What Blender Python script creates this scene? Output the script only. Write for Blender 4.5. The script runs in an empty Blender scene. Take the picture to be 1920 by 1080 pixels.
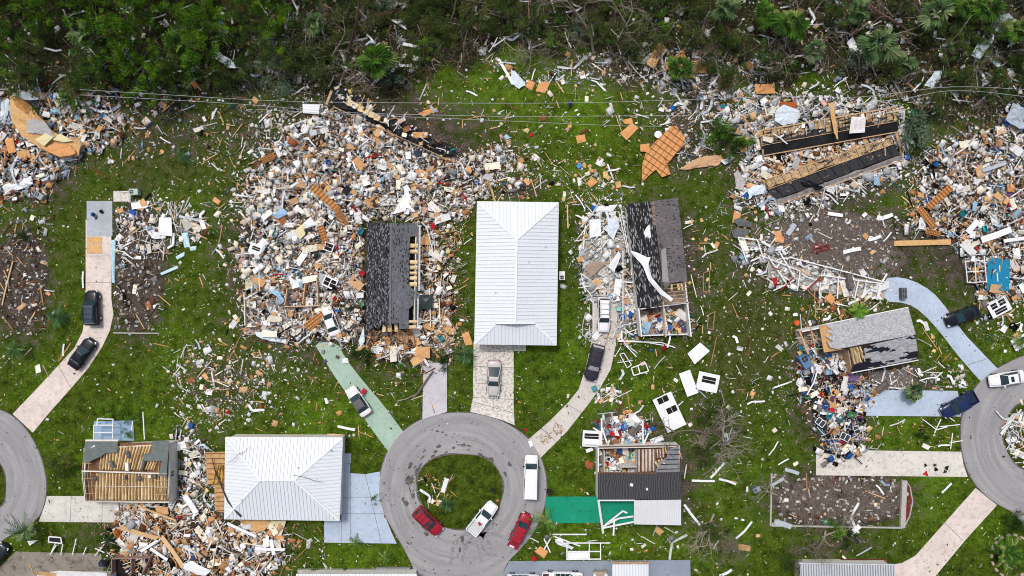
import bpy, bmesh, math, random
import numpy as np
from mathutils import Vector, Matrix, Euler
random.seed(7); rng = np.random.default_rng(7)
R = math.radians
sc = bpy.context.scene
COL = sc.collection
# ---------------------------------------------------------------- camera (drone looking straight down)
S = 13.0                     # photo pixels per metre on the ground
HCAM = 98.5                  # metres above ground
cam_d = bpy.data.cameras.new("camera"); cam = bpy.data.objects.new("camera", cam_d); COL.objects.link(cam)
cam.location = (0, 0, HCAM); cam.rotation_euler = (0, 0, 0)
cam_d.sensor_width = 36.0; cam_d.lens = HCAM / (1920 / S) * 36.0; cam_d.clip_start = 1; cam_d.clip_end = 9000
sc.camera = cam
# ---------------------------------------------------------------- sky, sun, exposure (overcast)
w = bpy.data.worlds.new("World"); sc.world = w; w.use_nodes = True
nt = w.node_tree; nt.nodes.clear()
sky = nt.nodes.new("ShaderNodeTexSky"); sky.sky_type = 'NISHITA'; sky.sun_disc = False
SUN_EL, SUN_AZ = R(64), R(-25)          # azimuth from +Y (top of the photo), negative = towards its left
sky.sun_elevation = SUN_EL; sky.sun_rotation = SUN_AZ
sky.air_density = 0.9; sky.dust_density = 4.0; sky.ozone_density = 0.6
bg = nt.nodes.new("ShaderNodeBackground"); bg.inputs[1].default_value = 0.11
wo = nt.nodes.new("ShaderNodeOutputWorld")
hs = nt.nodes.new("ShaderNodeHueSaturation"); hs.inputs['Saturation'].default_value = 0.75     # cloud cover: a paler sky
nt.links.new(sky.outputs[0], hs.inputs['Color']); nt.links.new(hs.outputs[0], bg.inputs[0]); nt.links.new(bg.outputs[0], wo.inputs[0])
sd = bpy.data.lights.new("sun", 'SUN'); sd.energy = 1.5; sd.angle = R(10); sd.color = (1.0, 0.98, 0.95)
sun = bpy.data.objects.new("sun", sd); COL.objects.link(sun)
dirv = Vector((math.sin(SUN_AZ) * math.cos(SUN_EL), math.cos(SUN_AZ) * math.cos(SUN_EL), math.sin(SUN_EL)))
sun.rotation_euler = dirv.to_track_quat('Z', 'Y').to_euler()
sun.location = dirv * 120
vs = sc.view_settings; vs.view_transform = 'Standard'; vs.look = 'None'; vs.gamma = 1; vs.exposure = 0.36; vs.use_curve_mapping = False
sc.cycles.filter_width = 1.0; sc.cycles.max_bounces = 4; sc.cycles.diffuse_bounces = 2; sc.cycles.glossy_bounces = 2
# ---------------------------------------------------------------- helpers
def P(px, py, z=0.0):
    k = (HCAM - z) / HCAM / S
    return Vector(((px - 960) * k, (540 - py) * k, z))
def PX(x, y): return 960 + x * S, 540 - y * S
def tag(o, label=None, cat=None, group=None, kind=None):
    if label: o['label'] = label
    if cat: o['category'] = cat
    if group: o['group'] = group
    if kind: o['kind'] = kind
    return o
def thing(name, label, cat, loc=(0, 0, 0), rz=0.0, group=None):
    o = bpy.data.objects.new(name, None); o.empty_display_size = 0.3; COL.objects.link(o)
    o.location = loc; o.rotation_euler = (0, 0, rz)
    return tag(o, label, cat, group)
def worldloc(o):
    v = Vector((0, 0, 0))
    while o is not None: v += o.location; o = o.parent
    return v
class MB:
    def __init__(s): s.v = []; s.f = []; s.m = []; s.c = []; s.u = {}
    def add(s, verts, faces, mi=0, col=None, uv=None):
        b = len(s.v); s.v += [tuple(p) for p in verts]
        for k, f in enumerate(faces):
            s.f.append(tuple(i + b for i in f)); s.m.append(mi); s.c.append(col)
            if uv: s.u[len(s.f) - 1] = [uv[i] for i in f]
        return s
    def box(s, c, size, rot=None, mi=0, col=None):
        hx, hy, hz = size[0] / 2, size[1] / 2, size[2] / 2
        vv = [Vector((x, y, z)) for z in (-hz, hz) for x, y in ((-hx, -hy), (hx, -hy), (hx, hy), (-hx, hy))]
        if rot is not None: vv = [rot @ q for q in vv]
        c = Vector(c)
        return s.add([q + c for q in vv], [(3, 2, 1, 0), (4, 5, 6, 7), (0, 1, 5, 4), (1, 2, 6, 5), (2, 3, 7, 6), (3, 0, 4, 7)], mi, col)
    def bar(s, a, b, wd=0.1, h=None, mi=0, col=None):
        a, b = Vector(a), Vector(b); d = b - a; L = d.length
        if L < 1e-5: return s
        h = wd if h is None else h
        x = d / L; up = Vector((0, 0, 1)) if abs(x.z) < 0.95 else Vector((0, 1, 0))
        y = up.cross(x).normalized(); z = x.cross(y)
        return s.box((a + b) / 2, (L, wd, h), Matrix((x, y, z)).transposed(), mi, col)
    def prism(s, pts, z0, z1, mi=0, col=None):
        n = len(pts); area = sum(pts[i][0] * pts[(i + 1) % n][1] - pts[(i + 1) % n][0] * pts[i][1] for i in range(n))
        if area < 0: pts = list(reversed(pts))
        vv = [(p[0], p[1], z0) for p in pts] + [(p[0], p[1], z1) for p in pts]
        fs = [tuple(range(n, 2 * n)), tuple(reversed(range(n)))] + [(i, (i + 1) % n, (i + 1) % n + n, i + n) for i in range(n)]
        return s.add(vv, fs, mi, col)
    def slab(s, pts, th=0.06, mi=0, mib=None, udir=None):
        pts = [Vector(p) for p in pts]; n = len(pts)
        nr = Vector((0, 0, 0))
        for i in range(n):
            a, b = pts[i], pts[(i + 1) % n]
            nr += Vector(((a.y - b.y) * (a.z + b.z), (a.z - b.z) * (a.x + b.x), (a.x - b.x) * (a.y + b.y)))
        nr.normalize()
        if nr.z < 0: pts.reverse(); nr = -nr
        u = (pts[1] - pts[0]) if udir is None else Vector(udir)
        u = (u - nr * u.dot(nr)).normalized(); v = nr.cross(u)
        uv = [((p).dot(u), (p).dot(v)) for p in pts]
        lo = [p - nr * th for p in pts]
        s.add(pts, [tuple(range(n))], mi, None, uv)
        s.add(pts + lo, [tuple(range(2 * n - 1, n - 1, -1))] + [(i, i + n, (i + 1) % n + n, (i + 1) % n) for i in range(n)], mi if mib is None else mib, None, uv + uv)
        return s
    def tube(s, pts, rad, n=6, mi=0, col=None, cap=True):
        pts = [Vector(p) for p in pts]; k = len(pts)
        rad = [rad] * k if not isinstance(rad, (list, tuple)) else list(rad)
        b = len(s.v); prev = Vector((0.31, 0.17, 0.93))
        vv = []
        for i, p in enumerate(pts):
            d = (pts[min(i + 1, k - 1)] - pts[max(i - 1, 0)])
            d = d.normalized() if d.length > 1e-6 else Vector((0, 0, 1))
            a = prev - d * prev.dot(d)
            if a.length < 1e-3: a = Vector((1, 0, 0)) - d * d.x
            a.normalize(); prev = a; c = d.cross(a)
            vv += [p + (a * math.cos(t) + c * math.sin(t)) * rad[i] for t in [2 * math.pi * j / n for j in range(n)]]
        fs = [(i * n + j, i * n + (j + 1) % n, (i + 1) * n + (j + 1) % n, (i + 1) * n + j) for i in range(k - 1) for j in range(n)]
        if cap: fs += [tuple(reversed(range(n))), tuple(range((k - 1) * n, k * n))]
        return s.add(vv, fs, mi, col)
    def disc(s, c, r, h, n=16, mi=0, axis='z'):
        c = Vector(c); d = {'z': Vector((0, 0, 1)), 'y': Vector((0, 1, 0)), 'x': Vector((1, 0, 0))}[axis]
        return s.tube([c - d * h / 2, c + d * h / 2], r, n, mi)
    def mesh(s, name, mats, off=Vector((0, 0, 0)), smooth=False):
        me = bpy.data.meshes.new(name)
        me.from_pydata([(v[0] - off[0], v[1] - off[1], v[2] - off[2]) for v in s.v], [], s.f)
        if not isinstance(mats, (list, tuple)): mats = [mats]
        for m in mats: me.materials.append(m)
        if any(s.m): me.polygons.foreach_set("material_index", s.m)
        if s.u:
            ul = me.uv_layers.new(name="UVMap")
            for fi, uvs in s.u.items():
                for li, q in zip(me.polygons[fi].loop_indices, uvs): ul.data[li].uv = q
        if any(c is not None for c in s.c):
            at = me.attributes.new("tint", 'FLOAT_COLOR', 'FACE')
            at.data.foreach_set("color", [x for c in s.c for x in ((*c, 1.0) if c is not None else (.5, .5, .5, 1))])
        if smooth: me.polygons.foreach_set("use_smooth", [True] * len(me.polygons))
        me.update(); return me
    def build(s, name, mats, parent=None, local=False, origin=None, smooth=False):
        if local or (parent is None and origin is None): off = Vector((0, 0, 0))
        elif parent is not None: off = worldloc(parent)
        else: off = Vector(origin)
        o = bpy.data.objects.new(name, s.mesh(name, mats, off, smooth)); COL.objects.link(o)
        if parent is not None: o.parent = parent
        elif origin is not None: o.location = origin
        return o
# ---- big vectorised meshes (boxes / quads with a tint per face)
def np_mesh(name, V, F, C, mat):
    me = bpy.data.meshes.new(name); nf, k = F.shape
    me.vertices.add(len(V)); me.vertices.foreach_set("co", V.astype(np.float32).ravel())
    me.loops.add(nf * k); me.loops.foreach_set("vertex_index", F.astype(np.int32).ravel())
    me.polygons.add(nf); me.polygons.foreach_set("loop_start", np.arange(0, nf * k, k, dtype=np.int32))
    me.update(calc_edges=True)
    at = me.attributes.new("tint", 'FLOAT_COLOR', 'FACE')
    at.data.foreach_set("color", np.c_[C, np.ones(len(C))].astype(np.float32).ravel())
    me.materials.append(mat); me.validate(); return me
def np_rot(yaw, pitch, roll):
    cy, sy, cp, sp, cr, sr = np.cos(yaw), np.sin(yaw), np.cos(pitch), np.sin(pitch), np.cos(roll), np.sin(roll)
    M = np.empty((len(yaw), 3, 3))
    M[:, 0, 0] = cy * cp; M[:, 0, 1] = cy * sp * sr - sy * cr; M[:, 0, 2] = cy * sp * cr + sy * sr
    M[:, 1, 0] = sy * cp; M[:, 1, 1] = sy * sp * sr + cy * cr; M[:, 1, 2] = sy * sp * cr - cy * sr
    M[:, 2, 0] = -sp; M[:, 2, 1] = cp * sr; M[:, 2, 2] = cp * cr
    return M
def np_boxes(name, c, size, rot, col, mat, jit=0.35):
    n = len(c); cor = np.array([(-1, -1), (1, -1), (1, 1), (-1, 1)]) * 0.5
    q = cor[None] * (1 + rng.uniform(-jit, jit, (n, 4, 2)))
    L = np.empty((n, 8, 3)); L[:, :4, :2] = q; L[:, 4:, :2] = q; L[:, :4, 2] = -.5; L[:, 4:, 2] = .5
    L *= size[:, None, :]
    Vv = np.einsum('nij,nkj->nki', rot, L) + c[:, None, :]
    fs = np.array([(4, 5, 6, 7), (0, 1, 5, 4), (1, 2, 6, 5), (2, 3, 7, 6), (3, 0, 4, 7)])
    F = (np.arange(n) * 8)[:, None, None] + fs[None]
    return np_mesh(name, Vv.reshape(-1, 3), F.reshape(-1, 4), np.repeat(col, 5, 0), mat)
def np_leaves(name, c, size, col, mat, flat=0.7, asp=2.2, tri=False):
    n = len(c); yaw = rng.uniform(0, 6.283, n)
    M = np_rot(yaw, rng.normal(0, flat, n), rng.normal(0, flat, n))
    cor = np.array([(-1, 0, 0), (-.1, -.5, 0.08), (1, 0, 0), (-.1, .5, 0.08)]) * .5
    L = cor[None] * np.stack([size, size * 2 / asp, size], 1)[:, None, :]
    Vv = np.einsum('nij,nkj->nki', M, L) + c[:, None, :]
    F = np.arange(n * 4).reshape(n, 4)
    return np_mesh(name, Vv.reshape(-1, 3), F, col, mat)
def inpoly(px, py, poly):
    r = np.zeros(np.shape(px), bool); n = len(poly); j = n - 1
    for i in range(n):
        xi, yi = poly[i]; xj, yj = poly[j]
        r ^= ((yi > py) != (yj > py)) & (px < (xj - xi) * (py - yi) / ((yj - yi) or 1e-9) + xi); j = i
    return r
# ---------------------------------------------------------------- materials
def newmat(name):
    m = bpy.data.materials.new(name); m.use_nodes = True; t = m.node_tree; t.nodes.clear()
    o = t.nodes.new("ShaderNodeOutputMaterial"); b = t.nodes.new("ShaderNodeBsdfPrincipled"); t.links.new(b.outputs[0], o.inputs[0])
    return m, t, b
def N(t, typ, **kw):
    n = t.nodes.new("ShaderNode" + typ)
    for k, v in kw.items():
        if k == 'ins':
            for i, x in v.items():
                if hasattr(x, 'is_output') or isinstance(x, bpy.types.NodeSocket): t.links.new(x, n.inputs[i])
                else: n.inputs[i].default_value = x
        else: setattr(n, k, v)
    return n
def noise(t, vec, scale, detail=4, rough=.6, dist=0.0):
    n = N(t, "TexNoise", ins={'Scale': scale, 'Detail': detail, 'Roughness': rough, 'Distortion': dist})
    t.links.new(vec, n.inputs['Vector']); return n.outputs['Fac']
def maprange(t, v, a, b, c=0., d=1.):
    n = N(t, "MapRange", ins={0: v, 1: a, 2: b, 3: c, 4: d}); n.clamp = True; return n.outputs[0]
def mix(t, f, a, b, mode='MIX'):
    n = t.nodes.new("ShaderNodeMix"); n.data_type = 'RGBA'; n.blend_type = mode
    for i, x in ((0, f), (6, a), (7, b)):
        if isinstance(x, bpy.types.NodeSocket): t.links.new(x, n.inputs[i])
        else: n.inputs[i].default_value = x if i == 0 else (*x, 1.0) if len(x) == 3 else x
    return n.outputs[2]
def mth(t, op, a, b=0.0, c=0.0):
    n = N(t, "Math", operation=op)
    for i, x in enumerate((a, b, c)):
        if isinstance(x, bpy.types.NodeSocket): t.links.new(x, n.inputs[i])
        else: n.inputs[i].default_value = x
    return n.outputs[0]
def coords(t, which='Object'): return N(t, "TexCoord").outputs[which]
def geopos(t): return N(t, "NewGeometry").outputs['Position']
def bump(t, b, h, strength=.4, dist=.05):
    n = N(t, "Bump", ins={'Strength': strength, 'Distance': dist, 'Height': h}); t.links.new(n.outputs[0], b.inputs['Normal'])
MATS = {}
def simple(name, col, rough=.7, var=.25, scale=3.0, metal=0.0, dirt=None, rnd=0.0, spec=.1):
    """a base colour broken up by two octaves of noise and some wear; rnd varies it per object"""
    if name in MATS: return MATS[name]
    m, t, b = newmat(name); p = geopos(t)
    n1 = noise(t, p, scale, 5, .65)
    c2 = tuple(max(0, x * (1 - var)) for x in col); c1 = tuple(min(.9, x * (1 + var * .6)) for x in col)
    c = mix(t, maprange(t, n1, .3, .7), c2, c1)
    if dirt is not None:
        n2 = noise(t, p, scale * .37, 6, .7)
        c = mix(t, maprange(t, n2, .55, .72, 0, .7), c, dirt)
    if rnd:
        oi = N(t, "ObjectInfo"); hs = N(t, "HueSaturation", ins={'Hue': .5, 'Saturation': 1.0})
        t.links.new(maprange(t, oi.outputs['Random'], 0, 1, 1 - rnd, 1 + rnd * .55), hs.inputs['Value']); t.links.new(c, hs.inputs['Color']); c = hs.outputs[0]
    t.links.new(c, b.inputs['Base Color']); b.inputs['Roughness'].default_value = rough; b.inputs['Metallic'].default_value = metal
    b.inputs['Specular IOR Level'].default_value = spec
    MATS[name] = m; return m
def tinted(name, rough=.8, trans=0.0, var=.35, scale=6.0):
    if name in MATS: return MATS[name]
    m, t, b = newmat(name); a = N(t, "Attribute", attribute_name="tint")
    n1 = noise(t, geopos(t), scale, 3, .6)
    c = mix(t, 1.0, a.outputs['Color'], mix(t, maprange(t, n1, .3, .7), (1 - var,) * 3, (1 + var * .4,) * 3), 'MULTIPLY')
    t.links.new(c, b.inputs['Base Color']); b.inputs['Roughness'].default_value = rough; b.inputs['Specular IOR Level'].default_value = .06
    MATS[name] = m; return m
# ================================================================ GROUND
def axis(lo, hi, st, outer): return np.array([-o for o in reversed(outer)] + list(np.arange(lo, hi + 1e-6, st)) + list(outer), float)
gx = axis(-82, 82, .5, [90, 110, 150, 250, 600, 2500]); gy = axis(-50, 50, .5, [56, 70, 100, 200, 600, 2500])
GX, GY = np.meshgrid(gx, gy); GPX, GPY = PX(GX, GY)
def ell(cx, cy, rx, ry, v, rot=0.0, soft=.6):
    a = R(rot); dx, dy = GPX - cx, GPY - cy
    u = (dx * math.cos(a) + dy * math.sin(a)) / rx; q = (-dx * math.sin(a) + dy * math.cos(a)) / ry
    d = np.sqrt(u * u + q * q); return v * np.clip((1 + soft - d) / (2 * soft) , 0, 1)
sand = np.zeros_like(GX); soil = np.zeros_like(GX); lush = np.zeros_like(GX) + .25; dry = np.zeros_like(GX) + .2
for e in [(580, 480, 170, 210, .95), (700, 270, 250, 110, .9), (880, 300, 90, 100, .6), (740, 560, 130, 150, .9), (60, 290, 110, 110, .9), (40, 530, 70, 130, .85),
          (255, 500, 62, 145, 1.0), (300, 420, 90, 60, .5), (350, 1010, 200, 90, .9), (360, 880, 50, 90, .7), (420, 720, 90, 80, .6), (400, 810, 70, 50, .4),
          (1140, 480, 75, 110, .75), (1240, 500, 110, 150, .8), (1245, 900, 90, 100, .8), (1170, 810, 70, 50, .8), (1290, 240, 80, 110, .75), (1230, 120, 220, 60, .8),
          (1540, 300, 190, 120, .95), (1420, 360, 80, 60, .7), (1540, 480, 190, 90, .9), (1830, 400, 140, 180, .95), (1590, 680, 130, 90, .8), (1560, 770, 90, 90, .8),
          (1570, 935, 150, 65, 1.0), (1680, 470, 60, 100, .8), (800, 900, 40, 60, .4), (970, 355, 60, 30, .7), (760, 690, 80, 40, .5), (1330, 790, 60, 90, .55), (1330, 1000, 60, 60, .4),
          (1480, 880, 50, 40, .4), (1590, 1020, 90, 30, .6), (1620, 575, 80, 40, .5), (1700, 720, 60, 40, .8), (1280, 830, 60, 120, .3), (300, 240, 170, 70, .6),
          (480, 230, 100, 90, .6), (1780, 740, 70, 30, .3), (1130, 610, 45, 60, .6)]:
    soil = np.maximum(soil, ell(*e))
for e in [(860, 880, 70, 50, 1), (620, 790, 120, 60, .8), (320, 800, 130, 60, .6), (330, 660, 90, 70, .6), (1070, 190, 200, 100, .95), (900, 180, 120, 90, .8), (1050, 680, 60, 90, .8), (1340, 930, 110, 110, .9),
          (1600, 380, 120, 30, 1.0), (1160, 1010, 250, 40, .9), (1720, 810, 120, 40, .8), (1760, 940, 80, 70, .9), (1350, 720, 120, 120, .3), (1740, 600, 60, 60, .4), (1880, 650, 60, 40, .6),
          (1060, 880, 50, 60, .7), (640, 1040, 160, 40, .6), (1430, 200, 60, 40, .6), (1120, 330, 120, 60, .6), (1850, 1000, 90, 60, .5), (90, 700, 80, 60, .5), (190, 850, 60, 90, .6), (1000, 620, 80, 150, .6), (1150, 750, 80, 60, .8), (330, 370, 60, 40, .6)]:
    lush = np.maximum(lush, ell(*e))
for e in [(1400, 640, 130, 170, .9), (300, 300, 200, 90, .8), (400, 440, 90, 120, .3), (1380, 480, 80, 200, .6), (1020, 270, 260, 120, .4), (1700, 560, 60, 60, .8), (1870, 620, 90, 40, .5),
          (430, 650, 120, 100, .5), (1400, 800, 60, 140, .5), (130, 440, 90, 140, .6), (1730, 480, 60, 80, .7), (1420, 950, 60, 130, .4), (870, 960, 80, 40, .5), (760, 760, 90, 60, .3)]:
    dry = np.maximum(dry, ell(*e))
for e in [(1560, 455, 128, 60, 1.0, 0, .25), (1600, 490, 90, 45, 1.0, 0, .3), (1480, 430, 70, 50, .9, 0, .4), (1575, 938, 130, 46, .75, 0, .2), (1470, 915, 40, 40, .6), (1680, 920, 30, 40, .6), (430, 725, 60, 60, .30), (600, 560, 110, 80, .5), (830, 560, 40, 120, .5), (1150, 560, 50, 90, .6), (1580, 240, 100, 60, .2)]:
    sand = np.maximum(sand, ell(*e))
for e in [(258, 500, 48, 122, 1.3, 0, .12), (40, 525, 50, 95, 1.3, 0, .15), (1575, 938, 132, 50, 1.3, 0, .12), (1560, 455, 125, 62, 1.3, 0, .15)]:
    soil = np.maximum(soil, ell(*e))
edge = 165 + 25 * np.sin(GPX / 90.) + 14 * np.sin(GPX / 23. + 1) + 9 * np.sin(GPX / 9.7) - 45 * np.exp(-((GPX - 950) / 230.) ** 2) - 25 * np.exp(-((GPX - 1150) / 120.) ** 2) + 40 * np.exp(-((GPX - 1800) / 160.) ** 2) + 60 * np.exp(-((GPX - 330) / 160.) ** 2)
forest = np.clip((edge - GPY) / 50. + .5, 0, 1)
h = np.zeros_like(GX)
V = np.stack([GX, GY, h - .0], -1).reshape(-1, 3); nx, ny = len(gx), len(gy)
ii = (np.arange(ny - 1)[:, None] * nx + np.arange(nx - 1)[None]).ravel(); F = np.stack([ii, ii + 1, ii + nx + 1, ii + nx], 1)
me = bpy.data.meshes.new("ground"); me.from_pydata(V.tolist(), [], F.tolist())
for nm, a in (("soil", soil), ("lush", lush), ("dry", dry), ("forest", forest), ("sand", sand)):
    at = me.attributes.new(nm, 'FLOAT', 'POINT'); at.data.foreach_set("value", a.astype(np.float32).ravel())
m, t, b = newmat("grass_ground"); p = geopos(t)
A = lambda n: N(t, "Attribute", attribute_name=n).outputs['Fac']
n_big, n_mid, n_fin, n_tiny = noise(t, p, .14, 5, .6), noise(t, p, .75, 5, .65), noise(t, p, 2.4, 6, .75), noise(t, p, 5.5, 3, .8)
br = mth(t, 'ADD', mth(t, 'MULTIPLY', n_mid, .55), mth(t, 'MULTIPLY', n_fin, .45))
gr = mix(t, maprange(t, br, .38, .64), (.012, .022, .003), (.095, .145, .012))
gl = mix(t, maprange(t, br, .36, .62), (.026, .054, .003), (.150, .275, .014))
g = mix(t, mth(t, 'MULTIPLY', A('lush'), maprange(t, n_big, .3, .62)), gr, gl)
gd = mix(t, maprange(t, br, .36, .64), (.019, .020, .007), (.105, .104, .034))
g = mix(t, maprange(t, mth(t, 'ADD', mth(t, 'MULTIPLY', A('dry'), .46), mth(t, 'MULTIPLY', n_mid, .8)), .62, .95), g, gd)
so = mix(t, maprange(t, n_mid, .35, .68), (.022, .017, .013), (.125, .10, .078))
so = mix(t, maprange(t, n_tiny, .55, .75, 0, .55), so, (.26, .225, .18))
sf = mth(t, 'ADD', A('soil'), mth(t, 'MULTIPLY', mth(t, 'SUBTRACT', mth(t, 'ADD', n_mid, n_fin), 1.0), 2.0))
sdn = mix(t, maprange(t, n_fin, .34, .66), (.085, .068, .056), (.205, .168, .142))
so = mix(t, maprange(t, mth(t, 'ADD', A('sand'), mth(t, 'MULTIPLY', mth(t, 'SUBTRACT', n_mid, .5), 1.6)), .35, .75, 0, .9), so, sdn)
g = mix(t, maprange(t, sf, .46, .74), g, so)
dust = noise(t, p, 13, 2, .9)
g = mix(t, mth(t, 'MULTIPLY', maprange(t, dust, .62, .72, 0, .75), maprange(t, mth(t, 'ADD', A('soil'), n_mid), .45, 1.1, .25, 1.0)), g, (.42, .37, .29))
fo = mix(t, maprange(t, n_fin, .36, .66), (.010, .010, .006), (.080, .068, .040))
fo = mix(t, maprange(t, n_mid, .50, .62, 0, .7), fo, (.024, .050, .008))
ff = mth(t, 'ADD', A('forest'), mth(t, 'MULTIPLY', mth(t, 'SUBTRACT', n_mid, .5), 1.2))
g = mix(t, maprange(t, ff, .35, .65), g, fo)
g = mix(t, 1.0, g, mix(t, maprange(t, n_tiny, .3, .7), (.42, .42, .42), (1.35, 1.35, 1.35)), 'MULTIPLY')
t.links.new(g, b.inputs['Base Color']); b.inputs['Roughness'].default_value = .95; b.inputs['Specular IOR Level'].default_value = .02
bump(t, b, mth(t, 'ADD', n_fin, mth(t, 'MULTIPLY', n_tiny, .5)), .9, .16)
me.materials.append(m); M_GRASS = m
go = bpy.data.objects.new("ground", me); COL.objects.link(go); tag(go, "rough green lawn with bare and brown patches around the wrecked houses", "ground", kind='structure')

# ================================================================ ROADS
def smooth(poly, it=2, closed=True):
    for _ in range(it):
        q = []; n = len(poly); rg = range(n) if closed else range(n - 1)
        if not closed: q.append(poly[0])
        for i in rg:
            a, c = poly[i], poly[(i + 1) % n]
            q += [(a[0] * .75 + c[0] * .25, a[1] * .75 + c[1] * .25), (a[0] * .25 + c[0] * .75, a[1] * .25 + c[1] * .75)]
        if not closed: q.append(poly[-1])
        poly = q
    return poly
def W2(poly, z=0.0): return [tuple(P(x, y, z).xy) for x, y in poly]
def flat(name, polys, z0, z1, mats, label, cat, kind='structure', mis=None):
    """prisms (convex or not) laid as one sheet; origin at the first polygon's centre"""
    mb = MB()
    for k, q in enumerate(polys): mb.prism(W2(q), z0, z1, mis[k] if mis else 0)
    o = mb.build(name, mats, origin=(*np.mean(W2(polys[0]), 0), 0)); return tag(o, label, cat, kind=kind)
def asphalt(name, cx, cy):
    m, t, b = newmat(name); p = geopos(t)
    c = P(cx, cy)
    vm = N(t, "VectorMath", operation='SUBTRACT'); t.links.new(p, vm.inputs[0]); vm.inputs[1].default_value = c
    ln = N(t, "VectorMath", operation='LENGTH'); t.links.new(vm.outputs[0], ln.inputs[0]); r = ln.outputs['Value']
    at = N(t, "Separate" + "XYZ"); t.links.new(vm.outputs[0], at.inputs[0])
    ang = mth(t, 'ARCTAN2', at.outputs[1], at.outputs[0])
    cv = N(t, "CombineXYZ"); t.links.new(mth(t, 'MULTIPLY', r, 1.5), cv.inputs[0]); t.links.new(mth(t, 'MULTIPLY', ang, .9), cv.inputs[1])
    ring = noise(t, cv.outputs[0], 1.0, 4, .6)
    n1, n2, n3 = noise(t, p, .22, 5, .6), noise(t, p, 1.1, 6, .7), noise(t, p, 9, 2, .8)
    col = mix(t, maprange(t, ring, .35, .68), (.255, .246, .249), (.360, .350, .354))
    col = mix(t, maprange(t, n1, .48, .66, 0, .6), col, (.26, .25, .257))
    col = mix(t, maprange(t, n2, .60, .74, 0, .5), col, (.17, .158, .145))
    col = mix(t, 1.0, col, mix(t, maprange(t, n3, .25, .75), (.80, .80, .80), (1.16, 1.16, 1.16)), 'MULTIPLY')
    t.links.new(col, b.inputs['Base Color']); b.inputs['Roughness'].default_value = .85; b.inputs['Specular IOR Level'].default_value = .1
    bump(t, b, n3, .3, .02); return m
M_mud = simple("mud", (.125, .112, .100), .9, .5, 2.5)
road_mid = smooth([(710, 925), (714, 880), (730, 838), (760, 803), (798, 782), (842, 773), (890, 774), (938, 787), (985, 815), (1012, 850), (1024, 890), (1025, 925), (1018, 962), (1000, 1000), (972, 1033), (952, 1052), (941, 1080), (936, 1130), (936, 1400), (788, 1400), (788, 1130), (782, 1080), (762, 1035), (735, 990), (716, 955)], 2)
road_left = smooth([(0, 768), (25, 780), (50, 805), (70, 838), (83, 875), (88, 907), (85, 940), (75, 968), (55, 985), (30, 998), (8, 1010), (-15, 1030), (-30, 1060), (-40, 1400), (-170, 1400), (-170, 1060), (-215, 980), (-224, 900), (-205, 830), (-160, 778), (-100, 752), (-50, 752)], 2)
road_right = smooth([(1920, 666), (1882, 684), (1850, 703), (1825, 730), (1808, 762), (1800, 800), (1803, 850), (1815, 888), (1835, 918), (1868, 945), (1905, 962), (1930, 1010), (1935, 1400), (2050, 1400), (2050, 1000), (2100, 930), (2120, 820), (2095, 730), (2040, 675), (1975, 655)], 2)
def roadgap(q, z, m, nm, lab):
    flat(nm + "_edge", [[(x + (x - np.mean([a for a, c in q])) * .012, y + (y - np.mean([c for a, c in q])) * .008) for x, y in q]], -.2, .01, M_mud, "muddy strip along the edge of the " + lab, "road edge")
    return flat(nm, [q], -.2, z, m, lab, "road")
roadgap(road_mid, .06, asphalt("asphalt_mid", 862, 922), "road", "grey asphalt turning circle with a grass island in the middle")
roadgap(road_left, .06, asphalt("asphalt_side", -68, 905), "road", "grey asphalt turning circle cut by the photo's edge beside the beige drive")
roadgap(road_right, .06, asphalt("asphalt_end", 1960, 815), "road", "grey asphalt turning circle where the white saloon is parked")
# grass islands on the turning circles
ISL = M_GRASS   # the same grass as the lawns
isl_mid = smooth([(782, 915), (784, 890), (800, 866), (830, 854), (868, 851), (905, 856), (928, 872), (941, 897), (942, 925), (936, 950), (925, 972), (900, 985), (870, 992), (835, 990), (815, 975), (800, 955), (788, 938)], 2)
isl_left = smooth([(0, 866), (9, 890), (12, 914), (8, 938), (0, 952), (-60, 985), (-130, 960), (-145, 905), (-120, 850), (-60, 826), (-25, 840)], 2)
isl_right = smooth([(1920, 752), (1900, 766), (1886, 788), (1880, 815), (1885, 842), (1900, 865), (1922, 882), (1960, 890), (2010, 875), (2035, 815), (2010, 760), (1960, 740)], 2)
for q, lab in ((isl_mid, "round grass island inside the middle turning circle"), (isl_left, "grass island on the turning circle beside the beige drive"), (isl_right, "grass island heaped with white scraps on the turning circle of the white saloon")):
    c = np.mean(q, 0)
    flat("island_edge", [[tuple(c + (np.array(a) - c) * (1.035 + .02 * math.sin(7 * i))) for i, a in enumerate(q)]], 0, .066, M_mud, "muddy rim round the " + lab, "mud")
    flat("grass_island", [q], 0, .09, ISL, lab, "grass island")
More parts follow.
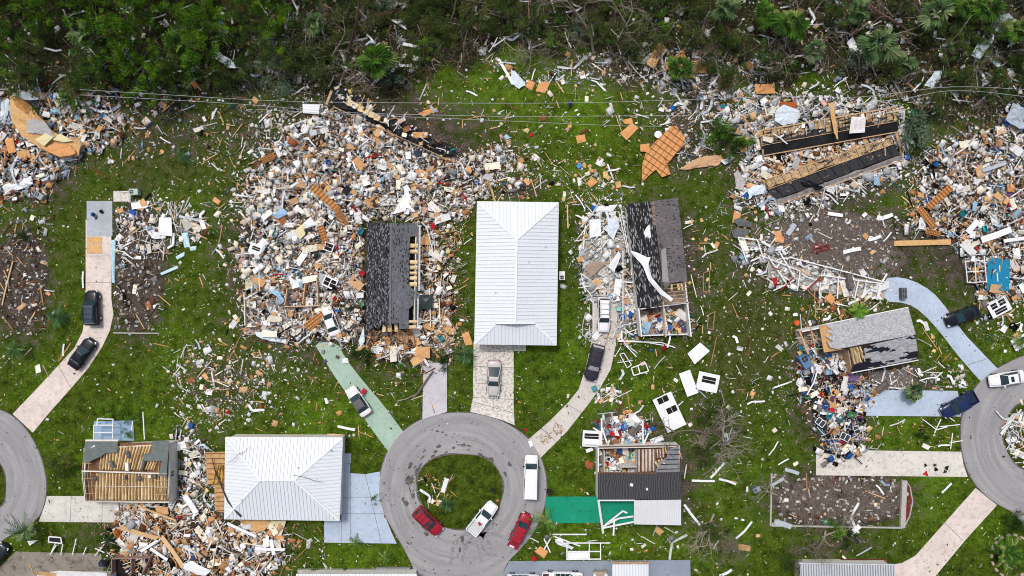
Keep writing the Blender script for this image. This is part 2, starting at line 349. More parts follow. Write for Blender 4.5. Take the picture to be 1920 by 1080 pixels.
# ================================================================ DRIVEWAYS AND SLABS
def concrete(name, col, stain=(.20, .17, .13), amt=.35, sc_=1.5, lo=.50):
    if name in MATS: return MATS[name]
    m, t, b = newmat(name); p = geopos(t)
    n1, n2, n3 = noise(t, p, .3, 4, .6), noise(t, p, sc_, 6, .72), noise(t, p, 8, 2, .8)
    c = mix(t, maprange(t, n1, .3, .7), tuple(x * .86 for x in col), tuple(min(.9, x * 1.06) for x in col))
    c = mix(t, maprange(t, n2, lo, lo + .17, 0, amt), c, stain)
    c = mix(t, 1.0, c, mix(t, maprange(t, n3, .25, .75), (.84,) * 3, (1.1,) * 3), 'MULTIPLY')
    t.links.new(c, b.inputs['Base Color']); b.inputs['Roughness'].default_value = .85; b.inputs['Specular IOR Level'].default_value = .1
    MATS[name] = m; return m
M_joint = simple("joint", (.10, .09, .08), .9, .3)
def drive(label, poly, mat, joints=(), cat="driveway", name="driveway", z=.05, sm=0):
    q = smooth(poly, sm) if sm else poly
    mb = MB(); mb.prism(W2(q), -.1, z)
    for a, c in joints:
        a3, c3 = P(*a), P(*c); a3.z = c3.z = z; mb.bar(a3, c3, .05, .012, 1)
    o = mb.build(name, [mat, M_joint], origin=(*np.mean(W2(poly), 0), 0)); return tag(o, label, cat, kind='structure')
C_pink, C_lite, C_grey, C_blue = concrete("concrete_pink", (.70, .60, .54), amt=.4), concrete("concrete_light", (.70, .66, .60), (.20, .165, .12), .75, 2.6, .47), concrete("concrete_grey", (.47, .45, .41), amt=.3), concrete("paint_blue", (.45, .53, .64), (.22, .23, .24), .3)
drive("long curved pinkish drive carrying two black cars", [(161, 412), (209, 412), (209, 560), (213, 590), (206, 620), (192, 650), (166, 690), (130, 732), (96, 770), (62, 811), (24, 776), (70, 728), (110, 685), (140, 652), (155, 622), (161, 585)], C_pink, [((161, 530), (209, 530)), ((110, 686), (134, 728)), ((161, 480), (209, 480))])
drive("bluish painted patio slab at the end of the pinkish drive", [(163, 377), (211, 377), (211, 443), (163, 443)], concrete("slab_bluegrey", (.42, .45, .48), (.25, .25, .25), .4), name="patio", cat="patio", z=.07)
drive("small pale slab next to the air conditioner on the bare lot", [(213, 358), (245, 358), (245, 378), (213, 378)], C_lite, name="patio", cat="patio")
drive("curved sage green painted drive under the small white car", smooth([(588, 642), (632, 641), (648, 672), (682, 716), (720, 760), (758, 812), (772, 832), (745, 868), (727, 845), (690, 795), (655, 745), (625, 702), (604, 668)], 1), concrete("paint_sage", (.36, .49, .39), (.25, .24, .2), .4))
drive("narrow pale lilac drive with a broken trunk lying on it", [(794, 680), (838, 680), (838, 772), (815, 779), (792, 790)], concrete("concrete_lilac", (.55, .52, .55), (.3, .27, .25), .3))
drive("square light concrete drive in front of the tall white metal roof", [(888, 640), (963, 640), (963, 760), (965, 797), (940, 787), (915, 780), (881, 772), (887, 745)], C_lite, [((926, 650), (926, 690)), ((926, 740), (926, 775)), ((888, 687), (963, 689)), ((887, 718), (963, 720)), ((887, 745), (963, 749)), ((888, 658), (963, 660)), ((884, 752), (964, 775))])
drive("short walk of pale concrete along the white metal roofed house", [(964, 640), (986, 640), (986, 658), (964, 658)], C_lite, name="path", cat="path")
drive("curved concrete drive with the dark SUV and sandy stains", [(1116, 500), (1158, 500), (1157, 600), (1155, 645), (1145, 692), (1125, 728), (1100, 762), (1062, 810), (1017, 855), (1002, 868), (974, 840), (988, 826), (1030, 790), (1065, 755), (1085, 730), (1098, 690), (1108, 645), (1112, 600)], concrete("concrete_warm", (.62, .57, .52), amt=.3), [((1012, 800), (1048, 832)), ((1062, 757), (1092, 775))])
C_green = concrete("paint_green", (.012, .27, .155), (.03, .30, .2), .3)
drive("bright green painted drive beside the white carport", [(1022, 931), (1190, 931), (1190, 983), (1125, 981), (1022, 980)], C_green)
drive("pale blue painted concrete apron beside the wide white roof", [(640, 868), (657, 869), (657, 887), (685, 889), (713, 884), (711, 930), (720, 962), (735, 1000), (744, 1019), (608, 1017), (608, 975), (640, 974)], C_blue, [((657, 870), (657, 1017)), ((642, 932), (712, 932)), ((640, 963), (720, 963)), ((640, 975), (640, 1017)), ((685, 889), (715, 1017))])
drive("pale concrete drive leading to the house with bare rafters", [(88, 930), (260, 930), (260, 980), (73, 978), (85, 945)], concrete("concrete_pale", (.62, .60, .54), amt=.4), [((134, 930), (132, 978)), ((193, 930), (191, 979))])
drive("curved light blue drive with a black car across it", smooth([(1655, 522), (1690, 519), (1730, 534), (1762, 560), (1802, 620), (1842, 662), (1869, 690), (1884, 704), (1846, 722), (1831, 707), (1792, 662), (1762, 622), (1728, 585), (1700, 568), (1655, 565)], 1), C_blue, [((1814, 684), (1858, 670))])
drive("straight light blue drive under the navy pickup", [(1590, 730), (1795, 733), (1804, 770), (1801, 781), (1590, 779)], C_blue)
drive("wide pale concrete drive littered with dark rags", [(1530, 843), (1802, 847), (1806, 870), (1814, 894), (1530, 891)], concrete("concrete_sandy", (.66, .62, .55), (.28, .25, .21), .55))
drive("clean beige drive curving down to the ribbed grey roof", [(1829, 915), (1869, 947), (1810, 1012), (1752, 1082), (1740, 1120), (1640, 1120), (1650, 1060), (1690, 1056), (1716, 1042)], C_pink, [((1768, 978), (1804, 1012))])
drive("grey blue drive with the white work pickup parked along it", [(955, 1052), (1294, 1050), (1296, 1140), (930, 1140), (941, 1080)], concrete("paint_slate", (.26, .30, .36), (.2, .2, .21), .4))
drive("stained old concrete drive next to the navy car", [(30, 1034), (190, 1038), (200, 1130), (-20, 1130), (0, 1062)], concrete("concrete_old", (.27, .24, .20), (.08, .065, .05), .8, .8))
drive("pale blue patio floor under the white screen frame", [(177, 790), (250, 788), (252, 826), (177, 826)], concrete("paint_pool", (.30, .43, .58), (.2, .22, .25), .3), name="patio", cat="patio", z=.08)
drive("light blue strip of paved floor by the wide white roof's wall", [(640, 868), (658, 868), (658, 850), (640, 850)], C_blue, name="path", cat="path", z=.045)
drive("grey slab of a vanished carport ending at the light blue drive", [(1440, 478), (1530, 512), (1662, 528), (1657, 563), (1540, 548), (1440, 520)], concrete("slab_dirty", (.40, .38, .34), (.10, .09, .075), .8, 1.0), [((1572, 518), (1570, 552)), ((1612, 522), (1608, 557))], name="patio", cat="patio", z=.07)
drive("littered grey slab along the black shingled roof", [(822, 540), (846, 540), (842, 662), (820, 662)], concrete("slab_dirty", (.4, .38, .34)), name="patio", cat="patio")
drive("bleached slab under the strewn household goods in the big heap", [(460, 500), (540, 470), (680, 480), (680, 620), (462, 628)], concrete("slab_dusty", (.36, .31, .27), (.10, .08, .06), .8, 1.4), name="patio", cat="patio")
drive("cluttered concrete slab beside the white wrecked pickup", [(1092, 440), (1170, 440), (1180, 600), (1160, 640), (1110, 560), (1092, 520)], concrete("slab_dirty", (.4, .38, .34)), name="patio", cat="patio", z=.04)
drive("tiled pool-side slab below the open rooms of the shingled house", [(1600, 700), (1712, 690), (1712, 728), (1604, 730)], concrete("slab_dark", (.16, .14, .12), (.06, .05, .04), .8, 1.4), name="patio", cat="patio", z=.04)
flat("mulch_bed", [smooth([(1696, 905), (1706, 905), (1711, 945), (1700, 985), (1694, 985)], 1)], -.1, .05, simple("mulch", (.16, .035, .025), .95, .5, 4), "red mulch bed curved along the block lot", "mulch bed")
# mud, skid marks and leaf stains on the road
def blob(cx, cy, r, asp, a, n=22, rag=.28):
    q = []
    for i in range(n):
        th = 2 * math.pi * i / n; k = r * (1 + random.uniform(-rag, rag))
        x, y = k * math.cos(th), k * asp * math.sin(th); q.append((cx + x * math.cos(a) - y * math.sin(a), cy + x * math.sin(a) + y * math.cos(a)))
    return q
st = []
for i in range(90):
    th = random.uniform(2.2, 4.9) if random.random() < .7 else random.uniform(0, 6.28); rr = random.uniform(82, 108) if random.random() < .65 else random.uniform(85, 150)
    st.append(blob(862 + rr * math.cos(th), 922 + rr * .92 * math.sin(th), random.uniform(1.2, 6 if rr < 110 else 3), random.uniform(.25, .7), th + 1.57))
st += [blob(775, 925, 13, 1.9, .2, 30, .35), blob(768, 900, 8, 1.3, .5, 26, .35), blob(800, 870, 9, .5, -.7, 26, .35), blob(895, 855, 10, .4, .25, 26, .4), blob(765, 1018, 4, .5, .8), blob(867, 1010, 4, 1.6, 0), blob(862, 1030, 2, 2.5, 0)]
st = [q for q in st if not any(inpoly(np.array(x), np.array(y), isl_mid) for x, y in q)]
mb = MB()
for k, q in enumerate(st): mb.prism(W2(q), .05, .064 + .0002 * (k % 15))
o = mb.build("mud_stain", M_mud, origin=P(775, 925)); tag(o, "dark mud washed onto the middle turning circle", "mud", kind='structure')
M_skid = simple("skid", (.275, .266, .269), .85, .4, 3)
mb = MB()
for (cx, cy, rx, ry, a0, a1) in ((885, 1045, 38, 48, 2.9, 6.0), (885, 1055, 18, 38, 3.0, 6.2), (925, 1015, 22, 26, 1.2, 4.8), (915, 1060, 60, 60, 3.4, 5.2)):
    pts = [P(cx + rx * math.cos(a0 + (a1 - a0) * i / 24), cy + ry * math.sin(a0 + (a1 - a0) * i / 24)) for i in range(25)]
    for u, v in zip(pts, pts[1:]):
        u, v = u.copy(), v.copy(); u.z = v.z = .06; mb.bar(u, v, .5, .008)
o = mb.build("tyre_mark", M_skid, origin=P(885, 1045)); tag(o, "curved dark tyre marks below the grass island", "tyre marks", kind='structure')
mb = MB()
for (x, y, r) in ((1024, 818, 12), (1046, 804, 9)):
    for i in range(46):
        a, d = random.uniform(0, 6.28), r * math.sqrt(random.random()); mb.prism(W2(blob(x + d * math.cos(a), y + d * math.sin(a) * 1.3, random.uniform(.8, 2.2), .7, a, 8)), .04, .0535 + .0004 * i)
o = mb.build("sand_stain", simple("sand_stain", (.34, .26, .16), .95, .4, 4), origin=P(1030, 815)); tag(o, "two sandy stains on the curved concrete drive", "stain", kind='structure')
# ================================================================ HOUSES
M_stucco = simple("stucco", (.66, .64, .58), .9, .15, 1.2, dirt=(.40, .37, .32)); M_trim = simple("trim_white", (.74, .74, .72), .6, .12, 2)
M_wood = simple("lumber", (.52, .34, .19), .8, .35, 2.5); M_ply = simple("plywood", (.52, .31, .14), .8, .3, 1.8, dirt=(.30, .15, .07)); M_wdark = simple("lumber_dark", (.19, .10, .055), .85, .4, 2.5)
M_glass = simple("glass_dark", (.03, .045, .05), .12, .2, 1, spec=.6); M_felt = simple("felt", (.022, .022, .024), .8, .4, 1.5, dirt=(.06, .06, .06))
M_ins = simple("insulation", (.74, .56, .30), .95, .22, 1.2, dirt=(.52, .34, .15)); M_insp = simple("insulation_pink", (.70, .60, .55), .95, .2, 1.2, dirt=(.45, .30, .22))
M_floor = simple("floor_tile", (.34, .27, .22), .7, .3, 1.0, dirt=(.12, .09, .07)); M_dark = simple("dark_void", (.02, .017, .015), .95, .3, 2)
def metal_roof(name, col, rib):
    m, t, b = newmat(name); p = geopos(t); n = noise(t, p, .35, 6, .7); n2 = noise(t, p, 2.2, 4, .7)
    c = mix(t, maprange(t, n, .3, .7), tuple(x * .93 for x in col), col); c = mix(t, maprange(t, n2, .56, .76, 0, .5), c, rib)
    t.links.new(c, b.inputs['Base Color']); b.inputs['Roughness'].default_value = .45; b.inputs['Specular IOR Level'].default_value = .3; return m
M_metal = metal_roof("roof_metal_white", (.71, .74, .775), (.52, .54, .56)); M_rib = simple("roof_rib", (.57, .59, .61), .5, .1, 2); M_cap = simple("roof_cap", (.76, .78, .80), .45, .06, 2)
def ribs(mb, pts, down, step=.5, wd=.07, h=.05, mi=1, start=.25):
    """raised seams running along `down`, clipped to the convex planar polygon pts"""
    pts = [Vector(p) for p in pts]; d = Vector(down).normalized(); nr = (pts[1] - pts[0]).cross(pts[2] - pts[0]).normalized()
    if nr.z < 0: nr = -nr
    d = (d - nr * d.dot(nr)).normalized(); a = nr.cross(d); q = [((p - pts[0]).dot(a), (p - pts[0]).dot(d)) for p in pts]
    lo, hi = min(x for x, _ in q), max(x for x, _ in q); x = lo + start
    while x < hi - .05:
        ys = []
        for i in range(len(q)):
            (x0, y0), (x1, y1) = q[i], q[(i + 1) % len(q)]
            if (x0 - x) * (x1 - x) < 0: ys.append(y0 + (y1 - y0) * (x - x0) / (x1 - x0))
        if len(ys) == 2:
            A_, B_ = [pts[0] + a * x + d * y + nr * (h * .5) for y in sorted(ys)]
            if (B_ - A_).length > .2: mb.bar(A_, B_, wd, h, mi)
        x += step
def hipsheet(mb, pts, down, step=.5): mb.slab(pts, .05, 0); ribs(mb, pts, down, step)
def win(parent, a, b, z0, z1, mat=None, off=.03, name='window'):
    """a framed window on the wall from a to b (world xy)"""
    a, b = Vector((a[0], a[1], 0)), Vector((b[0], b[1], 0)); d = (b - a).normalized(); nrm = Vector((d.y, -d.x, 0)); L = (b - a).length
    mb = MB(); o_ = nrm * off
    for z in (z0, z1): mb.bar(a + o_ + Vector((0, 0, z)), b + o_ + Vector((0, 0, z)), .08, .08)
    for q in (a, (a + b) / 2, b): mb.bar(q + o_ + Vector((0, 0, z0)), q + o_ + Vector((0, 0, z1)), .07, .07)
    f = mb.build(name, M_trim, parent)
    m2 = MB(); o2 = nrm * (off * .6)
    m2.add([a + o2 + Vector((0, 0, z0)), b + o2 + Vector((0, 0, z0)), b + o2 + Vector((0, 0, z1)), a + o2 + Vector((0, 0, z1))], [(0, 1, 2, 3)]); m2.build("pane", M_glass, f)
def walls(parent, poly, h, th=.18, mat=None, name="wall", gaps=()):
    mb = MB(); n = len(poly); q = [P(*p) for p in poly]
    for i in range(n):
        if i in gaps: continue
        a, b = q[i].copy(), q[(i + 1) % n].copy(); a.z = b.z = h / 2; d = (b - a).normalized() * (th / 2 - .003)
        mb.bar(a - d * (1 if i % 2 else -1), b + d * (1 if i % 2 else -1), th, h)
    return mb.build(name, mat or M_stucco, parent)
def px_ground(px, py, z): v = P(px, py, z); return PX(v.x, v.y)
# ---- house with tall white hip roof (middle)
def house_hip(label, eave, ridge, ze, zr, gablet=None, name="house", step=.5):
    E = [P(x, y, ze) for x, y in eave]; Rg = [P(x, y, zr) for x, y in ridge]
    c = sum(E, Vector()) / 4; c.z = 0; root = thing(name, label, "house", c)
    inn = [c + (Vector((e.x, e.y, 0)) - c) * .955 for e in E]; mb = MB()
    for i in range(4):
        a, b = inn[i].copy(), inn[(i + 1) % 4].copy(); a.z = b.z = ze / 2 - .03; d = (b - a).normalized() * .088
        s = 1 if i % 2 else -1; mb.bar(a - d * s, b + d * s, .18, ze - .06)
    mb.build("wall", M_stucco, root)
    mb = MB()
    for i in range(4):
        a, b = E[i].copy(), E[(i + 1) % 4].copy(); mb.bar(a - Vector((0, 0, .10)), b - Vector((0, 0, .10)), .12, .16)
    mb.build("fascia", M_trim, root)
    mb = MB(); cap = []
    if gablet is None:
        # eave order NW NE SE SW ; ridge r0 r1 along the longer axis
        if abs(Rg[0].x - Rg[1].x) > abs(Rg[0].y - Rg[1].y):
            fs = [([E[0], E[1], Rg[1], Rg[0]], (0, 1, 0)), ([E[1], E[2], Rg[1]], (1, 0, 0)), ([E[2], E[3], Rg[0], Rg[1]], (0, -1, 0)), ([E[3], E[0], Rg[0]], (-1, 0, 0))]
            cap = [(Rg[0], Rg[1]), (Rg[0], E[0]), (Rg[0], E[3]), (Rg[1], E[1]), (Rg[1], E[2])]
        for q, dn in fs: hipsheet(mb, q, dn, step)
    else:
        g0, g1, zg = gablet; G0, G1 = P(*g0, zg), P(*g1, zg)
        for g, (a, b_) in ((G0, (E[3], E[0])), (G1, (E[1], E[2]))):      # keep each long slope flat
            nr = (b_ - a).cross(Rg[0] - a); g.z = a.z - (nr.x * (g.x - a.x) + nr.y * (g.y - a.y)) / nr.z
        # keep the lower hip planar with the side slopes' edges
        hipsheet(mb, [E[0], E[1], Rg[0]], (0, 1, 0), step)
        hipsheet(mb, [E[1], E[2], G1, Rg[1], Rg[0]], (1, 0, 0), step); hipsheet(mb, [E[3], E[0], Rg[0], Rg[1], G0], (-1, 0, 0), step)
        lo = [Vector((g.x, g.y - .18, g.z - .10)) for g in (G0, G1)]
        hipsheet(mb, [E[2], E[3], lo[0], lo[1]], (0, -1, 0), step)
        gb = MB(); gb.add([G0 + Vector((0, .25, -.2)), G1 + Vector((0, .25, -.2)), Rg[1] + Vector((0, .25, -.08))], [(0, 1, 2)]); gb.build("gable_shade", M_dark, root)  # small gable wall, its shadow line painted in as near-black
        cap = [(Rg[0], Rg[1]), (Rg[0], E[0]), (Rg[0], E[1]), (lo[0], E[3]), (lo[1], E[2]), (G0, Rg[1]), (G1, Rg[1])]
    rf = mb.build("roof", [M_metal, M_rib], root)
    mb = MB()
    for a, b in cap: mb.bar(a + Vector((0, 0, .05)), b + Vector((0, 0, .05)), .26, .05)
    mb.build("ridge_cap", M_cap, rf)
    mb = MB()
    for k in range(3):
        q = Rg[0].lerp(E[3] if k % 2 else E[1], .3 + .2 * k) + (Rg[1] - Rg[0]) * .4 * (k != 1); q.z = zr - (.3 + .2 * k) * (zr - ze)
        mb.disc(q + Vector((0, 0, .1)), .07, .5, 8)
    mb.build("vent_pipe", simple("pipe_grey", (.45, .45, .45)), rf)
    return root, inn
h1, in1 = house_hip("tall white metal hip roofed house still whole above the square drive", [(895, 378), (1047, 380), (1043, 647), (890, 645)], [(969, 449), (966, 606)], 2.9, 4.7, ((929, 606), (1004, 606), 4.05))
win(h1, in1[2].lerp(in1[3], .55), in1[2].lerp(in1[3], .85), 1.0, 2.1); win(h1, in1[1].lerp(in1[2], .6), in1[1].lerp(in1[2], .7), 1.0, 2.1)
mb = MB(); a, b = in1[2].lerp(in1[3], .08), in1[2].lerp(in1[3], .48); a.z = b.z = 1.1; mb.bar(a + Vector((0, -.11, 0)), b + Vector((0, -.11, 0)), .06, 2.2); mb.build("garage_door", M_trim, h1)
h2, in2 = house_hip("wide white metal hip roofed house beside the pale blue apron", [(423, 820), (642, 821), (636, 976), (421, 973)], [(488, 900), (552, 900)], 2.9, 4.6)
win(h2, in2[1].lerp(in2[2], .15), in2[1].lerp(in2[2], .3), .9, 2.1); win(h2, in2[1].lerp(in2[2], .4), in2[1].lerp(in2[2], .55), .9, 2.1); win(h2, in2[1].lerp(in2[2], .68), in2[1].lerp(in2[2], .85), .9, 2.1)
# ---- shingle material
def shingles(name, base, under, cut, cell=(.42, .145), patch=.35, patch_sc=.25, speck=None, spec_cut=.9, wavy=False, mott=.45):
    m, t, b = newmat(name); uv = coords(t, 'UV')
    sx = N(t, "SeparateXYZ"); t.links.new(uv, sx.inputs[0])
    row = mth(t, 'FLOOR', mth(t, 'DIVIDE', sx.outputs[1], cell[1]))
    colx = mth(t, 'FLOOR', mth(t, 'ADD', mth(t, 'DIVIDE', sx.outputs[0], cell[0]), mth(t, 'MULTIPLY', row, .37)))
    cv = N(t, "CombineXYZ"); t.links.new(colx, cv.inputs[0]); t.links.new(row, cv.inputs[1])
    wn = N(t, "TexWhiteNoise", noise_dimensions='2D'); t.links.new(cv.outputs[0], wn.inputs['Vector']); rv = wn.outputs['Value']
    # patches follow the courses: sample a broad noise at the snapped cell, stretched along u
    sv = N(t, "CombineXYZ"); t.links.new(mth(t, 'MULTIPLY', colx, cell[0] * .55), sv.inputs[0]); t.links.new(mth(t, 'MULTIPLY', row, cell[1] * 1.6), sv.inputs[1])
    big = noise(t, sv.outputs[0], patch_sc, 3, .55)
    k = mth(t, 'ADD', mth(t, 'MULTIPLY', rv, 1 - patch), mth(t, 'MULTIPLY', mth(t, 'ADD', mth(t, 'MULTIPLY', mth(t, 'SUBTRACT', big, .5), 2.6), .5), patch))
    p = geopos(t); n1 = noise(t, p, .5, 5, .65); n2 = noise(t, p, 7, 2, .7)
    c = mix(t, rv, tuple(x * .72 for x in base), tuple(x * 1.22 for x in base))
    c = mix(t, maprange(t, n1, .35, .65, 0, mott), c, tuple(x * .62 for x in base))
    if wavy:
        wv = N(t, "TexWave", ins={'Scale': .9, 'Distortion': 9.0, 'Detail': 3.0, 'Detail Scale': .7}); t.links.new(uv, wv.inputs['Vector'])
        c = mix(t, maprange(t, wv.outputs['Fac'], .35, .65), tuple(x * .66 for x in base), tuple(x * 1.2 for x in base))
    gone = mth(t, 'GREATER_THAN', k, cut)
    c = mix(t, gone, c, under)
    if speck is not None: c = mix(t, mth(t, 'MULTIPLY', mth(t, 'GREATER_THAN', mth(t, 'FRACT', mth(t, 'MULTIPLY', rv, 7.31)), spec_cut), mth(t, 'SUBTRACT', 1.0, gone)), c, speck)
    c = mix(t, 1.0, c, mix(t, maprange(t, n2, .25, .75), (.78,) * 3, (1.2,) * 3), 'MULTIPLY')
    t.links.new(c, b.inputs['Base Color']); b.inputs['Roughness'].default_value = .9; b.inputs['Specular IOR Level'].default_value = .06
    hgt = mth(t, 'ADD', mth(t, 'FRACT', mth(t, 'DIVIDE', sx.outputs[1], cell[1])), mth(t, 'MULTIPLY', gone, -2.0)); bump(t, b, hgt, .6, .02)
    return m
def edge_bars(mb, pts, wd=.1, h=.12, mi=0, dz=0):
    for a, b in zip(pts, pts[1:]): mb.bar(Vector(a) + Vector((0, 0, dz)), Vector(b) + Vector((0, 0, dz)), wd, h, mi)
# ---- dark shingled house in the big heap (H4)
r4 = thing("wrecked_house", "black shingled roof standing alone in the middle of the big debris heap", "house", P(738, 520))
ze, zr = 2.5, 3.7
NW, NE_, SE_, SW_ = P(688, 418, ze), P(785, 419, ze), P(766, 618, ze), P(686, 620, ze); r0, r1 = P(733, 418, zr), P(731, 608, zr)
M_sh4a = shingles("shingle_black", (.060, .060, .066), (.016, .016, .018), .66, (.26, .12), .30, .35, (.19, .19, .20), .74); M_sh4b = shingles("shingle_slate", (.155, .160, .172), (.028, .028, .03), .78, (.28, .12), .34, .3)
mb = MB(); mb.slab([r0, r1, P(722, 612, ze + .9), P(716, 606, ze + .75), P(710, 618, ze + .5), P(700, 611, ze + .35), P(696, 621, ze + .2), SW_] + [SW_.lerp(NW, k / 9) + Vector((random.uniform(-.1, .1), 0, 0)) for k in range(1, 9)] + [NW], .1, 0, 2)
E1, E2, E3, E4, E5, E6 = P(782, 419, ze), P(781, 442, ze), P(769, 444, ze + .25), P(767, 536, ze + .28), P(781, 540, ze), P(780, 575, ze)
mb.slab([r1, r0, E1, E2, E3, E4, P(766, 617, ze + .28), P(748, 617, ze + .7), P(748, 606, ze + .75)], .1, 1, 2); mb.slab([E4, P(777, 544, ze + .08), P(775, 572, ze + .08), P(766, 580, ze + .28)], .1, 1, 2)
mb.build("roof", [M_sh4a, M_sh4b, M_wdark], r4)
mb = MB(); mb.bar(r0 + Vector((0, 0, .03)), r1 + Vector((0, 0, .03)), .28, .05); mb.build("ridge_cap", simple("cap_slate", (.15, .155, .165), .85, .3, 3), r4)
walls(r4, [px_ground(692, 422, 2.4), px_ground(780, 424, 2.4), px_ground(776, 606, 2.4), px_ground(692, 612, 2.4)], 2.3, .15, M_stucco, gaps=(2,))
def batts(mb, A0, A1, B0, B1, n, mi=0, hgt=.16, ragged=.75):
    """rows of puffy insulation lying between rafters; A0-A1 and B0-B1 are the two ends' lines"""
    for i in range(n):
        if ragged > .5 and n < 12 and random.random() < .18: continue      # a batt torn out
        f0, f1 = (i + .06 + random.uniform(0, .18)) / n, (i + .90 - random.uniform(0, .18)) / n
        q = [A0.lerp(A1, f0), A0.lerp(A1, f1), B0.lerp(B1, f1), B0.lerp(B1, f0)]
        m_ = 5; prev = None
        for j in range(m_ + 1):
            u = j / m_; l, r_ = q[0].lerp(q[3], u), q[1].lerp(q[2], u); mid = (l + r_) / 2 + Vector((0, 0, hgt * random.uniform(1 - ragged, 1 + ragged)))
            row = [l, l.lerp(mid, .5) + Vector((0, 0, hgt * .35)), mid, r_.lerp(mid, .5) + Vector((0, 0, hgt * .35)), r_]
            if prev: mb.add(prev + row, [(k, k + 1, k + 6, k + 5) for k in range(4)], mi)
            prev = row
def beams(mb, A0, A1, B0, B1, n, wd=.06, h=.14, mi=0, skip=0.0):
    for i in range(n + 1):
        if random.random() < skip: continue
        mb.bar(A0.lerp(A1, i / n), B0.lerp(B1, i / n), wd, h, mi)
mb = MB(); batts(mb, P(770, 446, ze), P(768, 538, ze), P(784, 446, ze - .15), P(782, 538, ze - .15), 9, 0, .14); batts(mb, P(767, 580, ze), P(766, 618, ze), P(783, 580, ze - .15), P(780, 618, ze - .15), 4, 0, .14); batts(mb, P(715, 607, ze + .1), P(748, 607, ze + .1), P(714, 622, ze - .2), P(750, 622, ze - .2), 3, 0, .16)
mb.build("insulation", M_ins, r4)
mb = MB(); mb.bar(P(787, 422, ze), P(786, 545, ze), .26, .10); mb.bar(P(784, 560, ze), P(783, 612, ze), .2, .10); mb.build("gutter", simple("gutter_grey", (.52, .53, .54), .6), r4)
mb = MB(); beams(mb, P(690, 620, 2.2), P(785, 622, 2.2), P(692, 642, .6), P(790, 655, .5), 9, .1, .06, 0, .2); mb.bar(P(690, 622, 2.3), P(786, 618, 2.3), .14, .12); mb.bar(P(694, 632, 1.5), P(780, 646, 1.2), .1, .1); mb.build("rafter", M_wdark, r4)
# ---- leaning grey house on the other side of the middle house (H5)
r5 = thing("wrecked_house", "dark shingled house with a white tarp over its roof and open rooms at one end", "house", P(1235, 505))
ze, zr = 2.6, 3.7
M_sh5a = shingles("shingle_streaked", (.040, .039, .041), (.016, .016, .018), .62, (.42, .11), .30, .35, (.26, .26, .26), .68); M_sh5b = shingles("shingle_brown", (.165, .150, .152), (.048, .045, .046), .80, (.30, .13), .35, .3)
NW, r0, NE_ = P(1173, 383, ze), P(1223, 377, zr), P(1271, 371, ze); SE_, r1, SW_ = P(1289, 528, ze), P(1243, 571, zr), P(1196, 578, ze)
mb = MB(); mb.slab([r0, r1, P(1238, 566, zr - .1), P(1232, 578, zr - .25), P(1224, 569, zr - .45), P(1216, 581, zr - .65), P(1206, 572, ze + .3), SW_] + [SW_.lerp(NW, k / 9) + Vector((random.uniform(-.1, .1), 0, 0)) for k in range(1, 9)] + [NW], .1, 0, 2); mb.slab([P(1246, 545, zr - .05), r0, NE_, SE_, P(1275, 528, ze + .4), P(1258, 531, ze + .75)], .1, 1, 2); mb.build("roof", [M_sh5a, M_sh5b, M_wdark], r5)
mb = MB(); mb.slab([P(1240, 470, 3.75), P(1248, 464, 3.6), P(1254, 530, 3.5), P(1242, 528, 3.7)], .02); mb.build("roof_patch", simple("patch_grey", (.30, .30, .30), .8, .2), r5)
mb = MB()
for k in range(6): mb.slab([P(1221 + k * .6, 379 + k * 7.5, 3.76), P(1227 + k * .6, 378 + k * 7.5, 3.74), P(1227.6 + k * .6, 384 + k * 7.5, 3.74), P(1221.6 + k * .6, 385 + k * 7.5, 3.76)], .04)
mb.build("ridge_cap", simple("cap_brown", (.26, .17, .13), .85, .3, 3), r5)
mb = MB(); mb.prism(W2([(1198, 440), (1205, 428), (1213, 422), (1214, 430), (1212, 448), (1208, 451), (1206, 446), (1202, 449)]), 3.35, 3.48); mb.build("roof_tear", M_trim, r5)
fl = MB(); fl.prism(W2([px_ground(1178, 388, 2.5), px_ground(1268, 378, 2.5), px_ground(1298, 632, 2.5), px_ground(1202, 632, 2.5)]), 0, .35); fl.build("floor", M_floor, r5)
walls(r5, [px_ground(1178, 388, 2.5), px_ground(1268, 378, 2.5), px_ground(1296, 630, 2.5), px_ground(1203, 630, 2.5)], 2.5, .18, M_trim, gaps=(2,))
mb = MB(); a, b = P(1198, 579, 1.3), P(1288, 567, 1.3); mb.bar(a, b, .14, 2.4); mb.bar(P(1243, 578, 1.3), P(1246, 628, 1.3), .12, 2.3); mb.bar(P(1202, 629, .6), P(1292, 626, .6), .16, .8); mb.build("inner_wall", M_trim, r5)
mb = MB(); mb.bar(P(1243, 565, 3.4), P(1248, 632, 2.9), .2, .25); beams(mb, P(1250, 535, 3.2), P(1254, 568, 3.2), P(1288, 530, 2.6), P(1290, 566, 2.6), 5, .08, .12); mb.build("rafter", M_wood, r5)
mb = MB(); batts(mb, P(1256, 533, 3.0), P(1280, 531, 2.6), P(1256, 545, 3.0), P(1283, 543, 2.6), 4); mb.build("insulation", M_ins, r5)
mb = MB(); pts = [(1184, 470), (1196, 474), (1213, 482), (1220, 482), (1216, 494), (1218, 505), (1222, 520), (1232, 532), (1243, 545), (1262, 560)]; pl = [(1182, 472), (1192, 484), (1200, 492), (1206, 500), (1212, 516), (1216, 526), (1226, 538), (1238, 552), (1248, 558), (1258, 566)]
tp = [P(x, y, 3.3 + .45 * min(1, (i + 1) / 4) + .12 * math.sin(i * 2.1)) for i, (x, y) in enumerate(pts)]; tl = [P(x, y, 3.25 + .45 * min(1, (i + 1) / 4) + .12 * math.cos(i * 2.7)) for i, (x, y) in enumerate(pl)]
tm = [a.lerp(b, .5) + Vector((0, 0, .16 * random.uniform(.2, 1))) for a, b in zip(tp, tl)]
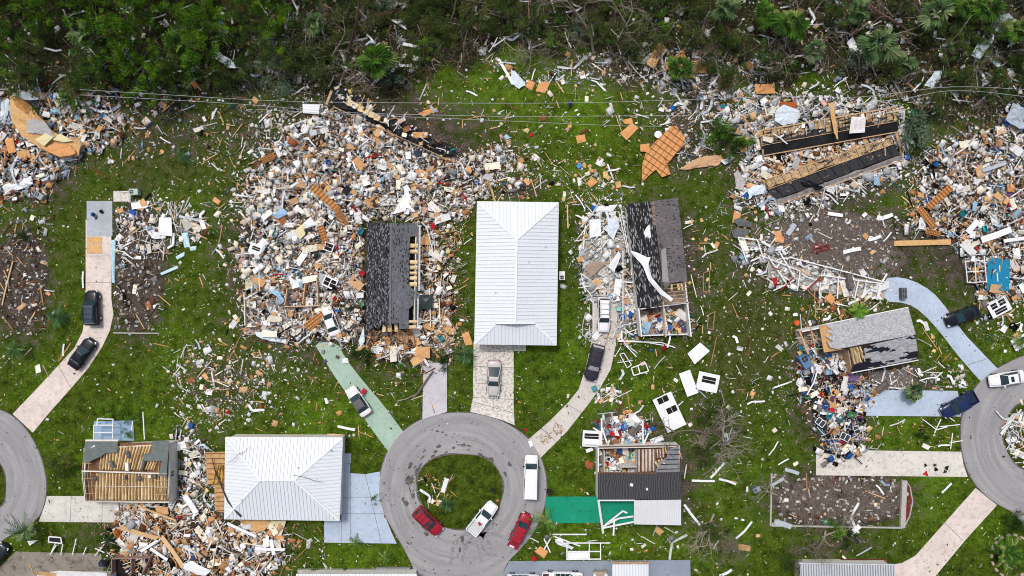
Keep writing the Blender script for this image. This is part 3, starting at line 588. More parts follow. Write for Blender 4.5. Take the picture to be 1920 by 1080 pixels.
for i in range(len(tp) - 1):
    mb.add([tp[i], tp[i + 1], tm[i + 1], tm[i]], [(0, 1, 2, 3)]); mb.add([tm[i], tm[i + 1], tl[i + 1], tl[i]], [(0, 1, 2, 3)])
tag(mb.build("tarpaulin", simple("tarp_white", (.76, .76, .76), .6, .1), origin=tm[4], smooth=True), "long torn white tarpaulin trailing across the dark leaning roof", "tarpaulin")
# ---- pale grey shingled house by the light blue drive (H6)
r6 = thing("wrecked_house", "pale grey shingled house with black bare patches and a torn open end", "house", P(1620, 640))
ze, zr = 2.6, 3.6
M_sh6a = shingles("shingle_pale", (.40, .40, .41), (.03, .03, .035), 1.3, (.16, .14), .3, .3, (.32, .32, .33), .90, False, .12); M_sh6b = shingles("shingle_pale_torn", (.37, .37, .385), (.018, .018, .026), .63, (.42, .16), .90, .42, None, .9, False, .12)
A1, A2, A3, A4 = P(1546, 609, ze), P(1703, 577, ze), P(1717, 627, zr), P(1568, 655, zr)
mb = MB(); mb.slab([A4, P(1556, 651, zr), P(1550, 640, 3.3), P(1563, 641, 3.3), P(1549, 631, 3.1), P(1562, 629, 3.0), P(1548, 620, 2.8), P(1560, 618, 2.8), A1, A2, A3], .1, 0, 2, udir=A2 - A1)
B2, B3, B4 = P(1722, 673, ze), P(1595, 697, ze), P(1618, 650, zr - .1)
mb.slab([B4, A3, B2, B3, P(1600, 684, 2.75), P(1617, 679, 2.9), P(1622, 664, 3.2)], .1, 1, 2, udir=B2 - B3); mb.build("roof", [M_sh6a, M_sh6b, M_wdark], r6)
mb = MB(); mb.slab([P(1536, 611, 2.5), P(1565, 606, 2.5), P(1580, 655, 3.35), P(1545, 661, 3.35)], .05); mb.build("roof_deck", M_ply, r6)
mb = MB(); batts(mb, P(1592, 652, 3.0), P(1614, 649, 3.2), P(1600, 684, 2.4), P(1622, 676, 2.6), 4, 0, .3, .8); mb.build("insulation", M_ins, r6)
f6 = [px_ground(*q, 2.6) for q in ((1504, 622), (1700, 582), (1717, 671), (1528, 708))]
fl = MB(); fl.prism(W2(f6), 0, .35); fl.build("floor", M_floor, r6); walls(r6, f6, 2.4, .18, M_trim, gaps=(2, 3))
mb = MB(); mb.bar(P(1520, 614, 2.5), P(1530, 660, 2.6), .12, .12); mb.bar(P(1510, 640, 2.2), P(1545, 634, 2.5), .1, .1); mb.bar(P(1512, 656, 2.2), P(1560, 652, 3), .1, .1); mb.bar(P(1498, 618, 2.4), P(1516, 664, 2.4), .26, .1); mb.bar(P(1584, 655, 1.2), P(1592, 700, 1.2), .12, 2.0); mb.build("rafter", M_wood, r6)
mb = MB(); mb.bar(P(1597, 699, 2.5), P(1722, 675, 2.5), .12, .14); mb.bar(P(1546, 608, 2.52), P(1703, 576, 2.52), .1, .12); mb.build("gutter", M_trim, r6)
# ---- half roofless house by the bright green drive (H7)
r7 = thing("wrecked_house", "half roofless house with charcoal shingles and a white carport by the green drive", "house", P(1196, 890))
ze, zr = 2.6, 3.5
M_sh7 = shingles("shingle_charcoal", (.075, .073, .076), (.03, .03, .03), .985, (.3, .14), .3, .3, None, .9, True)
W0, W1, S1, S0 = P(1121, 888, zr), P(1276, 885, zr), P(1276, 936, ze), P(1121, 937, ze)
mb = MB(); mb.slab([W0, W1, S1, S0], .1, 0, 1); mb.build("roof", [M_sh7, M_wdark], r7)
mb = MB(); mb.slab([P(1229, 888, zr - .04), P(1234, 866, 3.2), P(1250, 858, 3.1), P(1252, 842, 2.8), P(1273, 836, ze), P(1274.5, 884, zr - .04)], .08)
for k in range(5): mb.bar(P(1252 - k * 4.5, 844 + k * 9, 2.85 + .14 * k), P(1274, 843 + k * 9, 2.82 + .14 * k), .1, .03, 1)
rd = mb.build("roof_deck", [simple("deck_grey", (.20, .20, .21), .8, .25, 1.5), M_felt], r7)
mb = MB(); mb.bar(W0 + Vector((0, .15, -.05)), P(1230, 887, zr), .12, .1); mb.bar(P(1122, 838, ze), P(1272, 835, ze), .16, .12); beams(mb, P(1195, 842, 2.6), P(1229, 841, 2.6), P(1195, 886, 3.1), P(1229, 885, 3.1), 5, .09, .14); beams(mb, P(1229, 841, 2.6), P(1252, 840, 2.6), P(1230, 862, 3.0), P(1252, 858, 3.0), 4, .08, .1); mb.build("rafter", M_wdark, r7)
mb = MB(); batts(mb, P(1195, 842, 2.45), P(1229, 841, 2.45), P(1195, 884, 2.5), P(1229, 883, 2.5), 5, 0, .2); batts(mb, P(1230, 842, 2.45), P(1245, 841, 2.45), P(1231, 858, 2.5), P(1246, 857, 2.5), 3, 0, .2); mb.build("ceiling_batt", M_insp, r7)
mb = MB(); batts(mb, P(1226, 866, 3.0), P(1242, 858, 3.0), P(1232, 876, 3.1), P(1248, 868, 3.1), 3, 0, .2, .8); batts(mb, P(1240, 838, 2.6), P(1250, 838, 2.6), P(1242, 850, 2.7), P(1252, 850, 2.7), 2, 0, .2, .8); mb.build("insulation", M_ins, r7)
f7 = [px_ground(*q, 2.5) for q in ((1122, 840), (1273, 837), (1273, 934), (1122, 936))]
fl = MB(); fl.prism(W2(f7), 0, .3); fl.build("floor", simple("floor_wood", (.30, .12, .05), .5, .35, 1.2, dirt=(.16, .07, .04)), r7)
walls(r7, f7, 2.5, .18, M_trim)
mb = MB(); mb.bar(P(1131, 842, 1.3), P(1131, 884, 1.3), .1, 2.2); mb.bar(P(1160, 872, 1.2), P(1192, 872, 1.2), .1, 2.2); mb.bar(P(1192, 842, 1.3), P(1192, 886, 1.3), .1, 2.4); mb.build("inner_wall", M_stucco, r7)
mb = MB(); q = [P(1189, 938, 2.45), P(1277, 937, 2.45), P(1277, 985, 2.2), P(1189, 983, 2.2)]; mb.slab(q, .06); ribs(mb, q, (0, -1, 0), .32, .08, .05, 1); cp = mb.build("carport_roof", [metal_roof("carport_metal", (.66, .66, .66), (.36, .35, .34)), M_rib], r7)
mb = MB()
for x, y in ((1191, 980), (1233, 981), (1274, 982)): g = P(x, y, 2.2); mb.bar((g.x, g.y, 0), g - Vector((0, 0, .07)), .1)
mb.build("post", M_trim, r7)
mb = MB(); mb.bar(P(1122, 938, 2.4), P(1131, 1000, .6), .32, .08); mb.bar(P(1121, 938, 2.45), P(1190, 938, 2.45), .2, .14); mb.build("gutter", M_trim, r7)
mb = MB(); mb.disc(P(1184, 909, 3.25), .28, .2, 4); mb.disc(P(1213, 917, 3.1), .16, .3, 10); mb.build("roof_vent", M_trim, r7)
# ---- house with bare rafters and insulation (H3)
r3 = thing("wrecked_house", "house stripped to its rafters and tan insulation beside the pale drive", "house", P(245, 880))
ze, zr = 2.5, 3.6
N0, N1, Rw, Re, S0, S1 = P(161, 826, ze), P(318, 826, ze), P(154, 883, zr), P(313, 888, zr), P(160, 939, ze), P(317, 940, ze)
g3 = [px_ground(*q, 0) for q in ((178, 834), (332, 826), (332, 932), (179, 930))]; walls(r3, g3, 2.45, .18, M_stucco)
mb = MB(); ea, eb, ec = P(*g3[1], 2.45), P(*g3[2], 2.45), Re + Vector((.35, 0, -.15)); ea = Vector((P(*g3[1]).x, P(*g3[1]).y, 2.45)); eb = Vector((P(*g3[2]).x, P(*g3[2]).y, 2.45))
mb.add([ea, eb, ec], [(2, 1, 0)]); mb.build("gable_wall", M_stucco, r3)
gw0 = Vector((ea.x + .1, ea.y, 0)); gw1 = Vector((eb.x + .1, eb.y, 0)); win(r3, gw1.lerp(gw0, .42), gw1.lerp(gw0, .52), 1.1, 2.1)
mb = MB(); c4 = [P(166, 830, 2.35), P(314, 830, 2.35), P(314, 936, 2.35), P(166, 936, 2.35)]; mb.slab(c4, .06); mb.build("ceiling", M_wdark, r3)
mb = MB(); batts(mb, P(188, 838, 2.38), P(312, 832, 2.38), P(186, 880, 2.38), P(292, 880, 2.38), 20, 0, .24, .6); batts(mb, P(180, 886, 2.38), P(312, 886, 2.38), P(178, 936, 2.38), P(313, 937, 2.38), 22, 0, .24, .5); mb.build("insulation", M_ins, r3)
mb = MB()
for k in range(8):
    if k < 3 or k > 5: mb.bar(N0.lerp(N1, [.0, .035, .07, .11, 0, 0, .90, .95][k]), Rw.lerp(Re, [.0, .035, .07, .11, 0, 0, .90, .95][k]), .06, .14)
    mb.bar(S0.lerp(S1, [.02, .06, .1, .86, .9, .95, .99, .5][k]), Rw.lerp(Re, [.02, .06, .1, .86, .9, .95, .99, .5][k]), .06, .14)
for f in (.25, .5, .75):
    mb.bar(S0.lerp(Rw, f), S0.lerp(Rw, f) + (S1 - S0) * .12, .06, .06); mb.bar(S1.lerp(Re, f), S1.lerp(Re, f) - (S1 - S0) * .16, .06, .06); mb.bar(N0.lerp(Rw, f), N0.lerp(Rw, f) + (S1 - S0) * .1, .06, .06)
mb.bar(S0, S1, .08, .14); mb.build("rafter", M_wood, r3)
mb = MB(); mb.bar(Rw, Re, .16, .18); mb.bar(P(165, 911, 3.0), P(312, 913, 3.0), .05, .06); mb.bar(S0.lerp(Rw, 1), S0, .1, .12); mb.bar(N0 + Vector((0, 0, .05)), P(222, 826, ze + .05), .3, .14); mb.build("ridge_beam", simple("beam_pale", (.72, .66, .58), .7, .2), r3)
def ns(f, g): return N0.lerp(N1, f).lerp(Rw.lerp(Re, f), g) + Vector((0, 0, .1))
mb = MB()
for q in ([(0, 0), (.39, 0), (.39, .38), (.25, .40), (.2, .52), (.12, .62), (.06, .72), (0, .72)], [(.80, 0), (1, 0), (1, .62), (.72, .62), (.70, .42), (.79, .38)], [(.93, .62), (1, .62), (1, 1.08), (.9, 1.08), (.92, .9)]): mb.slab([ns(*a) for a in q], .06)
mb.build("roof_deck", simple("deck_greygreen", (.135, .155, .15), .85, .2, 1.5), r3)
for (x, y, k) in ((240, 852, 0), (268, 872, 1), (210, 870, 2), (178, 897, 3), (234, 895, 3), (262, 897, 3), (290, 893, 3)):
    mb = MB(); a0 = random.uniform(0, 6); L = [14, 20, 9, 8][k % 4]
    pts = [P(x + L * (i / 7 - .5) * math.cos(a0 * (k != 3) + 1.4 * (k == 3)), y + L * (i / 7 - .5) * math.sin(a0 * (k != 3) + 1.4 * (k == 3)) + 4 * math.sin(i * .9), 2.95) for i in range(8)]
    mb.tube(pts, [.2 + .02 * (i % 2) for i in range(8)], 10); mb.build("duct", simple("duct_grey", (.13, .13, .145), .5, .4, 5), r3, smooth=True)
mb = MB(); mb.bar(P(238, 867, 2.9), P(239, 882, 2.9), .45, .3); mb.bar(P(281, 890, 2.9), P(281, 896, 2.9), .4, .3); mb.bar(P(164, 846, 2.9), P(178, 835, 2.75), .16, .08); mb.build("air_handler", M_trim, r3)
# ---- collapsed roof halves at the tree line (H8)
M_torn = None
def torn_felt(name, cut=.53):
    m, t, b = newmat(name); uv = coords(t, 'UV'); mp = N(t, "Mapping", ins={'Scale': (.5, 1.6, 1)}); t.links.new(uv, mp.inputs[0])
    n1 = noise(t, mp.outputs[0], .7, 6, .75, .4); n2 = noise(t, geopos(t), 3, 5, .7)
    sx = N(t, "SeparateXYZ"); t.links.new(uv, sx.inputs[0]); fr = mth(t, 'FRACT', mth(t, 'DIVIDE', sx.outputs[0], 1.22))
    c = mix(t, maprange(t, n2, .3, .7), (.018, .018, .021), (.042, .042, .046))
    c = mix(t, maprange(t, n1, cut, cut + .03), c, mix(t, maprange(t, n2, .35, .65), (.26, .16, .08), (.66, .46, .25)))
    c = mix(t, mth(t, 'LESS_THAN', fr, .07), c, (.01, .01, .01)); t.links.new(c, b.inputs['Base Color']); b.inputs['Roughness'].default_value = .9
    bump(t, b, n1, .8, .1); return m
M_torn = torn_felt("torn_felt", .50)
def roof_piece(label, strips, edges, name="collapsed_roof", hold=None):
    c = sum((Vector(p) for p in strips[0][0]), Vector()) / len(strips[0][0]); c.z = 0; root = thing(name, label, "roof wreck", c)
    for q, mt, nm in strips: mb = MB(); mb.slab(q, .12, 0); mb.build(nm, mt, root)
    mb = MB()
    for a, b_, wd in edges: mb.bar(a, b_, wd, .14)
    mb.build("fascia", M_wood, root); return root
def ragged(q, n=14, j=.22):
    """the long edges 0-1 and 2-3 broken into an uneven outline"""
    out = []
    for a, b_ in ((q[0], q[1]), (q[2], q[3])):
        s_ = (b_ - a).normalized().cross(Vector((0, 0, 1)))
        for k in range(n + 1): out.append(a.lerp(b_, k / n) + s_ * random.uniform(-j, j) * (0 < k < n))
    return out
q1 = [P(1425, 246, 1.6), P(1678, 202, 1.9), P(1682, 226, 1.5), P(1428, 272, 1.3)]; q2 = [P(1428, 275, 1.28), P(1682, 229, 1.48), P(1684, 246, .8), P(1431, 291, .7)]
qa = [q1[0], q1[1], q1[1].lerp(q1[2], .5), q1[0].lerp(q1[3], .5)]; qb = [q1[0].lerp(q1[3], .53) - Vector((0, 0, .05)), q1[1].lerp(q1[2], .53) - Vector((0, 0, .05)), q1[2], q1[3]]
rp = roof_piece("long collapsed roof half showing tan insulation and black felt at the tree line", [(ragged(qa), torn_felt("torn_felt_tan", .43), "roof_deck"), (ragged(qb), torn_felt("torn_felt_mid", .52), "roof_deck"), (ragged(q2, 14, .1), M_felt, "felt_strip")], [(P(1425, 245, 1.65), P(1678, 201, 1.95), .2), (P(1431, 292, .7), P(1684, 247, .8), .14), (P(1428, 273, 1.35), P(1682, 227, 1.55), .08), (P(1426, 246, 1.7), P(1431, 291, .8), .2)])
mb = MB()
for i in range(20): f = (i + .5) / 20; mb.bar(q1[0].lerp(q1[1], f) + Vector((0, 0, .06)), q1[3].lerp(q1[2], f) + Vector((0, 0, .06)), .05, .1)
mb.build("rafter", M_felt, rp)
q3 = [P(1436, 338, 1.2), P(1672, 256, 1.6), P(1675, 269, 1.4), P(1440, 354, 1.0)]; q4 = [P(1440, 356, .98), P(1675, 271, 1.38), P(1688, 290, .9), P(1456, 373, .6)]; q5 = [P(1456, 375, .58), P(1688, 292, .88), P(1692, 299, .5), P(1460, 383, .3)]
rp = roof_piece("second collapsed roof half with black panels lying below the longer one", [(ragged(q3), torn_felt("torn_felt_warm", .42), "roof_deck"), (ragged(q4, 14, .12), torn_felt("torn_felt_low", .60), "felt_strip"), (ragged(q5, 14, .12), simple("soffit_grey", (.34, .30, .28), .85, .4, 2, dirt=(.08, .06, .05)), "soffit")], [(P(1436, 337, 1.25), P(1672, 255, 1.65), .14), (P(1460, 384, .3), P(1692, 300, .5), .12), (P(1440, 355, 1.1), P(1675, 270, 1.5), .08), (P(1658, 266, 1.6), P(1660, 292, 1.2), .16), (P(1680, 250, 1.0), P(1688, 275, .9), .35)])
mb = MB()
for i in range(9): f = (i + .5) / 9; mb.bar(q4[0].lerp(q4[1], f) + Vector((0, 0, .05)), q4[3].lerp(q4[2], f) + Vector((0, 0, .05)), .05, .06)
mb.build("rafter", M_felt, rp)
# black strip of roof torn across the top of the big heap
q6 = [P(618, 184, 1.2), P(626, 168, 1.4), P(648, 164, 1.4), P(672, 180, 1.5), P(690, 188, 1.4), P(712, 208, 1.4), P(735, 214, 1.4), P(752, 228, 1.3), P(790, 244, 1.2), P(812, 262, 1.1), P(838, 268, 1.0), P(858, 288, .8), P(838, 293, .6), P(815, 286, .8), P(790, 268, .9), P(764, 262, 1.0), P(720, 233, 1.1), P(696, 228, 1.0), P(660, 206, 1.0), P(640, 204, 1.0)]
roof_piece("black felted strip of roof torn diagonally across the top of the big heap", [(q6, M_felt, "roof_deck")], [(P(622, 170, 1.4), P(612, 196, 1.0), .35), (P(650, 190, 1.5), P(700, 216, 1.4), .5), (P(625, 200, 1.15), P(842, 300, .7), .1)])
mb = MB()
for k in range(6): mb.slab([P(654 + k * 10, 186 + k * 5.4, 1.62), P(663 + k * 10, 190 + k * 5.4, 1.62), P(660 + k * 10, 200 + k * 5.4, 1.55), P(650 + k * 10, 197 + k * 5.4, 1.55)], .04)
tag(mb.build("roof_sheathing", M_ins, origin=P(680, 200)), "row of tan sheathing squares on the black torn roof strip", "sheathing")
# ---- roofs cut by the lower edge of the photo
r9 = thing("house", "grey ribbed metal roof cut by the photo's lower edge beside the beige drive", "house", P(1590, 1090))
q = [P(1500, 1057, 2.8), P(1678, 1060, 2.8), P(1678, 1200, 3.6), P(1500, 1200, 3.6)]; mb = MB(); mb.slab(q, .06); ribs(mb, q, (0, 1, 0), .36, .12, .07, 1); mb.build("roof", [metal_roof("roof_metal_grey", (.50, .52, .55), (.3, .3, .3)), simple("rib_dark", (.24, .25, .27), .6)], r9)
walls(r9, [px_ground(*a, 2.7) for a in ((1506, 1064), (1672, 1064), (1672, 1190), (1506, 1190))], 2.7); mb = MB(); mb.bar(P(1498, 1056, 2.75), P(1680, 1059, 2.75), .2, .14); mb.build("gutter", simple("gutter_pale", (.5, .52, .54), .6), r9)
r10 = thing("house", "sliver of white roof at the photo's lower edge below the wide white house", "house", P(665, 1100))
q = [P(555, 1076, 2.7), P(782, 1076, 2.7), P(782, 1180, 3.6), P(555, 1180, 3.6)]; mb = MB(); mb.slab(q, .06); ribs(mb, q, (0, 1, 0), .5); mb.build("roof", [M_metal, M_rib], r10); walls(r10, [px_ground(*a, 2.6) for a in ((562, 1082), (776, 1082), (776, 1170), (562, 1170))], 2.6)
r11 = thing("carport", "small ribbed white carport with a broken fascia beside the slate blue drive", "carport", P(1182, 1090))
q = [P(1148, 1058, 2.5), P(1216, 1058, 2.5), P(1216, 1150, 2.8), P(1148, 1150, 2.8)]; mb = MB(); mb.slab(q, .06); ribs(mb, q, (0, 1, 0), .4, .14, .06, 1); mb.build("roof", [M_metal, M_rib], r11)
mb = MB(); mb.bar(P(1146, 1055, 2.5), P(1218, 1055, 2.5), .35, .2); mb.build("fascia", simple("fascia_tan", (.38, .28, .18), .8, .4), r11); mb = MB()
for x in (1150, 1214): g = P(x, 1062, 2.4); mb.bar((g.x, g.y, 0), g, .1)
mb.build("post", M_trim, r11)
r12 = thing("wrecked_house", "broken white roof edge cut by the photo's lower corner beside the stained drive", "house", P(140, 1100))
q = [P(70, 1078, 2.5), P(110, 1070, 2.6), P(200, 1074, 2.6), P(210, 1150, 3.2), P(60, 1150, 3.2)]; mb = MB(); mb.slab(q, .08); mb.build("roof", simple("roof_chalk", (.60, .60, .57), .7, .2, 1.5, dirt=(.35, .33, .28)), r12)
walls(r12, [px_ground(*a, 2.4) for a in ((75, 1085), (200, 1085), (200, 1140), (75, 1140))], 2.4); mb = MB(); mb.bar(P(56, 1058, 1.4), P(66, 1085, 2.4), .14, .1); mb.bar(P(72, 1075, 2.6), P(105, 1078, 2.65), .5, .06); mb.build("rafter", M_ply, r12)
# torn open room at the lower edge and the deck ripped beside the wide white roof
r13 = thing("wrecked_room", "torn red-brown room frame in the heap at the photo's lower edge", "room wreck", P(245, 1060))
mb = MB(); 
for a, b_ in (((214, 1045), (285, 1043)), ((214, 1045), (212, 1100)), ((285, 1043), (268, 1078)), ((250, 1044), (250, 1075))): mb.bar(P(*a, .7), P(*b_, .7), .10, 1.2)
mb.build("wall", simple("wall_rust", (.34, .20, .16), .85, .3), r13); mb = MB(); mb.prism(W2([(214, 1047), (284, 1045), (275, 1100), (214, 1100)]), 0, .2); mb.build("floor", M_dark, r13)
r14 = thing("roof_overhang", "orange decking ripped open beside the wide white metal roof", "roof wreck", P(402, 890))
mb = MB(); mb.slab([P(385, 848, 2.3), P(424, 847, 2.3), P(421, 961, 2.3), P(403, 958, 2.2), P(402, 912, 2.2), P(388, 906, 2.2)], .1); mb.build("roof_deck", M_ply, r14)
mb = MB(); beams(mb, P(386, 850, 2.4), P(390, 908, 2.4), P(422, 850, 2.4), P(422, 908, 2.4), 6, .06, .12); beams(mb, P(404, 915, 2.35), P(404, 957, 2.35), P(421, 915, 2.35), P(421, 957, 2.35), 5, .05, .1); mb.build("rafter", M_wdark, r14)
mb = MB(); batts(mb, P(408, 872, 2.35), P(421, 872, 2.35), P(394, 906, 2.3), P(421, 906, 2.3), 3, 0, .25, .8); mb.build("insulation", simple("insulation_yellow", (.55, .33, .05), .95, .3), r14)
mb = MB(); mb.tube([P(398, 860, 2.7), P(404, 885, 2.75), P(417, 915, 2.8), P(428, 940, 3.1), P(446, 962, 3.2), P(452, 968, 3.1)], [.05, .09, .12, .15, .17, .15], 8)
tag(mb.build("fallen_log", simple("bark", (.07, .055, .045), .95, .4, 4), origin=P(417, 915)), "thin broken trunk lying over the edge of the wide white roof", "tree trunk")
# ================================================================ VEHICLES
M_tyre = simple("tyre", (.02, .02, .02), .9, .3); M_rim = simple("rim", (.42, .42, .44), .35, .2, metal=.6); M_lampw = simple("lamp_clear", (.70, .72, .74), .15, .1, spec=.6); M_lampr = simple("lamp_red", (.40, .02, .02), .2, .1)
M_carglass = simple("car_glass", (.02, .045, .055), .08, .25, 1.0, spec=.45); M_bumper = simple("bumper_black", (.03, .03, .03), .6, .2); M_bedliner = simple("bed_liner", (.20, .19, .17), .8, .4, 2)
def paint(name, col, dusty=(.3, .28, .25)):
    m, t, b = newmat(name); n = noise(t, geopos(t), 2.0, 5, .7); c = mix(t, maprange(t, n, .52, .75, 0, .28), col, dusty)
    t.links.new(c, b.inputs['Base Color']); b.inputs['Roughness'].default_value = .3; b.inputs['Specular IOR Level'].default_value = .3
    b.inputs['Coat Weight'].default_value = .15; b.inputs['Coat Roughness'].default_value = .08; return m
def car(name, cat, label, px, py, head, L, Wd, Hc, mat, kind='sedan', glass=None, sunroof=None, dark_roof=None, rack=False, gate=False, bedmat=None, bits=True, hood_scoop=False):
    c = P(px, py); ang = math.atan2(-head[1], head[0]); r = thing(name, label, cat, (c.x, c.y, .06), ang)
    glass = glass or M_carglass; w2 = Wd / 2; hl = L / 2
    # belt line / roof line stations, x forward
    K = {'sedan': dict(b=(-.34, .20), t=(-.22, .06), belt=.92), 'coupe': dict(b=(-.32, .20), t=(-.06, .07), belt=.88), 'suv': dict(b=(-.47, .20), t=(-.42, .08), belt=1.05), 'van': dict(b=(-.49, .30), t=(-.475, .22), belt=1.15), 'pickup': dict(b=(-.10, .22), t=(-.07, .11), belt=1.08), 'crew': dict(b=(-.20, .22), t=(-.17, .12), belt=1.1)}[kind]
    belt = K['belt']; xb0, xb1, xt0, xt1 = K['b'][0] * L, K['b'][1] * L, K['t'][0] * L, K['t'][1] * L; truck = kind in ('pickup', 'crew')
    mb = MB(); st = []
    for f, wf, zt in ((-.5, .80, .74), (-.485, .90, .86), (-.45, .97, .95), (-.36, 1, 1), (-.2, 1, 1), (0, 1, 1), (.15, 1, 1), (.24, .99, .98), (.34, .965, .93), (.42, .92, .87), (.47, .84, .80), (.492, .72, .70), (.5, .60, .60)):
        if kind in ('van', 'suv') and f < -.44: wf = min(1, wf + .1); zt = 1.0
        z1 = belt * zt; zl = .28 if abs(f) < .45 else .36
        if truck and f < K['b'][0]: z1 = .72
        st.append([(f * L, y * w2 * wf, z) for y, z in ((-.86, zl), (-.97, zl + .16), (-1, (zl + z1) / 2), (-.985, z1 - .13), (-.92, z1 - .03), (-.5, z1 + .03), (0, z1 + .045), (.5, z1 + .03), (.92, z1 - .03), (.985, z1 - .13), (1, (zl + z1) / 2), (.97, zl + .16), (.86, zl))])
    n = 13; vv = [q for s in st for q in s]; fs = []
    for i in range(len(st) - 1):
        for j in range(n): fs.append((i * n + j, (i + 1) * n + j, (i + 1) * n + (j + 1) % n, i * n + (j + 1) % n))
    fs += [tuple(range(n)), tuple(reversed(range((len(st) - 1) * n, len(st) * n)))]
    mb.add(vv, fs); body = mb.build("body", mat, r, local=True, smooth=True)
    bw, tw = w2 * .90, w2 * (.86 if kind == 'van' else .78 if kind in ('suv', 'crew', 'pickup') else .70)
    B = [Vector((xb0, -bw, belt)), Vector((xb1, -bw * .96, belt)), Vector((xb1, bw * .96, belt)), Vector((xb0, bw, belt))]; T = [Vector((xt0, -tw, Hc)), Vector((xt1, -tw * .94, Hc)), Vector((xt1, tw * .94, Hc)), Vector((xt0, tw, Hc))]
    def pane(nm, q, m):
        ce = sum(q, Vector()) / 4; q = [p.lerp(ce, .0) for p in q]; k = MB(); rows = []
        for u in range(5):
            a, d = q[0].lerp(q[1], u / 4), q[3].lerp(q[2], u / 4); rows.append([a.lerp(d, v / 2) for v in range(3)])
        for u in range(5):
            s = math.sin(math.pi * u / 4)
            for v in range(3): rows[u][v] = rows[u][v] + (ce - Vector((xt0 * .5 + xt1 * .5, 0, belt * .5))).normalized() * .05 * s
        vv = [p for rw in rows for p in rw]; k.add(vv, [(u * 3 + v, u * 3 + v + 1, u * 3 + v + 4, u * 3 + v + 3) for u in range(4) for v in range(2)])
        return k.build(nm, m, r, local=True, smooth=True)
    pane("windshield", [B[1], B[2], T[2], T[1]], glass); pane("rear_window", [B[3], B[0], T[0], T[3]], glass)
    sg = mat if kind == 'van' else glass
    pane("side_window", [B[0], B[1], T[1], T[0]], M_carglass); pane("side_window", [B[2], B[3], T[3], T[2]], M_carglass)
    mb = MB(); G = 6; rows = []
    for u in range(G + 1):
        for v in range(G + 1):
            a, d = T[0].lerp(T[1], u / G), T[3].lerp(T[2], u / G); p = a.lerp(d, v / G); ed = min(math.sin(math.pi * u / G) * 1.6, 1) * min(math.sin(math.pi * v / G) * 1.6, 1); p.z += .015 + .055 * ed; rows.append(p)
    fs = [(u * 7 + v, (u + 1) * 7 + v, (u + 1) * 7 + v + 1, u * 7 + v + 1) for u in range(G) for v in range(G)]; mb.add(rows, fs)
    lo = [Vector((p.x, p.y, Hc - .06)) for p in (T[0], T[1], T[2], T[3])]; tp = [rows[0], rows[42], rows[48], rows[6]]
    mb.add(tp + lo, [(0, 4, 5, 1), (1, 5, 6, 2), (2, 6, 7, 3), (3, 7, 4, 0)])
    for a, d in zip(B, T): mb.bar(a + (d - a) * .0, d, .075, .09)
    for f in (.36, .68): 
        if kind != 'pickup':
            for i0, i1 in ((0, 1), (3, 2)): mb.bar(B[i0].lerp(B[i1], f) + Vector((0, (-.02 if i0 == 0 else .02), 0)), T[i0].lerp(T[i1], f), .07, .06)
    if kind == 'van':
        for s in (-1, 1): mb.add([Vector((xb0, s * (bw + .05), belt - .02)), Vector((xb0 + .58 * (xb1 - xb0), s * (bw + .05), belt - .02)), Vector((xt0 + .62 * (xt1 - xt0), s * (tw + .05), Hc)), Vector((xt0, s * (tw + .05), Hc))], [(0, 1, 2, 3)])
    rf = mb.build("roof", dark_roof or mat, r, local=True)
    rz = Hc + .055
    if sunroof: k = MB(); x0, x1 = sunroof; k.box(((x0 + x1) / 2 * L, 0, rz + .012), ((x1 - x0) * L, tw * 1.15, .03)); k.build("sunroof", M_carglass, rf, local=True)
    if rack:
        k = MB()
        for s in (-1, 1): k.bar((xt0 + .15, s * tw * .85, rz + .05), (xt1 - .15, s * tw * .85, rz + .05), .05, .05)
        for f in (.2, .5, .8): k.bar((xt0 + (xt1 - xt0) * f, -tw * .85, rz + .07), (xt0 + (xt1 - xt0) * f, tw * .85, rz + .07), .05, .04)
        k.build("roof_rack", M_bumper, rf, local=True)
    if truck:
        k = MB(); xe, xs = -hl + .05, xb0 - .04
        for s in (-1, 1): k.box(((xe + xs) / 2, s * (w2 - .08), .90), (xs - xe, .13, .44))
        k.box((xe + .04, 0, .90), (.09, Wd - .30, .44)); k.box((xs - .02, 0, .90), (.05, Wd - .30, .44)); k.build("bed_wall", mat, r, local=True)
        k = MB(); k.box(((xe + xs) / 2, 0, .79), (xs - xe - .12, Wd - .34, .03))
        for q in range(6): k.box(((xe + xs) / 2, (q - 2.5) * .22, .812), (xs - xe - .2, .08, .014))
        k.build("bed", bedmat or M_bedliner, r, local=True)
    wr = .36 if kind in ('sedan', 'coupe') else .40
    for fx in (-.30, .31):
        for s in (-1, 1):
            k = MB(); k.disc((fx * L, s * (w2 - .10), wr), wr, .24, 18, axis='y'); wo = k.build("wheel", M_tyre, r, local=True)
            k = MB(); k.disc((fx * L, s * (w2 + .012), wr), wr * .6, .03, 14, axis='y'); k.build("rim", M_rim, wo, local=True)
    for s in (-1, 1):
        k = MB(); k.box((hl * .925, s * w2 * .66, belt * .70), (.30, w2 * .34, .16), Euler((0, .25, -s * .38)).to_matrix()); k.build("headlight", M_lampw, r, local=True)
        k = MB(); k.box((-hl * .972, s * w2 * .76, belt * .80), (.12, w2 * .26, .22), Euler((0, 0, s * .2)).to_matrix()); k.build("taillight", M_lampr, r, local=True)
        k = MB(); k.bar((xb1 - .35, s * (w2 - .06), belt - .02), (xb1 - .42, s * (w2 + .18), belt + .08), .16, .14); k.build("mirror", mat if kind != 'van' else M_bumper, r, local=True)
    k = MB(); k.box((hl * .975, 0, .42), (.16, Wd * .66, .2)); k.box((-hl * .985, 0, .45), (.12, Wd * .78, .2)); k.build("bumper", M_bumper if not truck else M_rim, r, local=True)
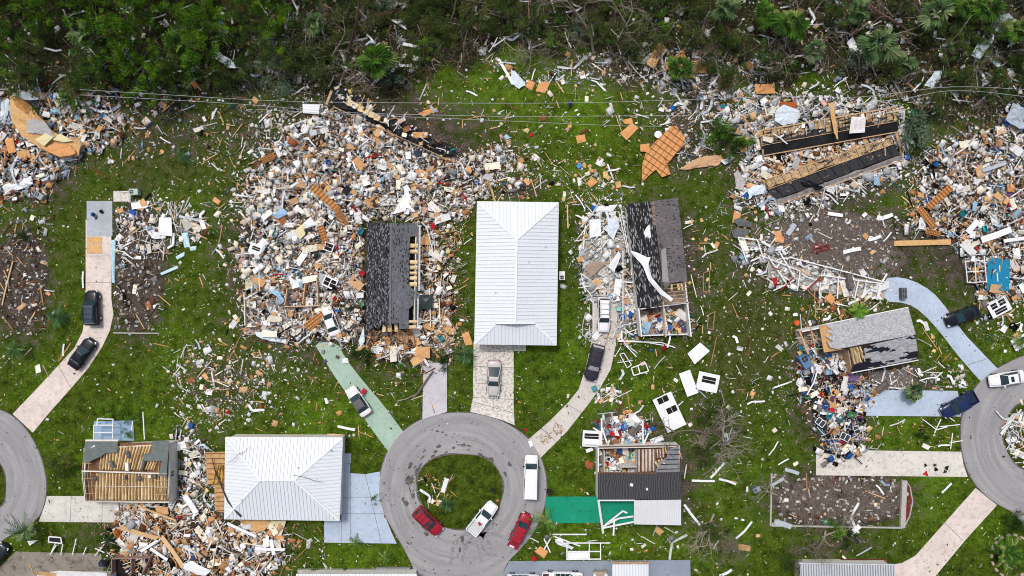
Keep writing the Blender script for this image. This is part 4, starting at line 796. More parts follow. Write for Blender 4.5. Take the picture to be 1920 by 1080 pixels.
    k = MB(); k.bar((hl * .94, -w2 * .6, belt * .86), (xb1 + .05, -w2 * .72, belt + .028), .02, .012); k.bar((hl * .94, w2 * .6, belt * .86), (xb1 + .05, w2 * .72, belt + .028), .02, .012); k.bar((xb1 + .06, -w2 * .75, belt + .03), (xb1 + .06, w2 * .75, belt + .03), .05, .012); k.build("panel_gap", M_bumper, body, local=True)
    if gate:
        k = MB(); k.box((-hl - .42, 0, Hc * .62), (.85, Wd * .84, .07), Euler((0, -.35, 0)).to_matrix()); k.box((-hl - .62, .1, Hc * .62 + .02), (.32, Wd * .4, .05), Euler((0, -.35, 0)).to_matrix(), 1); k.build("tailgate", [mat, M_lampw], r, local=True)
    return r
p_black, p_white, p_red = paint("paint_black", (.006, .007, .011), (.03, .03, .03)), paint("paint_white", (.78, .78, .78)), paint("paint_crimson", (.30, .010, .022), (.30, .05, .06))
p_navy, p_silver, p_plum, p_grey = paint("paint_navy", (.010, .022, .075), (.03, .05, .1)), paint("paint_silver", (.50, .47, .45)), paint("paint_plum", (.028, .022, .034), (.06, .05, .07)), paint("paint_grey", (.50, .55, .60))
G_soft = simple("soft_top", (.075, .065, .060), .8, .2, 2); G_craze = simple("crazed_glass", (.50, .50, .50), .5, .5, 6)
car("parked_car", "car", "black minivan with a blue sheen on its roof atop the pinkish drive", 179, 577, (-.03, -1), 5.0, 1.98, 1.75, p_black, 'suv', dark_roof=paint("painted_sheen", (.035, .055, .085), (.07, .09, .12)), rack=True)  # the roof's blue sheen is painted into its colour
car("parked_car", "car", "black saloon lower down the curve of the pinkish drive", 160, 662, (33, -46), 4.9, 1.9, 1.48, p_black, 'sedan')
car("parked_car", "car", "small white car with a grey glass roof on the sage green drive", 674, 751, (-30, -45), 4.65, 1.85, 1.45, p_white, 'sedan', dark_roof=simple("roof_taupe", (.13, .12, .12), .4, .2))
car("parked_car", "car", "silver coupe with a large dark rear window on the square concrete drive", 926, 708, (-.045, 1), 5.1, 2.0, 1.38, p_silver, 'coupe', glass=None, dark_roof=p_silver)
car("parked_car", "car", "white estate with a roof rack wedged in wreckage at the head of the curved drive", 1131, 590, (-.02, 1), 5.0, 1.82, 1.7, p_white, 'suv', rack=True)
car("parked_car", "car", "battered dark plum SUV with a white crazed windscreen on the curved drive", 1113, 679, (-.24, 1), 5.3, 1.95, 1.75, p_plum, 'suv', glass=G_craze, dark_roof=p_plum, rack=True)
car("parked_van", "van", "long white van parked at the edge of the turning circle", 995, 890, (.03, -1), 6.1, 2.05, 2.15, p_white, 'van')
car("parked_car", "car", "crimson SUV with a dark sunroof standing partly on the grass island's rim", 804, 974, (205, 195), 4.75, 1.95, 1.7, p_red, 'suv', sunroof=(-.04, .05), rack=True)
car("pickup_truck", "pickup truck", "white pickup with an empty pale bed parked half on the round grass island", 905, 968, (220, -275), 5.35, 1.95, 1.7, p_white, 'pickup', bedmat=simple("bed_pale", (.55, .56, .57), .5, .15))
car("parked_car", "car", "crimson SUV with its tailgate open by the young palm", 977, 986, (150, -310), 4.5, 1.85, 1.7, p_red, 'suv', gate=True)
car("parked_car", "car", "black car standing across the curved light blue drive", 1799, 592, (-250, 88), 5.0, 1.9, 1.5, p_black, 'sedan')
car("parked_car", "car", "white saloon with a dark sunroof on the asphalt turning circle", 1881, 709, (-290, 48), 5.15, 1.9, 1.46, p_white, 'sedan', sunroof=(-.09, .0))
car("pickup_truck", "pickup truck", "navy pickup parked where the straight light blue drive meets the asphalt", 1791, 757, (-270, 150), 5.4, 1.95, 1.75, p_navy, 'crew', bedmat=simple("bed_navy", (.02, .03, .06), .5, .3))
car("parked_car", "car", "white car half buried in wreckage at the head of the sage green drive", 622, 601, (-80, -215), 4.5, 1.8, 1.48, p_white, 'sedan')
car("parked_car", "car", "navy SUV cut by the photo's edge beside the bent young palm", -4, 1042, (11.5, -13), 4.8, 1.95, 1.7, paint("paint_midnight", (.012, .018, .03), (.05, .06, .08)), 'suv')
car("parked_car", "car", "pale grey car cut by the photo's lower edge on the slate blue drive", 979, 1084, (1, 0), 4.7, 1.85, 1.5, p_grey, 'sedan')
car("pickup_truck", "pickup truck", "white work pickup with tools in its bed cut by the photo's lower edge", 1054, 1081, (1, .01), 5.9, 2.0, 1.8, p_white, 'crew', bedmat=simple("bed_tools", (.07, .06, .05), .8, .6, 5))
r = thing("utility_cart", "beige utility cart cut by the photo's lower edge between pickup and carport", "cart", P(1125, 1078)); mb = MB(); mb.box(P(1125, 1078, .7), (1.9, 1.2, .5)); mb.box(P(1124, 1074, 1.05), (1.7, .3, .35)); mb.build("body", simple("cart_beige", (.40, .33, .25), .7, .3), r)
mb = MB(); [mb.box(P(x, y, 1.0), (.4, .5, .4)) for x, y in ((1115, 1077), (1136, 1079))]; mb.build("seat", M_trim, r)
for x in (1116, 1134):
    for y in (1069, 1087): mb = MB(); g = P(x, y); mb.disc((g.x, g.y, .25), .25, .2, 12, axis='y'); mb.build("wheel", M_tyre, r)
# ================================================================ VEGETATION
M_leaf = tinted("leaf", .7, var=.3, scale=4); M_bark = simple("bark_grey", (.17, .14, .11), .95, .35, 4); M_barkb = simple("bark_brown", (.10, .062, .042), .95, .35, 4)
def lin(r, g, b_): return tuple(((x / 255) / 12.92 if x < 11 else ((x / 255 + .055) / 1.055) ** 2.4) for x in (r, g, b_))
def crown_mesh(name, clumps, n, size, cols, flat=.8):
    """leaf-sized faces through the volume of uneven clumps (x,y,z,r)"""
    cl = np.array(clumps, float); wts = cl[:, 3] ** 2; k = rng.choice(len(cl), n, p=wts / wts.sum())
    d = rng.normal(size=(n, 3)); d /= np.linalg.norm(d, axis=1)[:, None]; rad = cl[k, 3] * (rng.random(n) ** .45)
    c = cl[k, :3] + d * rad[:, None] * np.array([1, 1, .65]); c[:, 2] = np.maximum(c[:, 2], .05)
    cc = np.array(cols); ci = (rng.random(len(cl)) * len(cc)).astype(int); base = cc[ci[k]]
    other = rng.random(n) < .3; base[other] = cc[rng.integers(0, len(cc), other.sum())]
    base = base * rng.uniform(.6, 1.35, (n, 1)); return np_leaves(name, c, rng.uniform(.6, 1.4, n) * size, np.clip(base, 0, .5), M_leaf, flat)
G_pine = [lin(74, 112, 24), lin(52, 86, 24), lin(100, 136, 30), lin(38, 62, 20)]; G_dark = [lin(54, 80, 30), lin(70, 96, 40), lin(42, 60, 24), lin(92, 108, 50)]; G_olive = [lin(76, 94, 40), lin(60, 80, 32), lin(106, 106, 62), lin(46, 62, 26)]; G_bright = [lin(92, 138, 32), lin(68, 112, 28), lin(52, 86, 26), lin(120, 154, 48)]; G_grey = [lin(88, 108, 86), lin(60, 84, 62), lin(110, 126, 100), lin(46, 64, 46)]; G_dkb = [lin(48, 76, 28), lin(36, 58, 22), lin(66, 96, 38), lin(28, 46, 18)]
def clumps(r, h0, h1, n): return [(random.gauss(0, r * .5), random.gauss(0, r * .5), random.uniform(h0, h1), random.uniform(.28, .5) * r) for _ in range(n)]
def fine_clumps(r, h0, h1, n): return [(random.gauss(0, r * .52), random.gauss(0, r * .52), random.uniform(h0, h1), random.uniform(.12, .30) * r) for _ in range(n)]
CR = {'pine': [crown_mesh("crown", fine_clumps(2.7, 3.2, 8, 42), 4600, .20, G_pine, .9) for _ in range(3)], 'broad': [crown_mesh("crown", fine_clumps(2.5, 1.6, 5, 38), 3600, .19, G_dark) for _ in range(3)], 'olive': [crown_mesh("crown", clumps(2.2, 1.0, 3.6, 16), 3000, .20, G_olive) for _ in range(3)], 'shrub': [crown_mesh("crown", clumps(1.3, .3, 1.5, 11), 1400, .16, G_bright) for _ in range(3)], 'greyleaf': [crown_mesh("crown", clumps(1.7, .4, 2.2, 12), 1600, .22, G_grey) for _ in range(2)], 'dkshrub': [crown_mesh("crown", clumps(1.5, .3, 1.7, 13), 2200, .16, G_dkb) for _ in range(2)]}
def trunk_mesh(h, r, lean=.4, limbs=5, mat=None):
    mb = MB(); top = Vector((random.uniform(-lean, lean), random.uniform(-lean, lean), h)); pts = [top * (i / 4) + Vector((random.uniform(-.1, .1), random.uniform(-.1, .1), 0)) * (i > 0) for i in range(5)]
    mb.tube(pts, [r * (1 - .16 * i) for i in range(5)], 7)
    for i in range(limbs):
        a = random.uniform(0, 6.28); s = pts[2].lerp(pts[4], random.random()); L = random.uniform(.8, 2.0) * h * .28; e = s + Vector((math.cos(a) * L, math.sin(a) * L, L * .5)); mb.tube([s, s.lerp(e, .5) + Vector((0, 0, .15)), e], [r * .4, r * .25, r * .08], 5)
    return mb.mesh("trunk", mat or M_barkb)
TK = {'pine': [trunk_mesh(7, .18) for _ in range(2)], 'broad': [trunk_mesh(4, .2) for _ in range(2)], 'olive': [trunk_mesh(2.6, .13) for _ in range(2)], 'shrub': [trunk_mesh(1.0, .06) for _ in range(2)], 'greyleaf': [trunk_mesh(1.5, .08) for _ in range(2)], 'dkshrub': [trunk_mesh(1.0, .07) for _ in range(2)]}
def mesh_obj(name, me, parent=None, loc=None, rz=0, scl=1.0, rot=None):
    o = bpy.data.objects.new(name, me); COL.objects.link(o)
    if parent: o.parent = parent
    if loc is not None: o.location = loc
    o.rotation_euler = rot if rot is not None else (0, 0, rz); o.scale = (scl,) * 3 if not isinstance(scl, tuple) else scl; return o
def tree(kind, px, py, s, label, group, name, cat, zt=0):
    r = thing(name, label, cat, P(px, py, 0), random.uniform(0, 6.28), group); r.scale = (s, s, s * random.uniform(.8, 1.1))
    mesh_obj("trunk", random.choice(TK[kind]), r); mesh_obj("crown", random.choice(CR[kind]), r); return r
# ---- palms
def fan_frond(mb, a, el, L, cols, n=9):
    d = Vector((math.cos(a) * math.cos(el), math.sin(a) * math.cos(el), math.sin(el))); s = Vector((-math.sin(a), math.cos(a), 0)); up = s.cross(d) * -1
    hub = d * L * .45 + Vector((0, 0, -.04 * L)); mb.bar((0, 0, 0), hub, .035, .02, 0, cols[1]); c0 = random.choice(cols)
    for i in range(n):
        t_ = (i / (n - 1) - .5) * 2.5; q = d * math.cos(t_) + s * math.sin(t_); q.z -= .25 + .25 * abs(t_); q.normalize(); ln = L * .62 * (1 - .22 * abs(t_)); w_ = L * .075
        side = q.cross(Vector((0, 0, 1))).normalized() * w_; mid = hub + q * ln * .55; tip = hub + q * ln + Vector((0, 0, -.12 * L)); k = random.uniform(.7, 1.3); mb.add([hub, mid - side, tip, mid + side], [(0, 1, 2, 3)], 0, tuple(x * k for x in c0))
def feather_frond(mb, a, el, L, cols, n=13, droop=.5, wind=None):
    d = Vector((math.cos(a) * math.cos(el), math.sin(a) * math.cos(el), math.sin(el))); pts = []
    for i in range(n + 1):
        u = i / n; p = d * L * u + Vector((0, 0, -droop * L * u * u)); 
        if wind is not None: p += Vector(wind) * (u * u * L * .5)
        pts.append(p)
    c0 = random.choice(cols); mb.tube(pts[::3] + [pts[-1]], [.03] * len(pts[::3]) + [.01], 4, 0, tuple(x * 1.5 for x in c0), cap=False)
    for i in range(2, n + 1):
        ax = (pts[i] - pts[i - 1]).normalized(); sd = ax.cross(Vector((0, 0, 1))); sd = sd.normalized() if sd.length > .01 else Vector((1, 0, 0)); ln = L * .24 * math.sin(math.pi * (.15 + .8 * i / n))
        for s in (-1, 1):
            q = (sd * s * .8 + ax * .6 + Vector((0, 0, -.25))).normalized(); w_ = ax * .055 * L * .5; k = random.uniform(.7, 1.3); mb.add([pts[i] - w_, pts[i] + w_ * .6, pts[i] + q * ln, pts[i] + q * ln * .6 - w_], [(0, 1, 2, 3)], 0, tuple(x * k for x in c0))
G_palm = [lin(70, 106, 34), lin(94, 126, 50), lin(52, 82, 30), lin(122, 138, 72)]; G_palmd = [lin(62, 92, 52), lin(84, 112, 68), lin(50, 74, 42), lin(116, 132, 88)]
def fan_mesh(n, L, cols):
    mb = MB()
    for i in range(n): fan_frond(mb, i * 2.399 + random.uniform(-.3, .3), random.uniform(-.35, 1.15), L * random.uniform(.5, 1.15), cols)
    return mb.mesh("crown", M_leaf)
def fea_mesh(n, L, cols, wind=None, arc=6.283, a0=0, el=(-.1, .9)):
    mb = MB()
    for i in range(n): feather_frond(mb, a0 + arc * (i + random.uniform(-.3, .3)) / n, random.uniform(*el), L * random.uniform(.75, 1.1), cols, wind=wind)
    return mb.mesh("crown", M_leaf)
FAN = [fan_mesh(22, 1.9, G_palm), fan_mesh(26, 1.9, G_palm), fan_mesh(20, 1.8, G_palmd)]; FEA = [fea_mesh(12, 2.4, G_palm), fea_mesh(14, 2.4, G_palmd)]
def palm_trunk(h, r, lean=(0, 0)): 
    mb = MB(); pts = [Vector((lean[0] * (i / 6) ** 1.5, lean[1] * (i / 6) ** 1.5, h * i / 6)) for i in range(7)]; mb.tube(pts, [r * (1.15 - .05 * i) * (1 + .06 * (i % 2)) for i in range(7)], 8); return mb.mesh("trunk", M_bark), pts[-1]
def palm(px, py, s, h, label, me=None, name="palm_tree", cat="palm tree", group=None, lean=(0, 0), rz=None):
    """px,py is where the crown shows in the photo"""
    c = P(px, py, h * s); r = thing(name, label, cat, (c.x - lean[0] * s, c.y - lean[1] * s, 0), 0, group); r.scale = (s,) * 3
    tm, top = palm_trunk(h, .16, lean); mesh_obj("trunk", tm, r); mesh_obj("crown", me or random.choice(FAN), r, top, random.uniform(0, 6.28) if rz is None else rz); return r
# ---- bare broken branches
def branch_mesh(L, r, depth, mat, flatz=.25, nb=4):
    mb = MB()
    def grow(p, d, L, r, dep):
        pts = [p]; q = d.copy()
        for i in range(4):
            q = (q + Vector((random.uniform(-.35, .35), random.uniform(-.35, .35), random.uniform(-.2, .2) * flatz * 3))).normalized(); nxt = pts[-1] + q * L / 4; nxt.z = max(nxt.z, .06); pts.append(nxt)
        mb.tube(pts, [r, r * .85, r * .7, r * .55, r * .35], 6 if dep > 1 else 4, cap=False)
        if dep > 0:
            for _ in range(nb):
                i = random.randint(1, 4); a = random.uniform(.4, 1.1) * random.choice((-1, 1)); dd = Vector((q.x * math.cos(a) - q.y * math.sin(a), q.x * math.sin(a) + q.y * math.cos(a), random.uniform(-.1, .5) * flatz * 2)); grow(pts[i], dd.normalized(), L * random.uniform(.4, .7), r * .5, dep - 1)
    grow(Vector((-L * .4, 0, .2)), Vector((1, 0, flatz)), L, r, depth); return mb.mesh("fallen_branch", mat)
M_barkl = simple("bark_light", (.30, .26, .21), .95, .3, 4)
BR = [branch_mesh(random.uniform(3, 5), .09, 2, m_, .3) for m_ in (M_bark, M_bark, M_barkb, M_barkb, M_barkl, M_bark)]; BRL = [branch_mesh(5.5, .15, 3, m_, .35, 4) for m_ in (M_barkl, M_bark)]
def fedge(px): return 165 + 25 * math.sin(px / 90.) + 14 * math.sin(px / 23. + 1) + 9 * math.sin(px / 9.7) - 45 * math.exp(-((px - 950) / 230.) ** 2) - 25 * math.exp(-((px - 1150) / 120.) ** 2) + 40 * math.exp(-((px - 1800) / 160.) ** 2) + 60 * math.exp(-((px - 330) / 160.) ** 2)
# left wood: tall green pines and broadleaf; middle: broken brown scrub; right: palms in scrub
def region(px, py): return ("on the dense pine wood's side" if px < 560 else "in the broken brown scrub" if px < 1330 else "in the palm scrub")
PALMS = [(160, 65), (335, 88), (705, 112), (1275, 126), (1360, 15), (1440, 25), (1482, 42), (1528, 95), (1645, 85), (1755, 25), (1815, 12), (1850, 15), (1912, 55), (1610, 20), (1700, 120), (590, 45)]
pts = []; tries = 0
while len(pts) < 165 and tries < 9000:
    tries += 1; x, y = random.uniform(-30, 1950), random.uniform(-45, 240)
    if y > fedge(x) - 25: continue
    if any((x - a) ** 2 + (y - b_) ** 2 < 29 ** 2 for a, b_ in pts): continue
    if any((x - a) ** 2 + (y - b_) ** 2 < 44 ** 2 for a, b_ in PALMS): continue
    pts.append((x, y))
for x, y in pts:
    u = random.random(); low = y > fedge(x) - 60
    if x < 560: kind = 'pine' if u < .55 and not low else 'broad' if u < .72 else 'olive' if u < .85 else 'shrub'
    elif x < 1330: kind = 'olive' if u < .66 else 'broad' if u < .82 else 'greyleaf' if u < .9 else 'shrub'
    else: kind = 'olive' if u < .36 else 'dkshrub' if u < .66 else 'greyleaf' if u < .76 else 'broad'
    lab = {'pine': "bright green pine standing ", 'broad': "dark broadleaf tree ", 'olive': "storm-thinned olive brown tree ", 'shrub': "fresh green bush ", 'greyleaf': "grey-leaved bush ", 'dkshrub': "dark green bush "}[kind] + region(x, y) + (" by the lawn's edge" if low else " at the photo's upper edge" if y < 50 else " behind the wreckage")
    s = random.uniform(.7, 1.15)
    tree(kind, x, y + (6 if kind == 'pine' else 0), s, lab, "trees and bushes of the wrecked wood", {'pine': 'pine_tree', 'shrub': 'bush', 'greyleaf': 'bush', 'dkshrub': 'bush'}.get(kind, 'tree'), {'pine': 'tree', 'shrub': 'bush', 'greyleaf': 'bush', 'dkshrub': 'bush'}.get(kind, 'tree'))
for x, y, s, h, lab, me in [(160, 65, 1.0, 5, "dark fan palm among the pines", FAN[2]), (335, 88, 1.05, 3, "light green fan palm at the edge of the pine wood", FAN[0]), (705, 112, 1.15, 3, "bright fan palm on the lawn's edge below the leaning bare trunk", FAN[1]), (1275, 126, .85, 2.5, "round fan palm standing between the orange plywood pieces", FAN[1]), (1360, 15, 1.0, 3, "fan palm cut by the photo's upper edge above the broken scrub", FAN[2]), (1440, 25, .9, 3, "fan palm close to the photo's upper edge in the palm scrub", FAN[0]), (1482, 42, 1.1, 3, "wide yellow-green fan palm in the palm scrub", FAN[0]), (1528, 95, .8, 2, "thin fan palm with splayed fronds in the palm scrub", FAN[2]), (1645, 85, 1.35, 2.6, "largest fan palm in the middle of the palm scrub", FAN[2]), (1755, 25, 1.1, 3, "fan palm near the long fallen trunk", FAN[2]), (1815, 12, .9, 3, "fan palm at the photo's upper edge by the bare trunk", FAN[0]), (1850, 15, 1.0, 3, "light fan palm above the grey metal panels", FAN[0]), (1912, 55, .9, 3, "fan palm at the photo's upper corner", FAN[0]), (1610, 20, .9, 3, "fan palm above the curled white strip", FAN[2]), (1700, 120, .8, 2, "fan palm hidden behind the largest palm", FAN[2]), (590, 45, .8, 3, "dark fan palm behind the leaning bare trunk", FAN[2])]:
    palm(x, y, s * 1.3, h, lab, me, "fan_palm", "palm tree", "fan palms of the wood's edge")
mb = MB()
# palms and plants in the gardens
palm(1022, 980, 1.0, 2.2, "young feathery palm between the crimson SUV and the orange board", fea_mesh(11, 2.6, G_palm, (0.1, .5, 0)), "feather_palm", lean=(.3, .6))
palm(46, 997, 1.0, 2.4, "young palm combed to one side by the wind beside the navy SUV", fea_mesh(13, 2.6, G_palmd, (.35, .8, 0)), "feather_palm", lean=(-.1, .4))
palm(871, 668, .8, 2.2, "slim palm with thin fronds beside the tall white house's wall", FEA[1], "feather_palm"); palm(26, 655, .7, 3.0, "slim greyish palm on the lawn below the dark dirt lot", FEA[1], "feather_palm", lean=(.2, .8))
palm(665, 1018, .55, 1.0, "small palm on the lawn below the pale blue apron", FEA[0], "feather_palm"); palm(722, 1045, .6, 1.2, "small palm near the turning circle's lower bend", FEA[0], "feather_palm"); palm(838, 948, .62, .8, "fallen palm top lying on the round grass island", FEA[1], "feather_palm")
palm(108, 597, .95, .6, "uprooted grey-green palm lying beside the pinkish drive", FEA[1], "feather_palm"); palm(336, 297, .8, .5, "uprooted palm lying on the brown lawn below the wood", fea_mesh(10, 2.6, G_palmd, None, 2.6, -1.2), "feather_palm"); palm(1612, 581, .95, 2.9, "bright palm crown resting on the edge of the pale grey roof", fea_mesh(24, 1.9, [lin(96, 138, 40), lin(78, 118, 34), lin(120, 156, 60), lin(60, 96, 30)], None, 6.28, 0, (-.2, 1.0)), "feather_palm")
palm(1714, 735, .95, 1.8, "dark bushy palm leaning over the straight light blue drive", fan_mesh(26, 1.7, G_palmd), "fan_palm"); palm(1912, 640, .7, 1.2, "small palm by the photo's edge above the white saloon", FEA[0], "feather_palm"); palm(1888, 1036, 1.45, .9, "low cycad-like palm in a ring bed at the photo's edge", fea_mesh(46, 2.0, G_palm, None, 6.28, 0, (0, 1.3)), "feather_palm")
mb = MB(); 
for i in range(18): a = 2 * math.pi * i / 18; g = P(1896 + 38 * math.cos(a), 1042 + 40 * math.sin(a)); mb.box((g.x, g.y, .12), (.5, .3, .25), Euler((0, 0, -a + 1.57)).to_matrix())
tag(mb.build("stone_edging", simple("edging", (.45, .35, .30), .9, .3), origin=P(1896, 1042)), "ring of pale edging stones round the low palm", "edging")
GARD = "bushes in the wrecked gardens"
for x, y, s, kind, lab in [(235, 768, .8, 'shrub', "green hedge bush behind the pale blue patio, larger one"), (205, 770, .7, 'shrub', "green hedge bush behind the pale blue patio, nearer the corner"), (262, 776, .6, 'shrub', "green hedge bush behind the pale blue patio, beside the white frame"), (245, 815, .5, 'shrub', "small bush growing over the edge of the pale blue patio"), (682, 662, .95, 'dkshrub', "dense dark bush at the corner of the black shingled roof"), (775, 690, .7, 'shrub', "low hedge below the broken end of the black shingled roof"), (750, 686, .6, 'shrub', "low hedge beside the pale carpet below the black roof"), (830, 668, .8, 'dkshrub', "dark bush over the littered grey slab"), (1350, 245, 1.5, 'shrub', "fresh green bush between the torn batten roof and the collapsed roof"), (1385, 275, 1.4, 'shrub', "fresh green bush touching the collapsed roof's end"), (1365, 262, 1.2, 'dkshrub', "dark green bush behind the bright ones by the collapsed roof"), (1705, 255, 1.3, 'greyleaf', "grey-green bush at the end of the collapsed roof"), (1720, 235, 1.2, 'greyleaf', "grey-leaved branches strewn above the collapsed roof's end"), (500, 110, 1.5, 'greyleaf', "blue-green bush behind the leaning bare trunk"), (540, 165, 1.2, 'greyleaf', "blue-green bush lying on the debris below the wood"), (1570, 985, .8, 'shrub', "leafy bush beside the block lot's lower edge"), (1585, 1005, .8, 'dkshrub', "dark bush beneath the Y-shaped broken trunk"), (1525, 1015, .7, 'shrub', "small bush above the ribbed grey roof"), (1890, 975, 1.2, 'dkshrub', "dark shrub at the photo's edge by the clean beige drive"), (1725, 815, .6, 'dkshrub', "low shrub on the grass below the straight blue drive"), (1790, 690, .6, 'shrub', "bright bush beside the curved blue drive"), (45, 442, .55, 'dkshrub', "dark uprooted bush on the rim of the dark dirt lot"), (1335, 985, .7, 'olive', "brown twiggy crown of the uprooted pale tree"), (1310, 850, .9, 'olive', "leafy brown crown tangled in the grey fallen tree"), (1565, 992, .9, 'shrub', "yellow-green fallen crown over the block lot's kerb"), (1345, 775, .8, 'olive', "half stripped bush beside the fallen grey tree"), (400, 430, .5, 'shrub', "weedy bush on the edge of the big heap"), (1475, 1050, .8, 'olive', "twiggy bush beside the ribbed grey roof"), (705, 935, .4, 'shrub', "tuft by the pale blue apron"), (130, 870, .7, 'olive', "dark dead shrub lying on the grass by the turning circle"), (215, 1010, .8, 'dkshrub', "dark shrub beside the torn red-brown room"), (740, 580, .7, 'dkshrub', "dark shrub between the buried white car and the black roof"), (300, 55, 1.0, 'pine', "bright young pine over the wood's edge"), (590, 1066, .5, 'shrub', "yellow-green bush above the sliver of white roof"), (650, 1066, .5, 'shrub', "round green bush above the sliver of white roof"), (680, 800, .3, 'shrub', "clump of weeds on the lawn above the wide white roof")]:
    if x == 740: x = 652; y = 580
    tree(kind, x, y, s, lab, GARD, "bush" if kind != 'pine' else "pine_tree", "bush" if kind != 'pine' else "tree")
# fallen branches all through the wood
k = 0
for i in range(230):
    x, y = random.uniform(-20, 1940), random.uniform(-30, 230)
    if y > fedge(x) + 12: continue
    if x < 480 and random.random() < .75: continue
    hb = random.uniform(.2, 2.5) if x > 480 else random.uniform(.1, .5)
    o = mesh_obj("fallen_branch", random.choice(BR), None, P(x, y, hb), 0, random.uniform(.6, 1.1), (random.uniform(-.3, .3), random.uniform(-.5, .3), random.uniform(0, 6.28)))
    tag(o, "bare broken branch lying " + region(x, y) + (" by the lawn's edge" if y > fedge(x) - 40 else " among the trees"), "branch", "bare broken branches in the wood")
def bigbranch(px, py, s, rz, label, me=None, z=.1, name="fallen_tree"): return tag(mesh_obj(name, me or random.choice(BRL), None, P(px, py, z), 0, s, (0, 0, R(rz))), label, "fallen tree")
bigbranch(1325, 850, 1.0, 75, "large grey fallen tree with a tangle of bare limbs beside the half roofless house", branch_mesh(6, .20, 3, M_barkl, .3, 7)); bigbranch(1300, 800, 1.0, 150, "second bare fallen tree reaching towards the white window panel", BRL[1]); bigbranch(1340, 870, 1.1, 40, "dark bare limbs heaped beside the grey fallen tree", BRL[1]); bigbranch(1330, 985, .9, -110, "uprooted pale tree on the lawn below the grey fallen one", branch_mesh(5, .18, 3, M_barkl, .3, 6)); bigbranch(1345, 1015, .9, -60, "brown root ball twigs of the uprooted pale tree", branch_mesh(4.5, .10, 3, M_bark, .5, 8))
bigbranch(1480, 1030, 1.0, 90, "dead twiggy bush near the ribbed grey roof", branch_mesh(4.5, .10, 3, M_bark, .5, 8)); bigbranch(1560, 1000, .8, 20, "pale bare limbs tangled in the leafy bush by the block lot", branch_mesh(5, .15, 3, M_barkl, .3, 5)); bigbranch(1440, 925, .6, 170, "bare twigs at the corner of the block lot", BRL[0]); bigbranch(560, 130, 1.2, 160, "bare tree limbs spread over the lawn's edge near the leaning trunk", BRL[0]); bigbranch(640, 140, 1.0, 80, "tangle of bare limbs at the foot of the leaning trunk", BRL[0])
bigbranch(1000, 120, 1.2, 60, "heap of brown brush at the lawn's edge above the corrugated sheet", branch_mesh(4, .06, 3, M_barkl, .5, 6)); bigbranch(1105, 60, 1.5, 100, "bare standing shrub stems behind the white curled strips", BRL[1]); bigbranch(1180, 60, 1.4, 95, "second clump of bare stems behind the white curled strips", BRL[1])
def trunk_line(label, pts, r0, r1, mat): 
    q = [P(*p) for p in pts]; mb = MB(); n = len(q); mb.tube(q, [r0 + (r1 - r0) * i / (n - 1) for i in range(n)], 8); return tag(mb.build("fallen_log", mat, origin=q[0]), label, "tree trunk")
trunk_line("tall leaning bare trunk over the edge of the wood", [(650, 118, .1), (655, 95, 3), (662, 65, 6), (670, 35, 9), (676, -20, 12)], .22, .12, M_barkb); trunk_line("long reddish fallen trunk across the palm scrub", [(1615, -5, 1.5), (1640, 18, 1.4), (1680, 42, 1.2), (1708, 62, .9), (1740, 60, .7)], .22, .10, simple("bark_red", (.13, .07, .06), .95, .3, 4)); trunk_line("shorter fork of the reddish fallen trunk", [(1690, 48, 1.2), (1702, 58, 1.0), (1712, 74, .6)], .14, .06, simple("bark_red", (.13, .07, .06)))
trunk_line("thin brown broken trunk leaning towards the collapsed roof", [(1600, 190, .3), (1640, 150, 1.0), (1670, 125, 1.4), (1712, 98, 1.6)], .16, .06, M_barkb); trunk_line("pale leaning trunk near the folded grey metal panel", [(1775, 85, .4), (1800, 60, 2.5), (1822, 28, 4.0)], .12, .05, M_barkl); trunk_line("pale fallen pole beside the power lines", [(1825, 200, .3), (1860, 170, .4), (1905, 140, .5)], .13, .08, M_barkl)
trunk_line("broken grey trunk lying on the narrow lilac drive", [(775, 745, .15), (785, 735, .3), (800, 712, .35), (812, 695, .4)], .18, .10, M_bark); trunk_line("bare brown trunk on the lawn between the black roof and the narrow drive", [(745, 752, .15), (762, 748, .2), (782, 738, .25)], .10, .05, M_barkl); trunk_line("Y-shaped pale broken trunk lying by the block lot, main stem", [(1532, 1028, .2), (1545, 1012, .4), (1548, 995, .5)], .17, .13, M_barkl); trunk_line("pale fork broken from the Y-shaped trunk by the block lot", [(1546, 1014, .3), (1555, 1022, .3), (1564, 1024, .3)], .12, .07, M_barkl)
# undergrowth, twigs, weeds: too many to count
n = 34000; ux, uy = rng.uniform(-60, 1980, n), rng.uniform(-60, 250, n); fe = np.array([fedge(x) for x in ux]); keep = uy < fe + rng.normal(0, 16, n); ux, uy = ux[keep], uy[keep]; n = len(ux)
zz = np.abs(rng.normal(.35, .4, n)); X = (ux - 960) / S; Y = (540 - uy) / S
pal = np.array([lin(56, 72, 32), lin(80, 84, 46), lin(42, 50, 28), lin(104, 92, 64), lin(80, 114, 34), lin(126, 110, 82), lin(48, 72, 30)]); pw = np.where(ux[:, None] < 520, [.25, .1, .15, .05, .25, .03, .17], np.where(ux[:, None] < 1330, [.18, .24, .2, .2, .03, .12, .03], [.25, .18, .12, .1, .15, .05, .15]))
ci = (pw.cumsum(1) < rng.random(n)[:, None]).sum(1).clip(0, 6); col = pal[ci] * rng.uniform(.6, 1.4, (n, 1))
o = mesh_obj("undergrowth", np_leaves("undergrowth", np.c_[X, Y, zz], rng.uniform(.12, .42, n), col, M_leaf, .6)); tag(o, "dark tangled undergrowth covering the floor of the wood", "undergrowth", kind='stuff')
n = 5200; ux, uy = rng.uniform(-40, 1960, n), rng.uniform(-50, 240, n); fe = np.array([fedge(x) for x in ux]); keep = (uy < fe + 12) & ((ux > 520) | (rng.random(n) < .25)); ux, uy = ux[keep], uy[keep]; n = len(ux)
